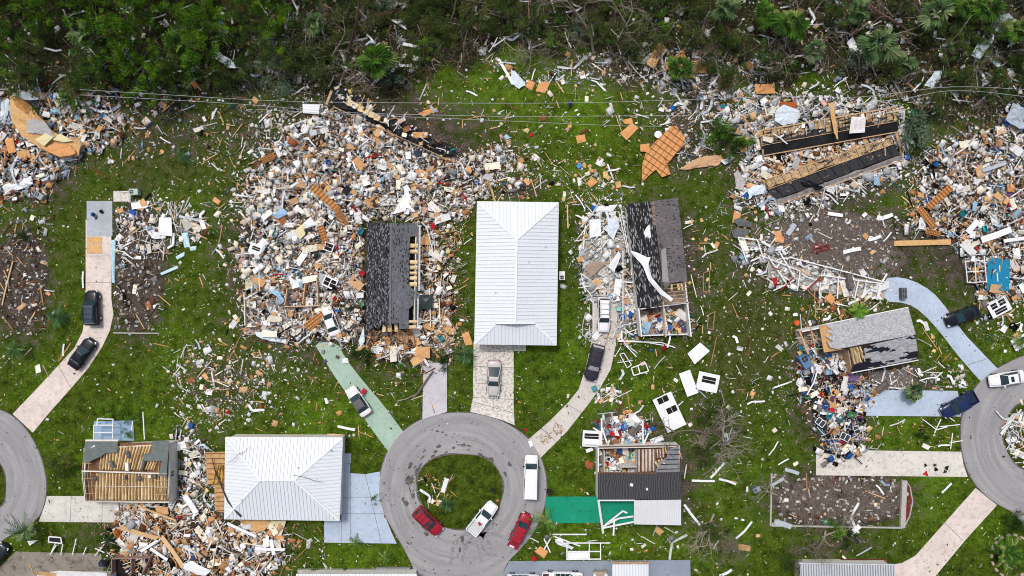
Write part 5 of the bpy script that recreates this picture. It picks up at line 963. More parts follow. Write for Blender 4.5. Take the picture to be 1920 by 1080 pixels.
tw = np.array([(.22, .18, .14), (.14, .10, .07), (.32, .28, .23), (.09, .07, .05)]); o = mesh_obj("twigs", np_boxes("twigs", np.c_[(ux - 960) / S, (540 - uy) / S, np.abs(rng.normal(.6, .6, n))], np.c_[rng.uniform(.5, 2.6, n), rng.uniform(.02, .06, n), rng.uniform(.02, .05, n)], np_rot(rng.uniform(0, 6.28, n), rng.normal(0, .35, n), rng.normal(0, .2, n)), tw[rng.integers(0, 4, n)] * rng.uniform(.7, 1.2, (n, 1)), tinted("twig"), .1)); tag(o, "grey and brown snapped twigs littering the wood", "twigs", kind='stuff')
# ---- power lines
M_wire = simple("wire", (.42, .42, .42), .5, .1)
for lab, pts in (("upper power line strung between the wood and the lawn", [(150, 168), (320, 178), (480, 188), (620, 192), (960, 194), (1150, 192), (1440, 181), (1520, 181), (1600, 184), (1700, 172), (1790, 160), (1960, 170)]), ("second power line drooping over the big heap", [(150, 178), (480, 196), (620, 211), (830, 216), (960, 219), (1440, 215), (1560, 205), (1680, 186)]), ("third power line just below the second", [(480, 205), (660, 215), (960, 227), (1150, 236), (1240, 237)]), ("fourth power line crossing the wood's edge near the photo's edge", [(1440, 214), (1600, 196), (1700, 185), (1790, 165), (1960, 186)])):
    q = [P(x, y, 6.5) for x, y in smooth(pts, 2, False)]; mb = MB(); mb.tube(q, .028, 5); tag(mb.build("power_line", M_wire, origin=q[len(q) // 2]), lab, "power line")
# ================================================================ DEBRIS
PAL = {'white': lin(240, 240, 238), 'cream': lin(234, 222, 202), 'lgrey': lin(190, 192, 194), 'mgrey': lin(128, 128, 130), 'dgrey': lin(62, 62, 64), 'black': lin(24, 24, 26), 'tan': lin(212, 172, 128), 'wood': lin(194, 144, 92), 'orange': lin(208, 146, 92), 'brown': lin(104, 68, 46), 'pink': lin(206, 160, 148), 'yellow': lin(214, 180, 110), 'blue': lin(40, 96, 170), 'sky': lin(150, 190, 214), 'teal': lin(40, 130, 140), 'red': lin(176, 34, 42), 'green': lin(70, 130, 90), 'slate': lin(140, 154, 170), 'rust': lin(150, 88, 58), 'dirt': lin(86, 74, 62)}
MIXES = {
 'heap': dict(white=42, cream=22, lgrey=8, mgrey=4, dgrey=4, black=6, tan=9, wood=6, orange=3.5, brown=5, pink=1.5, blue=.8, sky=2, teal=.5, red=.6, rust=1.2, dirt=3),
 'heaptop': dict(white=42, cream=26, lgrey=6, tan=9, wood=6, orange=3.5, yellow=5, pink=3, brown=5, dgrey=3, black=2, dirt=3, sky=1),
 'wood': dict(white=26, cream=15, lgrey=6, tan=17, wood=13, orange=5, brown=10, black=5, dgrey=4, rust=4, dirt=3),
 'pale': dict(white=50, cream=12, lgrey=14, mgrey=6, tan=5, wood=3, black=3, slate=4, brown=2, red=.5),
 'forest': dict(white=38, cream=12, lgrey=22, slate=8, tan=8, yellow=5, wood=4, brown=3),
 'lawn': dict(white=42, cream=20, lgrey=8, tan=15, wood=9, yellow=3, orange=1.5, brown=4, sky=1),
 'right': dict(white=34, cream=18, lgrey=8, mgrey=6, tan=9, wood=8, orange=2.5, brown=8, black=5, blue=2, sky=2, red=1.5, yellow=2, dirt=5),
 'goods': dict(white=18, cream=8, lgrey=10, blue=9, sky=5, teal=5, red=7, black=10, brown=8, orange=6, tan=6, pink=4, yellow=3, green=3, mgrey=6),
 'black': dict(white=24, black=22, dgrey=8, lgrey=10, brown=9, tan=6, yellow=4, red=4, blue=3, pink=2, mgrey=6, wood=5),
 'dirt': dict(white=14, cream=10, lgrey=14, mgrey=10, dirt=18, brown=14, tan=10, black=6, rust=4),
 'topleft': dict(white=20, lgrey=16, slate=14, cream=8, tan=13, wood=12, brown=8, orange=4, black=6, sky=4, blue=1.5, red=.7)}
AVOID = [[(890, 374), (1050, 374), (1050, 652), (886, 652)], [(418, 815), (646, 815), (646, 980), (416, 980)], [(680, 412), (774, 412), (760, 618), (680, 622)], [(1172, 372), (1272, 366), (1290, 540), (1196, 580)], [(1546, 604), (1703, 574), (1726, 672), (1600, 700), (1560, 660)], [(1118, 886), (1280, 880), (1280, 985), (1186, 988), (1186, 938), (1118, 938)], [(155, 822), (334, 822), (334, 940), (155, 940)], [(1495, 1052), (1684, 1052), (1684, 1100), (1495, 1100)], [(1144, 1050), (1220, 1050), (1220, 1100), (1144, 1100)], [(66, 1066), (212, 1066), (212, 1100), (66, 1100)], [(550, 1070), (790, 1070), (790, 1100), (550, 1100)],
 [(1428, 246), (1680, 202), (1684, 246), (1431, 290)], [(1440, 345), (1674, 262), (1690, 296), (1458, 380)], [(615, 178), (642, 163), (740, 215), (855, 288), (836, 298), (720, 236)]]
MIXES['heapwood'] = dict(white=36, cream=18, lgrey=6, tan=15, wood=10, orange=4, brown=7, black=5, dgrey=4, rust=2, red=.6, sky=1)
MIXES['brownwood'] = dict(brown=26, wood=12, rust=10, black=16, dgrey=8, tan=8, white=10, cream=5, orange=5)
CARS = [(179, 577, 38), (160, 662, 38), (674, 751, 36), (926, 708, 36), (1131, 590, 34), (1113, 679, 38), (995, 875, 24), (995, 905, 24), (804, 974, 34), (905, 968, 36), (977, 986, 34), (1799, 592, 36), (1881, 709, 36), (1791, 757, 38), (626, 603, 24)]
ROADS = [road_mid, road_left, road_right]; DRV = [[(24, 776), (140, 655), (161, 585), (161, 378), (209, 378), (213, 590), (192, 650), (62, 811)], [(588, 650), (632, 650), (757, 812), (727, 845), (604, 668)], [(882, 650), (963, 650), (965, 797), (882, 772)], [(1108, 640), (1155, 640), (1100, 762), (1017, 855), (988, 826), (1085, 730)], [(1022, 931), (1190, 931), (1190, 983), (1022, 980)], [(608, 870), (713, 870), (744, 1019), (608, 1017)], [(73, 930), (228, 930), (228, 980), (73, 980)], [(1700, 522), (1762, 560), (1869, 690), (1831, 707), (1728, 585)], [(1640, 730), (1802, 733), (1802, 780), (1640, 779)], [(1600, 845), (1802, 847), (1814, 894), (1600, 891)], [(1829, 915), (1869, 947), (1740, 1100), (1650, 1100), (1650, 1060), (1716, 1042)], [(950, 1052), (1294, 1050), (1296, 1100), (940, 1100)], [(0, 1034), (190, 1038), (190, 1100), (0, 1100)]]
isl = [isl_mid, isl_left, isl_right]
def blocked(px, py, strict=True):
    r = np.zeros(np.shape(px), bool)
    for q in AVOID: r |= inpoly(px, py, q)
    for x, y, d in CARS: r |= (px - x) ** 2 + (py - y) ** 2 < (d * .82) ** 2
    if strict:
        on = np.zeros(np.shape(px), bool)
        for q in ROADS + DRV: on |= inpoly(px, py, q)
        for q in isl: on &= ~inpoly(px, py, q)
        r |= on
    return r
# zone: phrase for labels, polygon, mix, scraps per m2, size (m), heap height (m), strict, counts of individual things
Z = [
 ("in the big heap beside the black roof", [(458, 480), (480, 400), (560, 390), (690, 418), (684, 622), (640, 640), (590, 632), (530, 640), (468, 612)], 'heap', 13, .40, .9, False, dict(plank=26, wall=52, ply=16, strip=16, ins=4, goods=60, block=0)),
 ("at the big heap's upper end", [(500, 330), (540, 240), (610, 205), (700, 235), (800, 290), (870, 300), (960, 270), (930, 340), (870, 410), (780, 418), (690, 418), (560, 395), (480, 402), (470, 340)], 'heap', 13, .40, .8, False, dict(plank=34, wall=62, ply=24, strip=18, ins=20, goods=30, block=0)),
 ("in the pale scatter round the big heap", [(440, 300), (470, 240), (520, 200), (600, 190), (640, 215), (760, 260), (860, 300), (950, 240), (975, 300), (920, 360), (890, 420), (860, 470), (800, 420), (690, 415), (560, 390), (460, 420), (440, 360)], 'heaptop', 4.0, .30, .3, True, dict(plank=16, wall=20, ply=8, strip=8, ins=16, goods=6, block=0)),
 ("between the black roof and tall white house", [(776, 425), (815, 420), (850, 440), (852, 560), (846, 690), (790, 640), (780, 540)], 'wood', 9, .36, .5, False, dict(plank=22, wall=10, ply=6, strip=14, ins=8, goods=6, block=0)),
 ("in splintered wood below the black roof", [(686, 618), (780, 618), (800, 690), (770, 672), (700, 668), (684, 650)], 'wood', 12, .42, .8, False, dict(plank=24, wall=6, ply=10, strip=6, ins=4, goods=3, block=0)),
 ("on grass beside the tall white house", [(846, 430), (890, 420), (885, 640), (850, 650)], 'wood', 1.6, .30, .1, True, dict(plank=8, wall=1, ply=5, strip=2, ins=0, goods=1, block=0)),
 ("in the heap under the tan roof panel", [(0, 190), (70, 170), (190, 185), (240, 225), (230, 265), (160, 290), (120, 330), (70, 372), (0, 375)], 'topleft', 10, .42, .7, False, dict(plank=16, wall=24, ply=10, strip=24, ins=2, goods=8, block=0)),
 ("along the pine wood's lower edge", [(130, 150), (480, 160), (520, 200), (470, 250), (440, 330), (300, 290), (180, 330), (130, 330), (240, 260)], 'topleft', 2.0, .28, .15, True, dict(plank=12, wall=14, ply=4, strip=20, ins=4, goods=6, block=0)),
 ("on brown grass between lot and big heap", [(300, 330), (460, 330), (450, 640), (310, 640)], 'lawn', .8, .20, .08, True, dict(plank=10, wall=6, ply=3, strip=5, ins=2, goods=1, block=0)),
 ("in white wreckage by the pinkish drive", [(218, 380), (300, 375), (385, 400), (380, 450), (300, 470), (220, 500)], 'pale', 5, .36, .3, False, dict(plank=14, wall=12, ply=2, strip=8, ins=0, goods=6, block=0)),
 ("on the bare lot by the pinkish drive", [(216, 480), (302, 460), (302, 620), (216, 622)], 'dirt', 2.6, .24, .1, False, dict(plank=4, wall=2, ply=1, strip=4, ins=0, goods=1, block=46)),
 ("on the dark dirt lot", [(0, 420), (95, 400), (95, 620), (0, 640)], 'dirt', 2.8, .26, .12, False, dict(plank=14, wall=3, ply=2, strip=4, ins=0, goods=1, block=34)),
 ("on the lawn above the wide white roof", [(310, 660), (400, 640), (510, 660), (500, 760), (420, 800), (330, 800)], 'lawn', 3.2, .26, .1, True, dict(plank=20, wall=8, ply=6, strip=6, ins=3, goods=3, block=0)),
 ("on grass round the wide white roof's scatter", [(280, 640), (540, 640), (600, 700), (560, 800), (330, 820), (290, 760)], 'lawn', 1.1, .26, .06, True, dict(plank=8, wall=4, ply=1, strip=3, ins=1, goods=1, block=0)),
 ("in the heap below the bare rafters", [(220, 945), (330, 938), (400, 960), (430, 985), (525, 985), (540, 1050), (500, 1090), (250, 1090), (215, 1000)], 'heapwood', 8, .50, .6, False, dict(plank=34, wall=26, ply=18, strip=26, ins=4, goods=10, block=0)),
 ("between bare rafters and wide white roof", [(334, 815), (384, 820), (386, 850), (402, 915), (404, 965), (340, 945)], 'pale', 6, .34, .3, False, dict(plank=8, wall=8, ply=3, strip=6, ins=3, goods=3, block=0)),
 ("in white wreckage beside the leaning roof", [(1090, 405), (1165, 385), (1178, 440), (1190, 520), (1192, 600), (1150, 560), (1105, 560), (1085, 515)], 'pale', 7, .38, .5, False, dict(plank=14, wall=14, ply=5, strip=22, ins=0, goods=8, block=0)),
 ("round the wedged white estate", [(1108, 540), (1190, 560), (1200, 650), (1160, 650), (1095, 640), (1100, 580)], 'pale', 5, .28, .2, False, dict(plank=6, wall=6, ply=3, strip=10, ins=0, goods=3, block=12)),
 ("on the lawn behind the tall white house", [(900, 330), (960, 290), (1060, 300), (1150, 320), (1200, 350), (1160, 400), (1060, 400), (1050, 375), (900, 372)], 'lawn', 3.4, .26, .1, True, dict(plank=22, wall=10, ply=10, strip=10, ins=4, goods=5, block=0)),
 ("on green lawn under the power lines", [(720, 110), (900, 100), (960, 130), (1200, 180), (1250, 240), (1210, 330), (960, 300), (960, 240), (880, 240), (760, 200)], 'lawn', .9, .26, .06, True, dict(plank=22, wall=8, ply=4, strip=8, ins=10, goods=2, block=0)),
 ("along the brown scrub's edge", [(890, 90), (990, 130), (1100, 100), (1200, 80), (1330, 95), (1430, 110), (1430, 200), (1290, 175), (1200, 160), (1000, 160), (900, 120)], 'forest', 4.2, .32, .15, True, dict(plank=6, wall=10, ply=5, strip=24, ins=10, goods=4, block=0)),
 ("beside the torn batten roof", [(1225, 150), (1330, 170), (1420, 180), (1420, 240), (1330, 230), (1340, 300), (1280, 320), (1250, 260)], 'forest', 4.2, .34, .2, True, dict(plank=8, wall=14, ply=4, strip=20, ins=12, goods=6, block=0)),
 ("round the collapsed roof", [(1372, 205), (1430, 180), (1560, 180), (1690, 195), (1700, 320), (1600, 360), (1470, 400), (1370, 380), (1390, 320)], 'pale', 6, .42, .4, False, dict(plank=16, wall=20, ply=10, strip=34, ins=8, goods=8, block=0)),
 ("in the heap beyond the long beam", [(1745, 290), (1800, 255), (1930, 225), (1930, 560), (1830, 560), (1815, 480), (1770, 440), (1712, 425), (1715, 380)], 'right', 11, .36, .7, False, dict(plank=26, wall=30, ply=12, strip=18, ins=4, goods=46, block=0)),
 ("in the scatter above the long beam", [(1700, 300), (1760, 280), (1760, 440), (1690, 430)], 'right', 3.5, .28, .1, True, dict(plank=8, wall=3, ply=2, strip=3, ins=2, goods=2, block=0)),
 ("on the sandy bare lot", [(1440, 395), (1684, 405), (1676, 520), (1540, 505), (1430, 470)], 'pale', 1.3, .22, .06, False, dict(plank=8, wall=6, ply=2, strip=4, ins=0, goods=1, block=60)),
 ("among white frames on the sandy lot", [(1384, 440), (1440, 450), (1540, 500), (1660, 528), (1650, 556), (1540, 550), (1440, 530), (1390, 490)], 'pale', 6.5, .36, .35, False, dict(plank=6, wall=14, ply=1, strip=26, ins=0, goods=10, block=0)),
 ("on brown grass beyond the leaning roof", [(1330, 400), (1400, 400), (1420, 540), (1540, 560), (1520, 600), (1500, 690), (1480, 800), (1330, 760), (1310, 600)], 'lawn', .8, .20, .06, True, dict(plank=10, wall=14, ply=8, strip=14, ins=2, goods=4, block=0)),
 ("between carport slab and pale grey roof", [(1520, 560), (1650, 562), (1690, 575), (1560, 600), (1500, 615)], 'wood', 4, .34, .2, True, dict(plank=14, wall=4, ply=4, strip=6, ins=2, goods=4, block=0)),
 ("in the black and white heap", [(1498, 640), (1560, 655), (1605, 700), (1640, 730), (1622, 760), (1610, 850), (1545, 850), (1520, 770), (1495, 720)], 'black', 11, .38, .7, False, dict(plank=14, wall=20, ply=5, strip=24, ins=4, goods=46, block=0)),
 ("on rubble below the pale grey roof", [(1620, 695), (1800, 680), (1830, 720), (1790, 732), (1640, 732)], 'pale', 4, .30, .15, False, dict(plank=12, wall=3, ply=1, strip=18, ins=1, goods=4, block=0)),
 ("on grass between the light blue drives", [(1720, 585), (1760, 640), (1830, 706), (1740, 690)], 'lawn', 1.0, .24, .05, True, dict(plank=5, wall=2, ply=1, strip=3, ins=2, goods=1, block=0)),
 ("among goods above the half roofless house", [(1125, 788), (1160, 780), (1208, 786), (1214, 834), (1124, 836)], 'goods', 16, .40, .5, False, dict(plank=4, wall=8, ply=3, strip=6, ins=0, goods=56, block=0)),
 ("on grass along the leaning roof", [(1280, 400), (1340, 420), (1330, 640), (1300, 640)], 'lawn', 1.2, .20, .06, True, dict(plank=8, wall=6, ply=3, strip=10, ins=2, goods=1, block=0)),
 ("on the lawn above the half roofless house", [(1140, 660), (1300, 650), (1330, 760), (1230, 800), (1140, 760)], 'lawn', .5, .20, .05, True, dict(plank=6, wall=7, ply=4, strip=16, ins=1, goods=2, block=0)),
 ("on the lawn near the fallen grey tree", [(1290, 700), (1480, 700), (1500, 860), (1430, 1040), (1290, 1040), (1270, 820)], 'lawn', .3, .20, .05, True, dict(plank=6, wall=6, ply=2, strip=12, ins=1, goods=2, block=0)),
 ("on the grey dirt lot", [(1446, 890), (1695, 892), (1695, 984), (1446, 984)], 'dirt', 1.6, .22, .08, False, dict(plank=6, wall=3, ply=2, strip=8, ins=1, goods=3, block=66)),
 ("by the pale concrete drive with rags", [(1535, 800), (1640, 800), (1610, 845), (1540, 890)], 'pale', 4.5, .32, .2, False, dict(plank=3, wall=10, ply=1, strip=12, ins=0, goods=4, block=0)),
 ("on the grass below the straight blue drive", [(1600, 784), (1800, 784), (1800, 842), (1620, 842)], 'lawn', .9, .24, .05, True, dict(plank=4, wall=2, ply=0, strip=6, ins=1, goods=1, block=0)),
 ("on the grass island by the white saloon", [(1886, 780), (1935, 770), (1935, 870), (1888, 850)], 'pale', 5, .40, .25, False, dict(plank=3, wall=5, ply=2, strip=14, ins=0, goods=2, block=0)),
 ("on the round grass island", [(795, 888), (842, 888), (846, 945), (800, 945)], 'wood', 4, .30, .12, False, dict(plank=6, wall=5, ply=4, strip=5, ins=0, goods=1, block=0)),
 ("on the lawn past the black car", [(1810, 560), (1920, 570), (1920, 660), (1870, 660), (1800, 590)], 'right', 1.6, .28, .08, True, dict(plank=6, wall=4, ply=2, strip=8, ins=2, goods=3, block=0)),
 ("among the trees of the pine wood", [(0, 20), (500, 0), (520, 170), (180, 170), (0, 170)], 'forest', .55, .36, 1.0, True, dict(plank=4, wall=16, ply=1, strip=30, ins=0, goods=2, block=0)),
 ("in the brown scrub under the leaning trunk", [(500, 0), (760, 0), (760, 120), (640, 180), (520, 180)], 'forest', 1.7, .34, .5, True, dict(plank=3, wall=6, ply=1, strip=22, ins=2, goods=4, block=0)),
 ("in the broken brown scrub", [(760, 0), (1350, 0), (1350, 90), (900, 90)], 'forest', .45, .36, .8, True, dict(plank=3, wall=6, ply=0, strip=20, ins=0, goods=1, block=0)),
 ("in the palm scrub", [(1350, 0), (1920, 0), (1920, 230), (1700, 240), (1680, 190), (1440, 170)], 'forest', 1.2, .38, .8, True, dict(plank=6, wall=14, ply=3, strip=30, ins=4, goods=4, block=0)),
 ("on the lawns by the turning circle", [(330, 700), (720, 660), (990, 660), (990, 760), (700, 820), (560, 815)], 'lawn', .45, .22, .04, True, dict(plank=6, wall=3, ply=0, strip=4, ins=0, goods=1, block=0)),
 ("on the lawn at the photo's lower edge", [(990, 985), (1290, 990), (1290, 1048), (980, 1050)], 'pale', .5, .26, .05, True, dict(plank=2, wall=3, ply=1, strip=8, ins=0, goods=1, block=0)),
 ("on the lawn by the pinkish drive", [(0, 640), (150, 640), (90, 740), (0, 760)], 'lawn', .35, .26, .04, True, dict(plank=3, wall=2, ply=0, strip=4, ins=0, goods=1, block=0)),
 ("inside the leaning house's open rooms", [(1204, 580), (1290, 570), (1294, 626), (1206, 628)], 'goods', 9, .34, .3, False, dict(plank=6, wall=4, ply=4, strip=2, ins=4, goods=14, block=0)),
 ("inside the pale grey roof's torn end", [(1506, 622), (1545, 615), (1590, 660), (1600, 700), (1530, 704)], 'black', 9, .36, .4, False, dict(plank=10, wall=8, ply=5, strip=4, ins=6, goods=12, block=0)),
 ("inside roofless rooms by the green drive", [(1124, 842), (1190, 842), (1190, 884), (1124, 884)], 'goods', 9, .34, .25, False, dict(plank=5, wall=8, ply=3, strip=2, ins=5, goods=18, block=0)),
 ("beside the bend of the curved drive", [(1118, 730), (1160, 722), (1172, 752), (1135, 768), (1120, 752)], 'pale', 4, .34, .15, True, dict(plank=6, wall=3, ply=2, strip=8, ins=0, goods=2, block=0)),
 ("on the black torn roof strip", [(618, 180), (642, 163), (740, 213), (858, 288), (836, 295), (720, 235)], 'heaptop', 2.6, .34, .25, False, dict(plank=6, wall=6, ply=4, strip=4, ins=2, goods=2, block=0)),
 ("on the longer collapsed roof half", [(1428, 246), (1678, 203), (1682, 226), (1430, 272)], 'pale', 1.6, .34, .15, False, dict(plank=5, wall=7, ply=3, strip=8, ins=3, goods=1, block=0)),
 ("between the collapsed roof halves", [(1431, 293), (1684, 248), (1672, 257), (1437, 341)], 'brownwood', 9, .40, .5, False, dict(plank=18, wall=6, ply=8, strip=8, ins=2, goods=2, block=0)),
]
LAYER = {"on the black torn roof strip": 1.45, "on the longer collapsed roof half": 1.75}
def pick(poly, n, strict, free=False):
    xs = [a for a, _ in poly]; ys = [b_ for _, b_ in poly]; ox = np.zeros(0); oy = np.zeros(0); it = 0
    while len(ox) < n and it < 60:
        it += 1; x = rng.uniform(min(xs), max(xs), n * 3 + 20); y = rng.uniform(min(ys), max(ys), n * 3 + 20); k = inpoly(x, y, poly) & (free | ~blocked(x, y, strict)) & (x > -8) & (x < 1928) & (y > -8) & (y < 1088)
        ox = np.r_[ox, x[k]]; oy = np.r_[oy, y[k]]
    return ox[:n], oy[:n]
INSIDE = {**LAYER, "inside the leaning house's open rooms": .4, "inside the pale grey roof's torn end": .4, "inside roofless rooms by the green drive": .35}
# ---- scraps too many to count: one object
cs, sz, ro, co = [], [], [], []
def addscraps(x, y, mixname, size, hh, base=0.03):
    n = len(x)
    if n == 0: return
    nm = list(MIXES[mixname]); wv = np.array([MIXES[mixname][k] for k in nm], float); ci = rng.choice(len(nm), n, p=wv / wv.sum()); col = np.array([PAL[k] for k in nm])[ci] * rng.uniform(.62, 1.08, (n, 1))
    kind = rng.random(n); L = np.minimum(size * rng.lognormal(-.45, .72, n), 1.15); W_ = np.where(kind < .5, L * rng.uniform(.07, .20, n), L * rng.uniform(.35, .95, n)); L = np.where(kind < .5, L * rng.uniform(1.3, 2.8, n), L); T = np.where(kind > .97, L * rng.uniform(.2, .4, n), np.clip(L * rng.uniform(.02, .10, n), .02, .09))
    z = base + T * .5 + rng.random(n) ** 1.3 * hh
    cs.append(np.c_[(x - 960) / S, (540 - y) / S, z]); sz.append(np.c_[L, W_, T]); ro.append(np_rot(rng.uniform(0, 6.28, n), rng.normal(0, .06 + .12 * min(1, hh), n), rng.normal(0, .06 + .12 * min(1, hh), n))); co.append(col)
def area(poly): return abs(sum(poly[i][0] * poly[(i + 1) % len(poly)][1] - poly[(i + 1) % len(poly)][0] * poly[i][1] for i in range(len(poly)))) / 2 / S / S
for ph, poly, mx, dens, size, hh, strict, cnt in Z:
    n = int(area(poly) * dens * 1.55); free = ph in LAYER; x, y = pick(poly, n, strict, free)
    # clumpy: pull a share of pieces towards random centres
    if n > 30 and not free:
        kx, ky = pick(poly, max(3, n // 25), strict); j = rng.integers(0, len(kx), len(x)); pull = (rng.random(len(x)) < .45) * rng.uniform(.5, .95, len(x)); qx, qy = x + (kx[j] - x) * pull * .0 + 0, y
        d = rng.normal(0, 11, (len(x), 2)); sel = rng.random(len(x)) < .4; qx = np.where(sel, kx[j] + d[:, 0], x); qy = np.where(sel, ky[j] + d[:, 1], y); ok = ~blocked(qx, qy, strict); x, y = qx[ok], qy[ok]
    addscraps(x, y, mx, size, hh, INSIDE.get(ph, .03))
    if not strict and dens >= 5:      # thin fringe round each heap
        c = np.mean(poly, 0); big = [tuple(c + (np.array(p_) - c) * 1.22) for p_ in poly]; x, y = pick(big, int(n * .26), True); addscraps(x, y, mx, size * .75, .06); big = [tuple(c + (np.array(p_) - c) * 1.5) for p_ in poly]; x, y = pick(big, int(n * .10), True); addscraps(x, y, mx, size * .6, .04)
n = 17000; x, y = rng.uniform(-5, 1925, n), rng.uniform(120, 1085, n); k = ~blocked(x, y, True); addscraps(x[k], y[k], 'lawn', .13, .03)
n = 300; x, y = rng.uniform(-5, 1925, n), rng.uniform(300, 1085, n); k = ~blocked(x, y, False); addscraps(x[k], y[k], 'pale', .14, .02, .05)
o = mesh_obj("debris_scraps", np_boxes("debris_scraps", np.concatenate(cs), np.concatenate(sz), np.concatenate(ro), np.concatenate(co), tinted("scrap", .8, var=.3, scale=5), .22)); tag(o, "small scraps of board, plaster and siding strewn over every lot", "debris", kind='stuff')
# leaf litter on the paved surfaces and lawns
n = 9000; x, y = rng.uniform(0, 1920, n), rng.uniform(380, 1080, n); on = np.zeros(n, bool)
for q in ROADS + DRV: on |= inpoly(x, y, q)
keep = (on & (rng.random(n) < .55)) | (~on & (rng.random(n) < .2)); keep &= ~blocked(x, y, False); x, y = x[keep], y[keep]; n = len(x)
col = np.array([lin(58, 48, 38), lin(80, 66, 48), lin(44, 42, 36), lin(60, 70, 40)])[rng.integers(0, 4, n)]; o = mesh_obj("leaf_litter", np_leaves("leaf_litter", np.c_[(x - 960) / S, (540 - y) / S, np.full(n, .075)], rng.lognormal(-1.9, .5, n), col, M_leaf, .12)); tag(o, "dark leaves and bits littering the drives and roads", "leaf litter", kind='stuff')
# ---- individual pieces
def torn_sheet(w_, l_, th, rag, mats, bend=.08, name="sheet"):
    nx_, ny_ = 7, 6; mb = MB(); top = []; side = random.randint(0, 3)
    cor = [(sx * l_ / 2 * (1 + random.uniform(-rag, .08) * .5), sy * w_ / 2 * (1 + random.uniform(-rag, .08) * .5)) for sx, sy in ((-1, -1), (1, -1), (1, 1), (-1, 1))]
    for j in range(ny_):          # straight cut edges, one side torn
        for i in range(nx_):
            u, v = i / (nx_ - 1), j / (ny_ - 1); x_, y_ = [(cor[0][k] * (1 - u) + cor[1][k] * u) * (1 - v) + (cor[3][k] * (1 - u) + cor[2][k] * u) * v for k in (0, 1)]
            if (side == 0 and i == 0) or (side == 1 and i == nx_ - 1): x_ *= 1 + random.uniform(-rag, rag * .2) * .8
            if (side == 2 and j == 0) or (side == 3 and j == ny_ - 1): y_ *= 1 + random.uniform(-rag, rag * .2) * .8
            top.append(Vector((x_, y_, th + bend * .4 * math.sin(i * .5 + j * .3 + side))))
    low = [p - Vector((0, 0, th)) for p in top]; fs = []; k = len(top)
    for j in range(ny_ - 1):
        for i in range(nx_ - 1):
            a = j * nx_ + i; fs += [(a, a + 1, a + nx_ + 1, a + nx_), (a + nx_ + k, a + nx_ + 1 + k, a + 1 + k, a + k)]
    edge = list(range(nx_)) + [j * nx_ + nx_ - 1 for j in range(1, ny_)] + [(ny_ - 1) * nx_ + i for i in range(nx_ - 2, -1, -1)] + [j * nx_ for j in range(ny_ - 2, 0, -1)]
    for a, b_ in zip(edge, edge[1:] + edge[:1]): fs.append((a, a + k, b_ + k, b_))
    mb.add(top + low, fs); return mb.mesh(name, mats)
def plank_mesh(L, wd, th, mat):
    mb = MB(); nseg = 5; rows = []
    for i in range(nseg + 1):
        x_ = (i / nseg - .5) * L; b_ = random.uniform(-.012, .012); ww = wd * (1 if 0 < i < nseg else random.uniform(.5, 1)); rows.append([Vector((x_ + (random.uniform(-.12, .05) if i in (0, nseg) else 0), s * ww / 2 + b_, z)) for s, z in ((-1, 0), (1, 0), (1, th), (-1, th))])
    vv = [p for r_ in rows for p in r_]; fs = [(i * 4 + j, i * 4 + (j + 1) % 4, i * 4 + 4 + (j + 1) % 4, i * 4 + 4 + j) for i in range(nseg) for j in range(4)] + [(3, 2, 1, 0), (nseg * 4, nseg * 4 + 1, nseg * 4 + 2, nseg * 4 + 3)]
    mb.add(vv, fs); return mb.mesh("plank", mat)
def strip_mesh(L, wd, curl, mat):
    """bent length of siding or gutter: a shallow channel following a kinked path"""
    mb = MB(); nseg = 12; p = Vector((0, 0, .12)); a = 0; tw = 0; rows = []; kink = random.randint(4, 8)
    for i in range(nseg + 1):
        a += random.gauss(0, .10 * curl) + (random.choice((-1, 1)) * .9 * curl if i == kink else 0); tw += random.gauss(0, .22 * curl); d = Vector((math.cos(a), math.sin(a), random.uniform(-.12, .12) * curl)); sd = Vector((-math.sin(a) * math.cos(tw), math.cos(a) * math.cos(tw), math.sin(tw))); up = d.cross(sd)
        rows.append([p - sd * wd / 2 + up * .07, p - sd * wd / 2, p - sd * wd * .1 + up * .015, p + sd * wd / 2, p + sd * wd / 2 + up * .07]); p = p + d * L / nseg; p.z = max(.08, p.z)
    c = sum((r_[2] for r_ in rows), Vector()) / len(rows); c.z = 0; vv = [q - c for r_ in rows for q in r_]; n5 = len(vv); lo = [q - Vector((0, 0, .012)) for q in vv]
    fs = [(i * 5 + j, i * 5 + j + 1, i * 5 + j + 6, i * 5 + j + 5) for i in range(nseg) for j in range(4)]; fs += [(f[3] + n5, f[2] + n5, f[1] + n5, f[0] + n5) for f in fs]
    mb.add(vv + lo, fs); return mb.mesh("siding_strip", mat, smooth=False)
def lump_mesh(r, mat, nm, flat_=.45, rag=.35):
    bm = bmesh.new(); bmesh.ops.create_icosphere(bm, subdivisions=2, radius=r)
    ph = [random.uniform(0, 6) for _ in range(3)]
    for v in bm.verts: v.co *= 1 + rag * math.sin(v.co.x / r * 3 + ph[0]) * math.cos(v.co.y / r * 3.4 + ph[1]) + random.uniform(-.12, .12); v.co.z *= flat_; v.co.z += r * flat_ * .8
    me = bpy.data.meshes.new(nm); bm.to_mesh(me); bm.free(); me.materials.append(mat); return me
def block_mesh(mat):
    mb = MB()
    for x_ in (-.175, 0, .175): mb.box((x_, 0, .1), (.05, .2 if x_ else .196, .2))
    for y_ in (-.082, .082): mb.box((0, y_, .099), (.30, .034, .196))
    return mb.mesh("concrete_block", mat)
def mcol(nm, c, **kw): return simple(nm, c, kw.pop('rough', .75), kw.pop('var', .22), kw.pop('scale', 2.0), rnd=.28, **kw)
PC = {'blond': mcol("plank_blond", lin(206, 170, 124)), 'tan': mcol("plank_tan", lin(184, 140, 92)), 'brown': mcol("plank_brown", lin(120, 84, 56)), 'white painted': mcol("plank_white", lin(226, 222, 212)), 'grey': mcol("plank_grey", lin(150, 142, 132))}
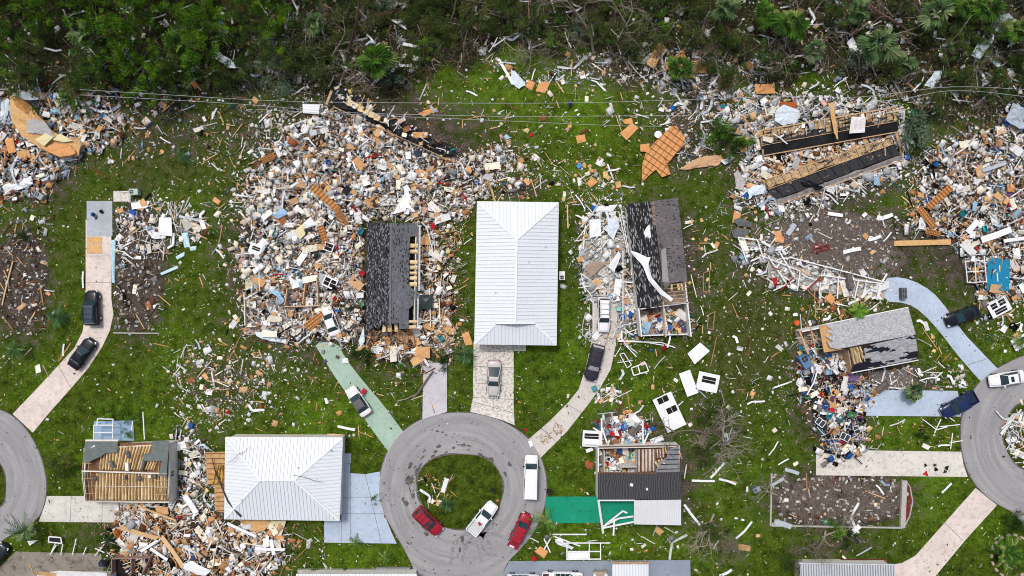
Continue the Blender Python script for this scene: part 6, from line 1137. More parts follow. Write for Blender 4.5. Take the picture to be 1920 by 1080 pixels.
PLK = {(c, s): [plank_mesh(L * random.uniform(.85, 1.15), random.uniform(.10, .17), .05, m_) for _ in range(3)] for c, m_ in PC.items() for s, L in (('short', 1.2), ('', 2.3), ('long', 3.6))}
WC = {'white': mcol("panel_white", (.82, .82, .80)), 'cream': mcol("panel_cream", lin(236, 224, 202)), 'pale grey': mcol("panel_grey", lin(184, 186, 190)), 'pale blue': mcol("panel_blue", lin(150, 186, 208)), 'tan': mcol("panel_tan", lin(196, 156, 116)), 'dirty white': mcol("panel_dirty", lin(222, 216, 206), dirt=lin(160, 140, 116))}
WLL = {(c, s): [torn_sheet(a * random.uniform(.7, 1.1), b_ * random.uniform(.8, 1.2), .03, .35, m_, .14, "wall_panel") for _ in range(3)] for c, m_ in WC.items() for s, a, b_ in (('small', .6, .8), ('', .85, 1.35), ('large', 1.2, 2.1))}
YC = {'orange': simple("ply_orange", lin(212, 158, 106), .8, .22, 2, rnd=.25), 'tan': simple("ply_tan", lin(206, 162, 110), .8, .2, 2, rnd=.2), 'brown': simple("ply_brown", lin(150, 98, 60), .8, .25, 2, rnd=.2)}
PLY = {(c, s): [torn_sheet(a * random.uniform(.75, 1.1), b_ * random.uniform(.8, 1.15), .02, .3, m_, .08, "plywood_sheet") for _ in range(3)] for c, m_ in YC.items() for s, a, b_ in (('small', .5, .7), ('', .8, 1.1), ('large', 1.1, 1.8))}
SC = {'white': mcol("strip_white", (.74, .75, .76), rough=.5), 'pale grey': mcol("strip_grey", lin(196, 200, 206), rough=.5), 'bluish grey': mcol("strip_blue", lin(176, 190, 206), rough=.5)}
STR = {(c, s): [strip_mesh(L * random.uniform(.8, 1.2), w_, cu, m_) for w_, cu in ((.16, .2), (.24, .45), (.36, 1.0), (.12, .12))] for c, m_ in SC.items() for s, L in (('short', 1.5), ('', 2.6), ('long', 4.2))}
INS = {'yellow': [lump_mesh(random.uniform(.18, .38), mcol("ins_yellow", lin(220, 196, 140)), "insulation_chunk", .3) for _ in range(5)], 'pinkish': [lump_mesh(random.uniform(.18, .36), mcol("ins_pink", lin(206, 160, 150)), "insulation_chunk") for _ in range(3)]}
BLK = [block_mesh(mcol("block_grey", lin(204, 200, 192)))]
def tub_mesh(mat, l_=.75, w_=.5, h_=.38):
    mb = MB(); mb.box((0, 0, .02), (l_ * .9, w_ * .9, .04)); 
    for s in (-1, 1): mb.box((s * l_ * .46, 0, h_ / 2), (.04, w_ * .9, h_)); mb.box((0, s * w_ * .46, h_ / 2), (l_ * .88, .04, h_))
    for s in (-1, 1): mb.box((s * l_ * .5, 0, h_), (.07, w_, .05)); mb.box((0, s * w_ * .5, h_), (l_ * .93, .07, .05))
    return mb.mesh("plastic_tub", mat)
def soft_mesh(mat, l_, w_, h_, nm):
    bm = bmesh.new(); bmesh.ops.create_cube(bm, size=1); bmesh.ops.subdivide_edges(bm, edges=bm.edges[:], cuts=3, use_grid_fill=True)
    for v in bm.verts:
        e = 1 - .32 * max(0, max(abs(v.co.x), abs(v.co.y)) * 2 - .5) ** 2; v.co = Vector((v.co.x * l_, v.co.y * w_, (v.co.z * e + .5) * h_)) + Vector((random.uniform(-.02, .02),) * 3)
    me = bpy.data.meshes.new(nm); bm.to_mesh(me); bm.free(); me.materials.append(mat); return me
def goods_meshes():
    G = []
    for c, col in (('blue', PAL['blue']), ('light blue', PAL['sky']), ('teal', PAL['teal']), ('white', PAL['white']), ('dark green', PAL['green']), ('black', PAL['black'])): G.append(("plastic_tub", "storage tub", "open " + c + " plastic tub", [tub_mesh(mcol("tub_" + c.replace(' ', '_'), col, rough=.4), random.uniform(.65, 1.0), random.uniform(.5, .65))], 3))
    for c, col in (('red', PAL['red']), ('brown', PAL['brown']), ('pink', PAL['pink']), ('cream', PAL['cream']), ('dark grey', PAL['dgrey']), ('blue', PAL['blue']), ('yellow', PAL['yellow'])): G.append(("cushion", "cushion", c + " soft cushion", [soft_mesh(mcol("cloth_" + c.replace(' ', '_'), col), random.uniform(.6, .95), .6, .24, "cushion")], 1.3))
    for c, col in (('black', PAL['black']), ('red', PAL['red']), ('white', PAL['white']), ('blue', PAL['blue']), ('purple', lin(90, 70, 110))): G.append(("garment", "clothes", "crumpled " + c + " garment", [lump_mesh(random.uniform(.22, .42), mcol("garment_" + c, col), "garment", .3, .5) for _ in range(2)], 1.8))
    G.append(("mattress", "mattress", "pale mattress", [soft_mesh(mcol("mattress", lin(214, 208, 200)), 1.9, 1.1, .28, "mattress")], .8))
    mb = MB(); mb.box((0, 0, .35), (.68, .62, .7)); mb.disc((.0, 0, .72), .22, .05, 16, 1); mb.box((-.24, 0, .74), (.12, .56, .08), None, 1); G.append(("washing_machine", "appliance", "white washing machine", [mb.mesh("washing_machine", [WC['white'], M_rim])], 1.4))
    mb = MB(); mb.box((0, 0, .33), (1.7, .72, .66)); mb.box((.25, 0, .675), (1.0, .66, .04), None, 0); mb.bar((-.3, -.3, .70), (-.3, .3, .70), .04, .05, 1); mb.bar((-.22, .25, .71), (.4, .25, .71), .04, .05, 1); G.append(("refrigerator", "appliance", "white refrigerator lying on its back", [mb.mesh("refrigerator", [WC['white'], M_rim])], 1))
    mb = MB(); mb.box((0, 0, .45), (.5, .5, .06)); mb.box((-.24, 0, .75), (.05, .48, .55)); [mb.bar((x_, y_, 0), (x_, y_, .43), .05) for x_ in (-.2, .2) for y_ in (-.2, .2)]; me = mb.mesh("chair", PC['brown']); G.append(("chair", "chair", "brown wooden chair", [me], 1.5))
    mb = MB(); [mb.bar(a, b_, .08, .06) for a, b_ in (((-.6, -.45, .05), (.6, -.45, .05)), ((-.6, .45, .05), (.6, .45, .05)), ((-.6, -.41, .05), (-.6, .41, .05)), ((.6, -.41, .05), (.6, .41, .05)), ((0, -.41, .05), (0, .41, .05)))]; mb.box((0, 0, .04), (1.14, .84, .015), None, 1); G.append(("loose_window", "window", "white window frame with its dark pane", [mb.mesh("loose_window", [M_trim, M_glass])], 2.4))
    mb = MB(); mb.box((0, 0, .22), (1.0, .5, .44)); [mb.box((x_, 0, .445), (.44, .42, .02), None, 1) for x_ in (-.24, .24)]; mb.bar((-.24, -.1, .47), (-.24, .1, .47), .03, .03, 2); mb.bar((.24, -.1, .47), (.24, .1, .47), .03, .03, 2); G.append(("cabinet", "cabinet", "brown wooden cabinet", [mb.mesh("cabinet", [PC['brown'], YC['orange'], M_rim])], 1.6))
    mb = MB(); mb.box((0, 0, .2), (1.9, .85, .4)); mb.box((0, -.36, .55), (1.9, .2, .35)); [mb.box((s * .9, 0, .48), (.2, .8, .25)) for s in (-1, 1)]; mb.box((-.4, .08, .44), (.72, .6, .1)); mb.box((.4, .08, .44), (.72, .6, .1)); G.append(("sofa", "sofa", "overturned grey sofa", [mb.mesh("sofa", mcol("sofa_grey", lin(120, 112, 108)))], .7))
    mb = MB(); mb.box((0, 0, .04), (1.15, .68, .08), None, 0); mb.box((0, 0, .085), (1.05, .6, .01), None, 1); mb.box((0, 0, .10), (.3, .2, .04), None, 0); G.append(("television", "television", "black flat television", [mb.mesh("television", [M_bumper, M_glass])], 1.2))
    return G
GOODS = goods_meshes(); gw = [g_[4] for g_ in GOODS]; CAT_N = {}
def put(me, name, cat, label, group, px, py, z, rz, tilt, s=1.0):
    o = mesh_obj(name, me, None, P(px, py, z), 0, s, (random.gauss(0, tilt), random.gauss(0, tilt), rz)); CAT_N[cat] = CAT_N.get(cat, 0) + 1; return tag(o, label, cat, group)
QUEUE = {}
def queue(big, *a): QUEUE.setdefault(a[1], []).append((big + random.random() * .5, a))
def flush(limit=292):
    """the pieces that show largest become things; what is left over of a kind is merged into one mass"""
    for name, L_ in QUEUE.items():
        L_.sort(key=lambda t_: -t_[0])
        for _, a in L_[:limit]: put(*a)
        rest = L_[limit:]
        if not rest: continue
        me0 = bpy.data.meshes.new("loose_" + name); bm = bmesh.new(); mats = []
        for _, (me, nm, cat, lab, grp, px, py, z, rz, tilt, *s_) in rest:
            if me.materials[0] not in mats: mats.append(me.materials[0])
            n0 = len(bm.faces); v0 = len(bm.verts); bm.from_mesh(me); bm.verts.ensure_lookup_table(); bm.faces.ensure_lookup_table()
            M = Matrix.Translation(P(px, py, z)) @ Euler((random.gauss(0, tilt), random.gauss(0, tilt), rz)).to_matrix().to_4x4()
            for v in bm.verts[v0:]: v.co = M @ v.co
            for f in bm.faces[n0:]: f.material_index = mats.index(me.materials[0])
        bm.to_mesh(me0); bm.free(); [me0.materials.append(m_) for m_ in mats]
        tag(mesh_obj("scattered_" + name + "s", me0), "smaller loose " + L_[0][1][2] + " pieces strewn over all the lots", "debris", kind='stuff')
def choice_w(d): return random.choices(list(d), weights=list(d.values()))[0]
for ph, poly, mx, dens, size, hh, strict, cnt in Z:
    heavy = dens >= 5; base = INSIDE.get(ph, .02); til = .11 if heavy else .05
    def zh(): return base + random.random() * hh * (.95 if heavy else .3)
    def zt(): return base + (.45 + .6 * random.random()) * hh if heavy else zh()      # broad sheets lie on top of the heap
    for kind in ('ply', 'wall', 'strip', 'plank', 'ins', 'goods', 'block'):
        n = int(cnt[kind] * {'goods': (.42 if heavy else .25) if mx not in ('goods', 'black') else 1, 'ins': .5 if heavy else .35, 'strip': .75 if heavy else .95 if mx == 'forest' else .32, 'ply': .85 if heavy else .55, 'wall': 1.15 if heavy else .42, 'plank': 1.2 if heavy else .8, 'block': 1}[kind] + .5)
        if n == 0: continue
        if kind == 'block' and n > 20:
            # foundation blocks stand in loose rows
            xs = [a for a, _ in poly]; ys = [b_ for _, b_ in poly]; q = []; cols = int(math.sqrt(n * (max(xs) - min(xs)) / (max(ys) - min(ys)))) + 1; rows = n // cols + 1
            for i in range(cols):
                for j in range(rows): q.append((min(xs) + (i + .5) / cols * (max(xs) - min(xs)) + random.gauss(0, 5), min(ys) + (j + .5) / rows * (max(ys) - min(ys)) + random.gauss(0, 4)))
            q = [(a, b_) for a, b_ in q if bool(inpoly(np.array(a), np.array(b_), poly))][:n]; x = [a for a, _ in q]; y = [b_ for _, b_ in q]
        else: x, y = pick(poly, n, strict, ph in LAYER)
        for px, py in zip(x, y):
            rz = random.uniform(0, 6.28)
            if kind == 'plank':
                c = choice_w({'blond': 4, 'tan': 4, 'brown': 2.5, 'white painted': 2, 'grey': .8} if mx != 'pale' else {'blond': 2.5, 'tan': 1.5, 'brown': 1, 'white painted': 5, 'grey': 1}); s = choice_w({'short': 4, '': 5, 'long': 2.2} if heavy else {'short': 6, '': 3.5, 'long': .8}); queue({'short': 0, '': 1, 'long': 2}[s], random.choice(PLK[c, s]), "plank", "plank", f"{s + ' ' if s else ''}{c} plank {ph}", "planks from the wrecked houses", px, py, zh() + .05, rz, til * .6)
            elif kind == 'wall':
                c = choice_w({'white': 6, 'dirty white': 3, 'cream': 3.5, 'pale grey': .7, 'pale blue': .35, 'tan': 1.4}); s = choice_w({'small': 3.5, '': 4, 'large': 2.2} if heavy else {'small': 6, '': 2, 'large': .3}); queue({'small': 0, '': 1, 'large': 2}[s], random.choice(WLL[c, s]), "plasterboard", "plasterboard", f"{s + ' ' if s else ''}{c} broken plasterboard {ph}", "broken sheets of plasterboard", px, py, zt() + .05, rz, til)
            elif kind == 'ply':
                c = choice_w({'orange': 3, 'tan': 3.5, 'brown': 1.4}); s = choice_w({'small': 4, '': 4, 'large': 1.5} if heavy else {'small': 6, '': 2, 'large': .3}); queue({'small': 0, '': 1, 'large': 2}[s], random.choice(PLY[c, s]), "plywood_sheet", "plywood sheet", f"{s + ' ' if s else ''}{c} torn plywood sheet {ph}", "torn plywood sheets", px, py, zt() + .06, rz, til)
            elif kind == 'strip':
                c = choice_w({'white': 7, 'pale grey': 2, 'bluish grey': .8}); s = choice_w({'short': 4, '': 4, 'long': 1.6} if heavy or mx == 'forest' else {'short': 6, '': 2, 'long': .5}); queue({'short': 0, '': 1, 'long': 2}[s], random.choice(STR[c, s]), "siding_strip", "siding strip", f"{s + ' ' if s else ''}bent {c} siding strip {ph}", "bent strips of siding and gutter", px, py, zh() + .04 + (hh * random.random() if mx == 'forest' and hh > .4 else 0), rz, til * .5)
            elif kind == 'ins':
                c = random.choices(['yellow', 'pinkish'], [6, 1])[0]; queue(1, random.choice(INS[c]), "insulation_chunk", "insulation chunk", f"{c} insulation chunk {ph}", "torn chunks of insulation", px, py, zh(), rz, .1, random.uniform(.7, 1.3))
            elif kind == 'block':
                queue(1, BLK[0], "concrete_block", "concrete block", f"pale concrete block {ph}", "foundation blocks of the vanished houses", px, py, .02, random.choice((0, 1.57)) + random.gauss(0, .25), .02 if random.random() < .8 else .5, 1.0 + random.uniform(-.05, .15))
            else:
                g_ = random.choices(GOODS, weights=gw)[0]; put(random.choice(g_[3]), g_[0], g_[1], f"{g_[2]} {ph}", g_[1] + " pieces thrown about by the storm", px, py, zh() + .05, rz, til * .8, random.uniform(.85, 1.1))
flush()
# ================================================================ LARGE PIECES PLACED ONE BY ONE
def sheet(label, pts, z, mat, name="roof_sheet", cat="roof sheet", th=.06, tilt=(0, 0), bend=.12):
    """an irregular sheet outlined on the ground plan, with its own height, thickness, tilt and a slight warp"""
    if len(pts) > 4 and bend > .1:       # torn outline: extra uneven points along each edge
        o2 = []
        for (x0, y0), (x1, y1) in zip(pts, pts[1:] + pts[:1]):
            o2.append((x0, y0)); L = math.hypot(x1 - x0, y1 - y0)
            if L > 9: o2 += [(x0 + (x1 - x0) * f + random.uniform(-1.6, 1.6), y0 + (y1 - y0) * f + random.uniform(-1.6, 1.6)) for f in (.33, .66)]
        pts = o2
    c = np.mean(pts, 0); q = [P(x, y, z) for x, y in pts]; o = P(c[0], c[1], z); mb = MB(); n = len(q); top = []
    for i, p_ in enumerate(q):
        d = p_ - o; p2 = p_.copy(); p2.z = z + d.x * tilt[0] + d.y * tilt[1] + bend * random.uniform(-.5, .5); top.append(p2)
    ring = [o.lerp(p_, random.uniform(.45, .65)) + Vector((0, 0, bend * random.uniform(-.2, .9))) for p_ in top]; m_ = o.copy(); m_.z = z + bend * .5
    up = top + ring + [m_]; k = len(up); vv = up + [p_ - Vector((0, 0, th)) for p_ in up]; ar = sum(q[i].x * q[(i + 1) % n].y - q[(i + 1) % n].x * q[i].y for i in range(n)); fs = []
    for i in range(n):
        j = (i + 1) % n; f = [(i, j, n + j, n + i), (n + i, n + j, 2 * n)]; f += [tuple(a + k for a in reversed(g)) for g in f] + [(i, i + k, j + k, j)]; fs += f if ar > 0 else [tuple(reversed(a)) for a in f]
    mb.add(vv, fs); return tag(mb.build(name, mat, origin=o), label, cat)
def rect(cx, cy, L, W_, a): ca, sa = math.cos(R(a)), -math.sin(R(a)); return [(cx + u * L / 2 * ca - v * W_ / 2 * sa, cy + u * L / 2 * sa + v * W_ / 2 * ca) for u, v in ((-1, -1), (1, -1), (1, 1), (-1, 1))]
MW, MB_, MG = simple("sheet_white", (.76, .77, .78), .5, .1), simple("sheet_bluewhite", (.62, .70, .76), .45, .15, dirt=(.4, .42, .44)), simple("sheet_grey", (.42, .46, .50), .5, .2)
MO, MT, MC = simple("sheet_orange", lin(214, 154, 100), .8, .22), simple("sheet_tan", lin(208, 166, 114), .8, .22, dirt=lin(140, 100, 66)), simple("sheet_cream", lin(216, 204, 160), .8, .15)
sheet("big torn tan roof panel on top of the heap by the wood", [(20, 180), (34, 178), (62, 203), (92, 238), (112, 258), (152, 264), (146, 292), (112, 296), (76, 278), (42, 256), (22, 228)], 1.5, MT, th=.12, tilt=(.02, .05), bend=.35)
sheet("paler torn board lying over the lower part of the tan roof panel", [(80, 280), (100, 270), (132, 272), (142, 288), (112, 294)], 1.75, MO, "plywood_offcut", "plywood board"); sheet("darker torn board at the upper end of the tan roof panel", [(26, 184), (36, 182), (58, 205), (48, 214), (30, 200)], 1.75, simple("sheet_darktan", lin(176, 128, 76), .8, .3), "plywood_offcut", "plywood board"); sheet("crumpled grey membrane over the big tan roof panel", [(50, 226), (62, 222), (88, 232), (104, 258), (76, 252), (50, 248)], 1.9, simple("membrane", (.40, .38, .37), .7, .2), "membrane", "membrane"); sheet("pale cream square on the big tan roof panel", [(66, 262), (86, 249), (100, 258), (82, 274)], 1.95, MC, "cream_board", "ceiling board"); sheet("white long panel beside the cream square on the tan roof panel", [(98, 262), (112, 250), (136, 264), (120, 267)], 1.9, MC, "cream_board", "ceiling board")
sheet("grey lavender membrane strip across the top of the tan roof panel", [(22, 176), (52, 172), (74, 186), (48, 188)], 1.8, MG, "membrane", "membrane"); sheet("bluish metal sheet crumpled at the photo's edge by the tan roof panel", [(0, 196), (14, 184), (28, 200), (24, 230), (8, 234), (0, 224)], .8, MB_, bend=.5); sheet("white roof sheet lying below the heap by the wood", [(4, 350), (30, 338), (58, 330), (62, 345), (36, 356), (8, 366)], .5, MW, bend=.3); sheet("dark orange board standing by the cream square", [(8, 262), (24, 258), (30, 285), (16, 288)], .8, MO, "plywood_offcut", "plywood board")
for lab, pts, z, m_ in [("small orange board under the fallen tree at the pine wood's corner", [(102, 178), (118, 172), (120, 190), (104, 194)], .4, MO), ("long wooden deck piece lying slanted at the scrub's edge", [(1212, 120), (1234, 80), (1250, 88), (1226, 129)], .5, MT), ("orange plywood piece tucked behind the round fan palm", [(1246, 118), (1283, 92), (1288, 116), (1262, 138), (1250, 130)], .45, MO), ("short orange piece right of the slatted frame by the round palm", [(1310, 118), (1327, 124), (1322, 137), (1311, 136)], .3, MO), ("orange square on the lawn nearest the corrugated sheet", [(985, 162), (991, 150), (1004, 155), (997, 170)], .12, MO), ("orange square on the lawn beside the smaller one by the corrugated sheet", [(1004, 171), (1012, 152), (1031, 157), (1022, 174)], .12, MO), ("orange rectangle at the palm scrub's edge above the collapsed roof", [(1416, 158), (1452, 157), (1453, 175), (1416, 176)], .5, MO), ("larger of two overlapping orange sheets on the lawn", [(1162, 250), (1185, 230), (1197, 240), (1175, 263)], .15, MO), ("smaller of two overlapping orange sheets on the lawn", [(1166, 225), (1185, 221), (1187, 234), (1172, 232)], .1, MO), ("single orange square on the open lawn below the power lines", [(1079, 255), (1096, 252), (1099, 265), (1083, 269)], .1, MO), ("orange square touching the torn batten roof", [(1200, 271), (1218, 269), (1218, 285), (1201, 284)], .3, MO), ("orange square on the lawn above the white wreckage", [(1100, 344), (1109, 331), (1121, 341), (1108, 352)], .12, MO), ("orange plank-like board in the black roof strip", [(773, 248), (802, 247), (802, 258), (774, 258)], 1.5, MO), ("orange board lying on the lawn under the second power line", [(783, 212), (808, 204), (820, 201), (816, 211), (794, 219)], .15, MO), ("brown square board on the lawn in the middle power lines gap", [(1010, 217), (1024, 215), (1024, 226), (1012, 227)], .15, simple("sheet_brown", lin(120, 74, 54))), ("orange board on the lawn under the white roof edge of the wreck by the estate", [(1090, 408), (1098, 405), (1101, 420), (1091, 424)], .1, MO), ("dark orange door lying by the torn red-brown room", [(213, 994), (229, 990), (241, 1010), (231, 1017), (221, 1016)], .25, simple("door_orange", lin(176, 104, 44))), ("tan wide board between the wide white roof and its fallen wall", [(447, 974), (508, 976), (495, 995), (478, 1000), (452, 980)], .6, MT), ("white inner wall piece fallen at the wide white roof's lower edge", [(508, 976), (537, 976), (527, 1005), (505, 1000)], .5, MC), ("orange ceiling board at the corner of the fallen wall piece", [(497, 1000), (512, 994), (534, 1008), (530, 1017), (510, 1008)], .4, MO), ("orange board lying beneath the young feathery palm", [(1002, 1034), (1013, 1024), (1028, 1034), (1020, 1047)], .12, MO), ("tan door lying at the splintered end of the black shingled roof", [(782, 650), (806, 650), (806, 672), (776, 668)], .9, simple("door_tan", lin(206, 158, 110))), ("orange plank panel in the palm scrub standing over the collapsed roof", [(1553, 193), (1563, 191), (1570, 240), (1572, 262), (1564, 250)], 2.4, MT), ("brown panel lying by the collapsed roof's upper end", [(1462, 190), (1494, 192), (1492, 206), (1464, 200)], .7, simple("sheet_rust", lin(160, 88, 44))), ("orange panel on the sandy bare lot", [(1452, 433), (1462, 432), (1470, 445), (1469, 455), (1453, 454)], .12, MO), ("wide orange board beside the open end of the pale grey roof", [(1547, 560), (1557, 548), (1566, 560), (1560, 572)], .3, MO), ("orange board between blue bins in the right-hand heap", [(1800, 440), (1815, 438), (1808, 452), (1800, 450)], .5, MO), ("orange surfboard-shaped board above the strewn goods", [(1167, 772), (1172, 769), (1183, 768), (1186, 771), (1182, 775), (1170, 778)], .15, MO), ("round brown table top beside the half roofless house", [(1097, 866), (1103, 862), (1111, 867), (1112, 876), (1104, 880), (1097, 875)], .3, simple("sheet_brownround", lin(150, 86, 54)))]:
    sheet(lab, pts, z, m_, "plywood_offcut", "plywood board", .05)
# decks with battens
def batten_roof(label, pts, z, a0, n, mat, tilt=(0, 0), cross=4, bw=.05):
    o = sheet(label, pts, z, mat, "batten_roof", "roof deck", .08, tilt, 0); c = P(*np.mean(pts, 0), z); poly = [P(x, y, z) for x, y in pts]; mb = MB()
    for a, m_ in ((a0, n), (a0 + 90, cross)):
        d = Vector((math.cos(R(a)), math.sin(R(a)), 0)); s = Vector((-d.y, d.x, 0)); pr = [(p_ - c).dot(s) for p_ in poly]; lo, hi = min(pr), max(pr)
        for i in range(m_):
            t_ = lo + (hi - lo) * (i + .5) / m_; xs = []
            for k in range(len(poly)):
                u, v = poly[k] - c, poly[(k + 1) % len(poly)] - c; a_, b_ = u.dot(s) - t_, v.dot(s) - t_
                if a_ * b_ < 0: q = u + (v - u) * (a_ / (a_ - b_)); xs.append(q.dot(d))
            if len(xs) >= 2:
                e = [c + s * t_ + d * w_ for w_ in (min(xs), max(xs))]
                for q in e: q.z = z + (q - c).x * tilt[0] + (q - c).y * tilt[1] + .07 + (.05 if a != a0 else 0)
                mb.bar(e[0], e[1], bw, .09)
    mb.build("batten", simple("batten_brown", lin(150, 102, 64), .85, .3), o); return o
batten_roof("large torn roof deck with crossing battens on the lawn", [(1205, 307), (1212, 284), (1234, 260), (1258, 238), (1268, 236), (1274, 248), (1284, 256), (1282, 272), (1264, 292), (1248, 310), (1258, 326), (1242, 332), (1230, 318), (1220, 326), (1204, 342)], .5, 54, 6, MO, (.04, .04), 11)
sheet("flat tan roof piece lying below the batten roof", [(1272, 317), (1298, 302), (1322, 292), (1352, 290), (1356, 300), (1342, 312), (1310, 314), (1288, 318)], .3, simple("sheet_sand", lin(196, 158, 122), .8, .2, dirt=lin(150, 110, 80))); sheet("white panel at the end of the flat tan roof piece", [(1351, 302), (1372, 291), (1378, 296), (1360, 309)], .4, MW)
batten_roof("small slatted wooden frame by the round fan palm", [(1296, 112), (1310, 112), (1310, 136), (1298, 136)], .5, 0, 7, simple("slat_pale", lin(214, 180, 140)), cross=2)
for lab, pts, a, n in [("long slatted wall frame in the upper big heap", rect(610, 372, 66, 13, -43), -43, 1), ("second slatted wall frame standing lower in the big heap", rect(606, 440, 50, 11, -74), -74, 1), ("orange slatted panel near the buried white car", rect(590, 602, 42, 17, 38), 38, 2), ("slatted wooden frame lying slanted in the right-hand heap", rect(1762, 370, 58, 13, 42), 42, 1), ("slatted wooden frame bent below the slanted one", rect(1738, 408, 46, 12, -52), -52, 1), ("short slatted piece above the long tan beam", rect(1750, 436, 28, 10, -14), -14, 1), ("slatted orange piece at the left rim of the big heap", rect(502, 297, 24, 12, 25), 25, 2), ("brown slatted wall piece inside the big heap's upper end", rect(640, 410, 30, 14, -60), -60, 2)]:
    batten_roof(lab, pts, .95, a, n + 1, simple("frame_orange", lin(198, 142, 86)), cross=9)
sheet("long tan beam lying between the sandy lot and the right-hand heap", rect(1730, 455, 106, 10, 1.5), .35, MT, "timber_beam", "beam", .25, bend=.03)
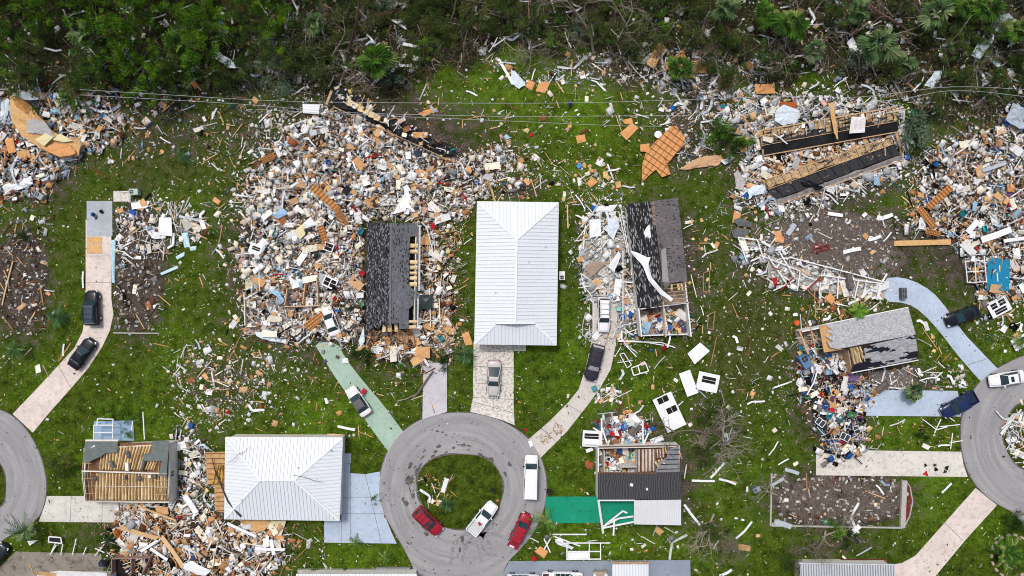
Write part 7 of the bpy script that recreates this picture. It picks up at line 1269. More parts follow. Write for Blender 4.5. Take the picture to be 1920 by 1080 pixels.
# white and bluish metal
for lab, pts, z, m_ in [("corrugated pale sheet at the brown scrub's lower edge", [(958, 133), (965, 132), (986, 160), (974, 167), (957, 152)], .3, MB_), ("twisted bluish metal sheet hanging in the pine wood", [(212, 84), (230, 92), (248, 104), (238, 112), (218, 98)], 1.5, MB_), ("long crumpled bluish metal sheet at the wood's edge", [(396, 98), (410, 96), (440, 118), (444, 128), (430, 128), (404, 110)], .8, MB_), ("white metal sheet lying beside the black roof strip", [(567, 195), (600, 196), (598, 214), (568, 212)], .7, MW), ("white door with a vent on the bare lot", [(298, 408), (322, 408), (324, 443), (296, 441)], .4, MW), ("light blue upright panel on the lawn by the bare lot", [(341, 437), (353, 436), (356, 463), (345, 464)], .15, simple("sheet_sky", lin(196, 222, 234))), ("small light blue square beside the taller panel", [(355, 463), (368, 461), (367, 469), (357, 470)], .15, simple("sheet_sky", lin(196, 222, 234))), ("light blue scrap below the small square on the lawn", [(329, 481), (346, 472), (346, 480), (332, 487)], .15, simple("sheet_sky", lin(196, 222, 234))), ("light blue plank panel lying on the lawn beside the bare lot", [(301, 512), (331, 498), (334, 503), (304, 516)], .15, simple("sheet_sky", lin(190, 214, 226))), ("pale aqua gutter panel along the pinkish drive", [(209, 450), (217, 450), (214, 530), (208, 530)], .2, simple("sheet_aqua", lin(176, 212, 220))), ("white slanted roof panel above the white wreckage", [(1118, 386), (1158, 384), (1148, 397), (1112, 397)], .4, MW), ("white refrigerator-like panel in the white wreckage", [(1105, 412), (1126, 410), (1127, 442), (1106, 446)], .6, MW), ("folded white sheet beside the leaning shingled roof", [(1138, 408), (1158, 412), (1162, 424), (1150, 450), (1140, 440)], .9, MB_), ("tan and white hinged panel in the white wreckage", [(1096, 498), (1120, 490), (1136, 494), (1108, 520)], .6, simple("sheet_taupe", lin(160, 140, 122))), ("white gabled panel above the white estate", [(1140, 500), (1160, 470), (1164, 480), (1152, 510)], .8, MW), ("white metal panel lying on the lawn below the leaning roof", [(1289, 663), (1313, 642), (1331, 658), (1302, 683)], .25, MW), ("white square roof panel on the collapsed roof", [(1596, 219), (1623, 220), (1622, 248), (1593, 250)], 2.2, simple("sheet_pinkwhite", (.74, .70, .68))), ("grey folded metal panel at the palm scrub's edge", [(1733, 160), (1752, 134), (1766, 132), (1764, 146), (1750, 165)], .8, MB_), ("large grey metal sheet crumpled in the palm scrub", [(1857, 48), (1872, 28), (1890, 26), (1908, 42), (1900, 58), (1884, 68), (1868, 58)], 1.6, simple("sheet_steel", (.34, .38, .42), .5, .2)), ("long pale metal panel leaning in the palm scrub", [(1823, 103), (1848, 60), (1864, 66), (1860, 80), (1838, 110)], 1.4, MB_), ("narrow pale metal strip below the long panel in the palm scrub", [(1844, 104), (1850, 102), (1879, 124), (1876, 129)], .9, MB_), ("white torn sheet beside the crumpled grey one", [(1888, 72), (1902, 58), (1912, 64), (1900, 84)], 1.2, MW), ("white plastic panel in the palm scrub", [(1588, 80), (1600, 68), (1609, 92), (1598, 99)], 1.0, MW), ("large bluish metal roof piece at the photo's edge above the right-hand heap", [(1886, 224), (1900, 192), (1920, 202), (1930, 240), (1910, 242)], 1.2, simple("sheet_bluegrey", (.40, .46, .52), .5, .2)), ("pale metal sheet crumpled beside the collapsed roof", [(1456, 205), (1470, 196), (1500, 206), (1496, 228), (1470, 236), (1452, 226)], .9, MB_), ("bluish tarpaulin folded over the collapsed roof's lower end", [(1402, 355), (1414, 346), (1436, 350), (1434, 362), (1410, 366), (1403, 374)], .9, MB_), ("white bent chair-like sheet beside the collapsed roof", [(1376, 325), (1384, 318), (1396, 340), (1392, 356), (1380, 354)], .5, simple("sheet_dirtygrey", lin(176, 170, 166))), ("white awning panel left of the strewn goods", [(1094, 822), (1124, 824), (1122, 836), (1093, 834)], 1.2, MW), ("white rectangular panel by the half roofless house's corner", [(1218, 824), (1242, 816), (1246, 826), (1222, 834)], .6, MW), ("white cushion-like panel left of the half roofless house", [(1098, 843), (1110, 839), (1113, 844), (1100, 849)], .3, MW), ("white panel lying on the round grass island", [(834, 897), (842, 898), (834, 925), (826, 922)], .4, MW), ("white board at the end of the curved concrete drive", [(990, 828), (997, 826), (1001, 836), (994, 840)], .15, MW), ("white triangular sheet by the bent young palm", [(52, 1014), (72, 1013), (56, 1023)], .2, MW), ("white curled sheet beside the roof at the lower edge heap", [(344, 1056), (362, 1052), (395, 1070), (384, 1080), (346, 1070)], .8, MW), ("white box lid on the sage green drive", [(641, 673), (652, 671), (654, 680), (642, 682)], .2, MW), ("silver corrugated sheet by the dark bush below the buried car", [(672, 640), (682, 612), (684, 640), (676, 652)], .9, MB_), ("long crumpled white siding at the lower rim of the big heap", [(478, 622), (510, 626), (540, 640), (538, 646), (508, 640), (482, 630)], .5, MB_), ("white sheet folded in front of the buried white car", [(622, 632), (650, 632), (654, 642), (636, 640)], .5, MW), ("white tent-like panel high in the big heap", [(568, 420), (582, 406), (594, 422), (574, 428)], 1.0, MW), ("white collapsed tent panel left of the black roof's corner", [(736, 402), (764, 352), (778, 398), (758, 396)], .8, MW), ("white crate-like frame in the big heap's left half", [(470, 474), (492, 446), (500, 450), (492, 480)], .9, MW), ("grey dark blue panel lying in the big heap's upper left", [(510, 404), (530, 390), (542, 400), (522, 410)], 1.0, simple("sheet_dusk", lin(150, 180, 210))), ("cream folded wall on the big heap beside the white tent panel", [(548, 436), (574, 414), (572, 440), (560, 452)], .9, MC), ("cream slab in the big heap's left rim", [(459, 508), (486, 509), (485, 545), (460, 552)], .2, MC), ("pale blue sofa-like panel in the big heap's lower half", [(500, 540), (526, 548), (532, 565), (524, 570), (520, 556)], .9, simple("sheet_blueish", lin(150, 190, 216))), ("white bathtub-like panel in the middle of the big heap", [(541, 517), (556, 515), (562, 538), (548, 542)], .9, MW), ("black panel on the upper part of the big heap", [(641, 358), (650, 346), (660, 354), (650, 368)], 1.0, M_felt), ("dark blue tarpaulin at the black roof strip's end", [(775, 283), (786, 279), (790, 290), (780, 296)], .8, simple("sheet_dark", lin(54, 60, 74)))]:
    sheet(lab, pts, z, m_, "metal_sheet" if m_ in (MW, MB_, MG) else "loose_board", "board", .04, (random.uniform(-.08, .08), random.uniform(-.08, .08)), .18)
sheet("teal table tennis board beside the white frames in the right-hand heap", [(1852, 492), (1862, 484), (1894, 488), (1892, 546), (1850, 543)], .7, simple("board_teal", lin(34, 124, 160), .4, .12), "teal_board", "board", .05, bend=.04)
sheet("blue swimming mat lying in the right-hand heap", [(1835, 432), (1848, 418), (1850, 430), (1842, 436)], .6, simple("mat_cyan", lin(50, 180, 210)), "foam_mat", "mat"); sheet("striped purple rug at the foot of the pale grey roof", [(1582, 708), (1596, 698), (1610, 706), (1604, 716), (1592, 716)], .7, simple("rug_purple", lin(120, 92, 130), .9, .5, 6), "rug", "rug"); sheet("dark solar-like panel on the black roof house's broken side", [(786, 553), (811, 553), (811, 579), (786, 579)], 1.2, simple("panel_darkgreen", (.03, .045, .045), .2, .2), "glass_sheet", "glass sheet")
# panels with window openings
def window_wall(label, c, L, W_, a, wins, z=.35):
    r = tag(thing("sunroom_wall", label, "wall section", P(*c), R(a)), kind="thing"); mb = MB(); l_, w_ = L / S, W_ / S
    xs = sorted({-l_ / 2, l_ / 2, *[w0 * l_ for w0, _, _, _ in wins], *[w1 * l_ for _, w1, _, _ in wins]}); ys = sorted({-w_ / 2, w_ / 2, *[h0 * w_ for _, _, h0, _ in wins], *[h1_ * w_ for _, _, _, h1_ in wins]})
    for x0, x1 in zip(xs, xs[1:]):
        for y0, y1 in zip(ys, ys[1:]):
            mx_, my_ = (x0 + x1) / 2 / l_, (y0 + y1) / 2 / w_
            if not any(w0 < mx_ < w1 and h0 < my_ < h1_ for w0, w1, h0, h1_ in wins): mb.box(((x0 + x1) / 2, (y0 + y1) / 2, z), (x1 - x0, y1 - y0, .07))
    mb.build("wall", MW, r, local=True)
    for w0, w1, h0, h1_ in wins:
        k = MB(); k.box(((w0 + w1) / 2 * l_, (h0 + h1_) / 2 * w_, z - .02), ((w1 - w0) * l_, (h1_ - h0) * w_, .02)); k.bar((w0 * l_, (h0 + h1_) / 2 * w_, z + .01), (w1 * l_, (h0 + h1_) / 2 * w_, z + .01), .05, .04, 1); k.build("window", [M_dark, MW], r, local=True)
    return r
window_wall("large white wall section with two dark openings on the lawn above the half roofless house", (1254, 772), 68, 38, -65, [(-.47, -.30, -.3, .25), (-.12, .05, -.1, .42)]); window_wall("white louvred wall section lying beside the other white panels", (1326, 716), 40, 34, -12, [(-.3, .35, -.05, .3)]); window_wall("white ribbed wall section next to the louvred one", (1290, 718), 46, 22, -70, []); window_wall("white window wall standing left of the strewn goods", (1108, 820), 34, 30, -3, [(-.4, .38, -.02, .32)], .9)
window_wall("grey white wall section by the photo's edge past the black car", (1870, 575), 40, 30, 28, [(-.35, -.05, 0, .35), (.05, .38, 0, .35), (-.3, .3, -.4, -.1)]); window_wall("white broken window wall cut by the photo's edge above the white saloon", (1912, 640), 36, 22, 28, [(-.3, .3, -.2, .3)]); window_wall("white louvre frame in the big heap above the black roof's corner", (620, 464), 18, 16, -20, [(-.4, .4, -.4, .4)], 1.0); window_wall("white crate frame by the left edge of the big heap", (484, 468), 24, 20, -20, [(-.3, .35, -.1, .25)], 1.0); window_wall("white lattice frame in the big heap over the sage green drive", (622, 530), 26, 20, -25, [(-.42, -.02, -.35, .35), (.05, .42, -.35, .35)], 1.0)
# aluminium screen frames
def frame(label, bars, z=2.2, wd=.12, mat=None, legs=()):
    p0 = P(*bars[0][0]); r = thing("screen_enclosure", label, "screen frame", p0)
    for a, b_ in bars: mb = MB(); mb.bar(P(*a, z), P(*b_, z + random.uniform(-.05, .05)), wd, .09); mb.build("rail", mat or M_trim, r)
    if legs:
        mb = MB()
        for x, y in legs: g = P(x, y, z); mb.bar((g.x, g.y, 0), g, .08)
        mb.build("leg", mat or M_trim, r)
frame("white screen frame standing over the pale blue patio", [((176, 797), (213, 797)), ((176, 797), (176, 826)), ((183, 785), (212, 786)), ((183, 785), (182, 797)), ((177, 811), (212, 811)), ((212, 785), (211, 826)), ((249, 790), (247, 806)), ((268, 772), (271, 824))], 1.6, .14, None, [(176, 797), (212, 797), (183, 785), (249, 790)])
frame("white bent screen frame across the lawn above the slate blue drive", [((1062, 1018), (1144, 1018)), ((1063, 1018), (1063, 1050)), ((1105, 1018), (1105, 1050)), ((1126, 1018), (1126, 1050)), ((1063, 1034), (1126, 1034)), ((1063, 1049), (1126, 1048))], .7, .16)
sheet("flat white grid panel inside the bent screen frame", [(1063, 1034), (1105, 1034), (1105, 1048), (1063, 1049)], .5, MW, "loose_board", "board", .04); sheet("crumpled white awning beside the bent screen frame", [(1040, 1010), (1050, 1008), (1060, 1018), (1076, 1026), (1072, 1031), (1058, 1026), (1042, 1018)], .5, MW, "awning", "awning", .04, bend=.3)
frame("long white carport frame lying over the sandy lot's grey slab", [((1480, 482), (1660, 529)), ((1540, 516), (1656, 532)), ((1572, 518), (1570, 560)), ((1610, 524), (1602, 560)), ((1650, 530), (1644, 562)), ((1500, 508), (1495, 545)), ((1540, 516), (1536, 552)), ((1424, 478), (1500, 508))], .6, .16)
frame("tangled white frame at the sandy lot's left corner", [((1384, 445), (1400, 490)), ((1384, 445), (1420, 450)), ((1420, 450), (1432, 486)), ((1390, 470), (1428, 466)), ((1460, 470), (1490, 520)), ((1440, 480), (1480, 540)), ((1450, 545), (1490, 525))], .8, .16)
frame("white wire-like frames by the teal board", [((1810, 490), (1846, 488)), ((1810, 490), (1814, 530)), ((1828, 490), (1830, 528)), ((1812, 510), (1846, 508)), ((1814, 530), (1850, 528)), ((1845, 480), (1850, 530))], .7, .12)
frame("bundle of white tubes fallen across the half roofless house's carport", [((1129, 988), (1160, 972)), ((1160, 972), (1188, 968)), ((1130, 990), (1190, 978)), ((1135, 984), (1168, 958)), ((1168, 958), (1176, 962)), ((1150, 1004), (1152, 972))], .9, .24)
frame("white pole frame beside the strewn goods, left one", [((1128, 784), (1128, 834)), ((1128, 800), (1138, 830)), ((1112, 802), (1128, 812))], 1.0, .22); frame("white post and rail at the strewn goods' far side", [((1205, 788), (1206, 834)), ((1206, 834), (1216, 812))], 1.0, .22)
frame("white crossed poles by the young feathery palm", [((1020, 1010), (1032, 1036)), ((1032, 1010), (1020, 1030)), ((1036, 1002), (1100, 1002)), ((1040, 1006), (1088, 1024))], .4, .18); frame("white tent poles standing at the edge of the stained old drive", [((106, 1022), (94, 1040)), ((104, 1019), (96, 1036)), ((118, 1020), (114, 1040)), ((143, 1010), (136, 1040)), ((162, 1026), (156, 1040)), ((190, 1018), (216, 1008)), ((196, 1020), (178, 1042)), ((178, 1028), (196, 1036))], .5, .12); frame("white knocked over table frame on the grass by the stained drive", [((92, 1006), (114, 1008)), ((92, 1006), (91, 1016)), ((91, 1016), (116, 1019)), ((114, 1008), (116, 1019))], .5, .16); sheet("black table top inside the knocked over white frame", [(94, 1007), (113, 1009), (115, 1018), (93, 1015)], .4, M_felt, "loose_board", "board")
frame("white gutter rail along the leaning house's lower side", [((1158, 640), (1240, 642)), ((1240, 642), (1266, 652)), ((1196, 590), (1172, 540)), ((1168, 470), (1168, 600)), ((1112, 560), (1112, 626))], .4, .14); frame("white rails tangled by the tall house's wreckage", [((1098, 400), (1120, 404)), ((1098, 384), (1112, 400)), ((1088, 528), (1110, 556)), ((1084, 540), (1108, 536)), ((1090, 515), (1098, 548)), ((1160, 396), (1176, 470)), ((1164, 390), (1180, 480)), ((1154, 420), (1168, 396))], .7, .11)
frame("white lattice of fence rails by the pale concrete drive", [((1776, 780), (1790, 790)), ((1762, 800), (1800, 796)), ((1780, 830), (1805, 826)), ((1786, 812), (1782, 842)), ((1730, 786), (1756, 806)), ((1756, 806), (1776, 800)), ((1764, 786), (1752, 812))], .3, .13); frame("white fallen rails on the rubble below the pale grey roof", [((1668, 704), (1672, 722)), ((1650, 722), (1690, 730)), ((1626, 720), (1660, 726)), ((1660, 726), (1682, 712)), ((1626, 726), (1700, 728)), ((1640, 714), (1652, 720))], .3, .13)
for lab, a, b_, wd in [("long tan board slanted in the heap below the bare rafters", (303, 1006), (343, 1062), .6), ("wide white-edged tan board at the head of the heap below the bare rafters", (225, 988), (299, 1010), .6), ("white beam leaning between bare rafters and wide white roof", (346, 929), (368, 962), .8), ("long white gutter below the wide white roof", (426, 981), (480, 1006), .4), ("white crossed beam under the wide white roof", (478, 1028), (534, 1030), .4), ("upright white board crossing the beam under the wide white roof", (508, 1012), (514, 1040), .5), ("white post slanted at the rim of the heap below the bare rafters", (264, 1034), (300, 1010), .4), ("second white post at the rim of the heap below the bare rafters", (282, 1028), (314, 1050), .4), ("white post beside the dark orange door", (236, 1030), (252, 1006), .4), ("long pale tan rail along the heap below the bare rafters", (262, 950), (330, 976), .25), ("long white post on the lawn right of the fallen tree", (1332, 896), (1358, 868), .3), ("white post lying level with the half roofless house", (1297, 901), (1340, 902), .3), ("white post slanted on the lawn beyond the level one", (1348, 898), (1380, 908), .3), ("white post on the lawn above the ribbed roof", (1380, 1010), (1410, 978), .28), ("curved white gutter on the lawn beside the white carport", (1283, 946), (1313, 985), .35), ("white post at the photo's lower edge by the uprooted tree", (1354, 1078), (1372, 1068), .35), ("white beam on the sandy bare lot, longest", (1581, 473), (1614, 466), .55), ("white beam near the sandy lot's green edge", (1552, 400), (1580, 404), .5), ("white beam at the sandy lot's far corner", (1650, 410), (1674, 402), .55), ("white beam on the sandy lot beside the longest", (1628, 450), (1652, 442), .45), ("grey beam on the sandy lot near the orange panel", (1476, 440), (1490, 420), .7), ("white beam at the corner of the grey dirt lot", (1472, 880), (1498, 888), .5), ("white bent strip over the grey dirt lot's corner", (1444, 912), (1470, 897), .4), ("white board below the grey dirt lot", (1452, 978), (1484, 988), .75), ("white square-ended board by the leafy bush", (1594, 1002), (1612, 986), .7), ("thin white pole on the grass below the grey dirt lot", (1606, 1042), (1634, 1026), .16), ("white pole lying on the grass beside the mulch bed", (1766, 924), (1784, 906), .25), ("white board among the right-hand heap", (1840, 450), (1896, 430), .9), ("white long beam at the photo's edge in the right-hand heap", (1882, 452), (1925, 446), .5), ("white beam slanted in the right-hand heap", (1814, 436), (1834, 414), .8), ("grey board beside the first white one in the right-hand heap", (1842, 320), (1886, 305), .5), ("long thin wood board on the lawn near the dark lot", (4, 572), (24, 490), .18), ("white strip on the lawn beside the pinkish drive", (156, 509), (156, 540), .22), ("white surfboard-like plank on the lawn above the wide white roof", (633, 799), (666, 806), .35), ("blond plank beside the wide white roof's far corner", (614, 814), (643, 816), .16), ("leaning blond post against the tall white house", (916, 336), (928, 378), .3), ("long blond plank on the lawn by the tall white house", (1064, 384), (1065, 428), .2), ("white gutter leaning over the lawn's upper part", (934, 110), (962, 158), .4), ("white curled strip at the scrub's lower edge", (755, 82), (788, 91), .45), ("white ladder-like strip in the brown scrub", (729, 34), (762, 54), .3), ("white sheet strip crossing two others above the lawn", (730, 140), (762, 100), .4), ("white level strip crossing the slanted one above the lawn", (742, 122), (774, 122), .4), ("white strip bent at the lawn's edge below the fan palm", (697, 160), (717, 142), .4), ("grey corrugated pipe at the wood's edge", (464, 82), (518, 62), .4)]:
    z0 = .8 if ('heap' in lab or 'under the wide' in lab or 'below the wide' in lab or 'bare rafters' in lab) else .15; p_, q_ = P(*a, z0), P(*b_, z0 + .1); mb = MB(); mid = p_.lerp(q_, .5) + Vector((random.uniform(-.1, .1), random.uniform(-.1, .1), .05)); mb.bar(p_, mid, wd, .09); mb.bar(mid, q_, wd * .98, .085); wood_ = 'blond' in lab or 'wood' in lab or 'tan' in lab
    tag(mb.build("board" if wood_ else "white_board", PC['blond'] if wood_ else (MG if 'grey' in lab else MW), origin=mid), lab, "board")
sheet("tan plywood square laid on the pinkish drive, upper of two", [(163, 444), (191, 444), (191, 458), (163, 458)], .1, MT, "plywood_offcut", "plywood board", .03, bend=.02); sheet("tan plywood square laid on the pinkish drive, lower of two", [(163, 460), (191, 460), (191, 475), (163, 475)], .1, MT, "plywood_offcut", "plywood board", .03, bend=.02)
def room(label, segs, h, mat):
    r = thing("wrecked_room", label, "room wreck", P(*segs[0][0]))
    for a, b_ in segs: mb = MB(); mb.bar(P(*a, h / 2), P(*b_, h / 2), .13, h); mb.build("wall", mat, r)
room("low tan room walls standing in the lower part of the big heap", [((536, 575), (602, 573)), ((541, 541), (537, 571)), ((575, 532), (570, 570)), ((596, 520), (599, 569))], 1.5, simple("wall_tan", lin(206, 170, 134), .85, .25))
room("pale room walls standing at the big heap's left rim", [((460, 500), (488, 500)), ((460, 548), (462, 610)), ((488, 500), (489, 545)), ((464, 612), (482, 612))], 1.1, simple("wall_pale", lin(222, 214, 200), .85, .2))
room("pale stub walls between black roof and littered slab", [((806, 540), (808, 612)), ((824, 560), (826, 606)), ((792, 600), (824, 602)), ((800, 424), (812, 470))], 1.0, simple("wall_pale", lin(222, 214, 200)))
for lab, pts in (("forked twig stuck on the wide white roof's corner slope", [(428, 868), (440, 860), (446, 852), (460, 846), (468, 838)]), ("thin twig lying across the ridge end of the wide white roof", [(550, 891), (572, 895), (590, 902), (603, 902)])):
    q = [P(x, y, 4.9 if x > 500 else 4.05) for x, y in pts]; mb = MB(); mb.tube(q, [.03] * len(q), 5); mb.bar(q[2], q[2] + Vector((.5, .35, .05)), .03); tag(mb.build("twig", M_barkb, origin=q[1]), lab, "twig")
M_redf = simple("frame_red", (.30, .02, .03), .5, .2)
frame("bent red metal frame lying on the sandy bare lot", [((1521, 474), (1530, 456)), ((1526, 466), (1556, 458)), ((1530, 456), (1544, 470)), ((1530, 472), (1555, 466)), ((1550, 458), (1556, 468))], .3, .12, M_redf)
frame("red ladder-like rails tangled in the white frames of the sandy lot", [((1464, 545), (1488, 520)), ((1512, 545), (1536, 522)), ((1446, 500), (1462, 506))], .9, .14, M_redf)
frame("white wrecked garden chair frame below the leaning house, upright one", [((1162, 664), (1176, 690)), ((1170, 662), (1184, 684)), ((1162, 664), (1170, 662)), ((1158, 680), (1186, 676)), ((1176, 690), (1184, 684))], .4, .12)
frame("white wrecked lounger frame below the leaning house, longer one", [((1184, 690), (1210, 680)), ((1188, 704), (1216, 696)), ((1184, 690), (1188, 704)), ((1196, 686), (1200, 700)), ((1210, 680), (1216, 696))], .4, .16)
sheet("black tarpaulin draped over the lower collapsed roof half's edge", [(1500, 342), (1514, 338), (1530, 342), (1544, 352), (1534, 358), (1524, 350), (1508, 350)], .9, simple("tarp_black", (.012, .013, .018), .4, .3), "tarpaulin", "tarpaulin", .03, bend=.4)
M_sh = simple("shingle_scrap", (.13, .13, .135), .9, .4, 3)
sheet("dark shingled roof scrap at the corner of the sandy lot, upper of two", [(1377, 412), (1386, 408), (1412, 418), (1408, 427), (1384, 424)], .4, M_sh, "roof_scrap", "roof scrap"); sheet("dark shingled roof scrap at the corner of the sandy lot, lower of two", [(1371, 432), (1380, 428), (1404, 430), (1403, 446), (1376, 446)], .35, M_sh, "roof_scrap", "roof scrap")
for lab, x, y, z, col, s in [("purple potted plant on the sage green drive", 610, 677, .06, lin(96, 84, 130), .5), ("brown potted plant on the sage green drive, middle one", 633, 669, .06, lin(104, 92, 88), .5), ("grey potted plant on the sage green drive, highest one", 606, 659, .06, lin(150, 146, 144), .5), ("red fuel can in the bed of the white pickup", 900, 981, .85, PAL['red'], .5), ("black drum lying on the bluish patio slab", 191, 397, .1, PAL['black'], .5), ("teal crate at the bend of the curved drive", 1114, 728, .1, lin(70, 140, 150), .8), ("teal box beside the wedged white estate", 1160, 579, .3, lin(120, 200, 190), .7)]:
    put(soft_mesh(mcol("small_" + str(x), col), .9 * s, .8 * s, .6 * s, "bundle"), "bundle", "bundle", lab, None, x, y, z, random.uniform(0, 6), .05)
# machines and odd things
def ac_unit(label, x, y, a, mat, fans=1, s=1.0):
    r = thing("air_conditioner", label, "air conditioner", P(x, y), R(a)); mb = MB(); mb.box((0, 0, .45 * s), (1.25 * s + .5 * (fans - 1), .85 * s, .86 * s)); [mb.box(((i - 1.5) * .4 * s, .43 * s, .45 * s), (.3 * s, .02, .7 * s), None, 1) for i in range(4)]; mb.build("casing", [mat, M_joint], r, local=True)
    for f in range(fans):
        k = MB(); cx = (f - (fans - 1) / 2) * .8 * s + (-.25 * s if fans == 1 else 0); k.disc((cx, 0, .89 * s), .30 * s, .03, 18); [k.bar((cx, 0, .915 * s), (cx + .28 * s * math.cos(q * 1.57), .28 * s * math.sin(q * 1.57), .915 * s), .05, .02, 1) for q in range(4)]; k.build("fan", [M_bumper, M_rim], r, local=True)
ac_unit("pale green air conditioner on the small slab by the bare lot", 256, 361, 2, simple("casing_green", lin(176, 196, 180), .6)); ac_unit("tilted grey air conditioner below the heap by the wood", 80, 368, -35, simple("casing_grey", lin(150, 160, 164), .6)); ac_unit("grey box with two round fans on the curved light blue drive", 1690, 550, 92, simple("casing_dark", lin(96, 100, 104), .6), 2, .9); ac_unit("blue-grey air conditioner tipped beside the pale grey roof's open end", 1504, 676, -60, simple("casing_blue", lin(90, 124, 160), .6), 1, 1.5); ac_unit("white air conditioner against the tall white house's wall", 1053, 517, 90, M_trim, 1, 1.0)
ac_unit("small pale unit on the lawn near the fallen grey tree", 1357, 818, 90, simple("casing_mint", lin(170, 180, 170), .6), 1, .9); ac_unit("grey fallen unit on the lawn near the grey dirt lot", 1416, 916, 30, simple("casing_steel", lin(140, 150, 164), .6), 1, .8)
sheet("round white satellite dish by the batten roof", [(1234 + 7 * math.cos(i * .52), 252 + 7 * math.sin(i * .52)) for i in range(12)], .6, MW, "satellite_dish", "satellite dish", .05, bend=0)
def bin_(label, x, y, col, s=1.0):
    r = thing("rubbish_bin", label, "bin", P(x, y)); mb = MB(); mb.tube([P(x, y, 0), P(x, y, .9 * s)], [.30 * s, .38 * s], 14); mb.build("body", mcol("bin_" + label.split()[0], col, rough=.5), r); k = MB(); k.disc(P(x, y, .92 * s), .33 * s, .02, 14); k.build("opening", M_dark, r)
bin_("black wire bin on the grass by the white van", 1030, 922, PAL['black'], 1.2); bin_("black drain barrel sunk in the round grass island", 924, 919, PAL['black'], .9); bin_("blue barrel on the lawn under the power lines", 1069, 194, PAL['blue'], .8); bin_("grey barrel beside the torn red-brown room", 192, 1056, lin(50, 64, 84), 1.4); bin_("blue bin at the bluish patio slab's edge", 174, 402, PAL['blue'], .8); bin_("teal tub turned over in the upper big heap", 850, 284, PAL['teal'], 1.2)
r = thing("step_ladder", "grey folding ladder lying beside the white van", "ladder", P(1013, 886)); mb = MB(); [mb.bar(P(1006 + i, 875, .2), P(1012 + i, 900, .2), .06, .06) for i in (2, 8)]; [mb.bar(P(1009 + k * 1.2, 878 + k * 5, .2), P(1015 + k * 1.2, 878 + k * 5, .2), .05, .05) for k in range(5)]; mb.build("frame", M_rim, r)
for i, (x, y, c) in enumerate([(986, 806, 'red'), (1735, 872, 'black'), (1755, 880, 'black'), (1775, 877, 'black'), (1772, 884, 'dark'), (1735, 888, 'red'), (1752, 872, 'dark')]): put(lump_mesh(random.uniform(.2, .34), mcol("rag_" + c, {'red': PAL['red'], 'black': PAL['black'], 'dark': PAL['dgrey']}[c]), "rag", .3, .5), "rag", "rag", ["crumpled red rag where the square drive meets the road", "black rag on the pale concrete drive nearest the fallen wall", "black rag in the middle of the pale concrete drive's rag group", "black rag closest to the road on the pale concrete drive", "dark grey rag beside the roadside black one on the pale drive", "red rag on the pale concrete drive", "dark grey rag above the middle of the pale concrete drive"][i], None, x, y, .06, random.uniform(0, 6), .05)
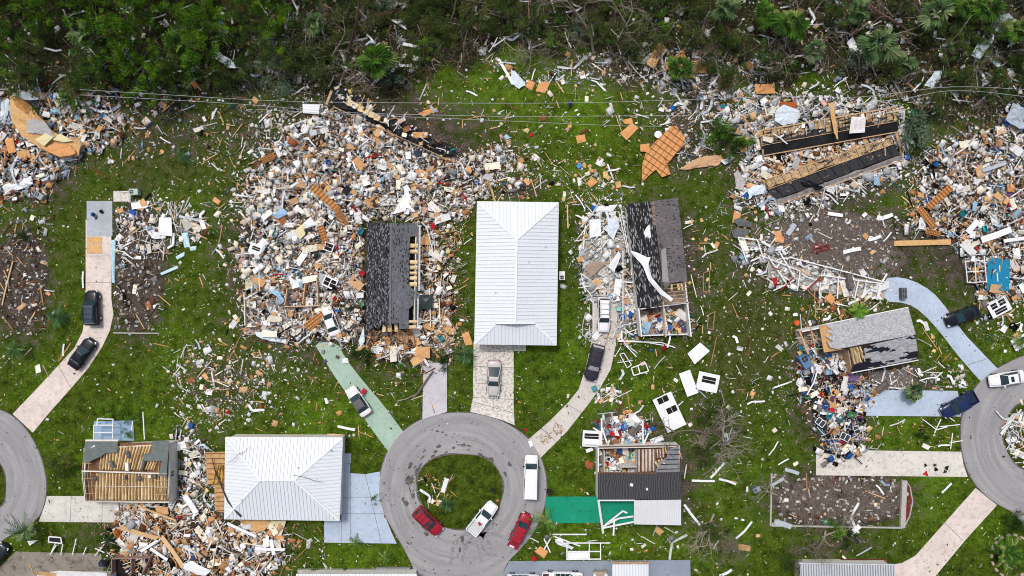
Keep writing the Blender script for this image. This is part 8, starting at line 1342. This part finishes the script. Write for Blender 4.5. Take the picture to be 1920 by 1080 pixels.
for lab, x, y, col in [("bright yellow bag on the black and white heap", 1545, 735, lin(230, 180, 40)), ("second yellow bag lower on the black and white heap", 1612, 770, lin(230, 180, 40)), ("red bag beside the straight blue drive's end", 1606, 745, PAL['red']), ("blue tub lying on the straight light blue drive", 1625, 746, PAL['blue']), ("blue tarpaulin bundle on the lawn above the wide white roof", 360, 798, PAL['blue']), ("blue folded chair on the bare lot's wreckage", 250, 398, PAL['blue']), ("red crate beside the young feathery palm", 1001, 1046, PAL['red']), ("blue plastic bundle by the batten roof", 1261, 203, PAL['blue']), ("teal box at the palm scrub's edge above the collapsed roof", 1354, 200, PAL['teal']), ("light blue crate on the lawn above the white wreckage", 1086, 312, lin(80, 150, 200)), ("orange hose coil in the lawn left of the pale grey roof", 1493, 605, lin(220, 90, 40)), ("blue bundle at the collapsed roof's end", 1700, 295, PAL['blue']), ("teal gas bottle by the black and white heap", 1640, 736, PAL['teal']), ("small red planter beside the sage green drive's car", 682, 734, PAL['red']), ("red ball in the big heap by the black roof", 680, 512, PAL['red'])]:
    put(random.choice([soft_mesh(mcol("odd_" + str(int(x)), col), .75, .55, .4, "bundle"), lump_mesh(.38, mcol("odd_" + str(int(x)), col), "bundle", .6, .3)]), "bundle", "bundle", lab, None, x, y, .1 if y > 0 and not 640 < x < 690 else .3, random.uniform(0, 6), .1)
# chain link of foundation edges, flower bed edging
def edging(label, pts, mat, wd=.2, h=.22, name="garden_edging"):
    mb = MB()
    for a, b_ in zip(pts, pts[1:]): p_, q_ = P(*a, 0), P(*b_, 0); p_.z = q_.z = h / 2; mb.bar(p_, q_, wd, h)
    tag(mb.build(name, mat, origin=P(*pts[0])), label, "edging", kind="thing")
M_edge = simple("edge_stone", (.42, .40, .37), .9, .25); edging("pale kerb round the grey dirt lot's lower side", [(1446, 887), (1444, 985), (1690, 989)], M_edge); edging("double pale wall at the mulch bed's straight side", [(1694, 900), (1690, 988)], M_edge, .7, .4); edging("curved white edging round the mulch bed", [(1696, 900), (1705, 912), (1710, 940), (1704, 968), (1692, 990)], M_edge, .14); edging("low edging along the lower side of the bare lot by the pinkish drive", [(214, 624), (300, 625)], M_edge, .16); edging("white edging of the planting bed beside the white estate", [(1112, 600), (1098, 585), (1092, 610), (1092, 628), (1104, 634), (1112, 625)], M_edge, .14); edging("low block wall above the sliver of white roof", [(560, 1070), (770, 1070)], M_edge, .6, .5); edging("grey planter box above the low block wall", [(706, 1066), (770, 1066)], simple("planter_grey", (.3, .3, .3)), .5, .6); edging("red framed planter on the lawn right of the leaning house", [(1318, 512), (1330, 508), (1328, 548), (1318, 546), (1318, 512)], simple("planter_red", lin(150, 120, 100)), .14); edging("second red framed planter on the lawn right of the leaning house", [(1328, 590), (1340, 584), (1336, 618), (1325, 616), (1328, 590)], simple("planter_red", lin(150, 120, 100)), .14)
edging("dark rail below the open rooms of the leaning house", [(1160, 638), (1200, 640), (1262, 650)], MW, .14, .2); edging("wooden trough along the ribbed grey roof", [(1575, 1050), (1660, 1050)], simple("trough", lin(120, 70, 50)), .3, .4)
for o in sc.objects:
    if o.parent is None and o.get("category") and not o.get("kind"): o["kind"] = "thing"
print("KIND COUNTS", CAT_N, "objects", len(sc.objects))
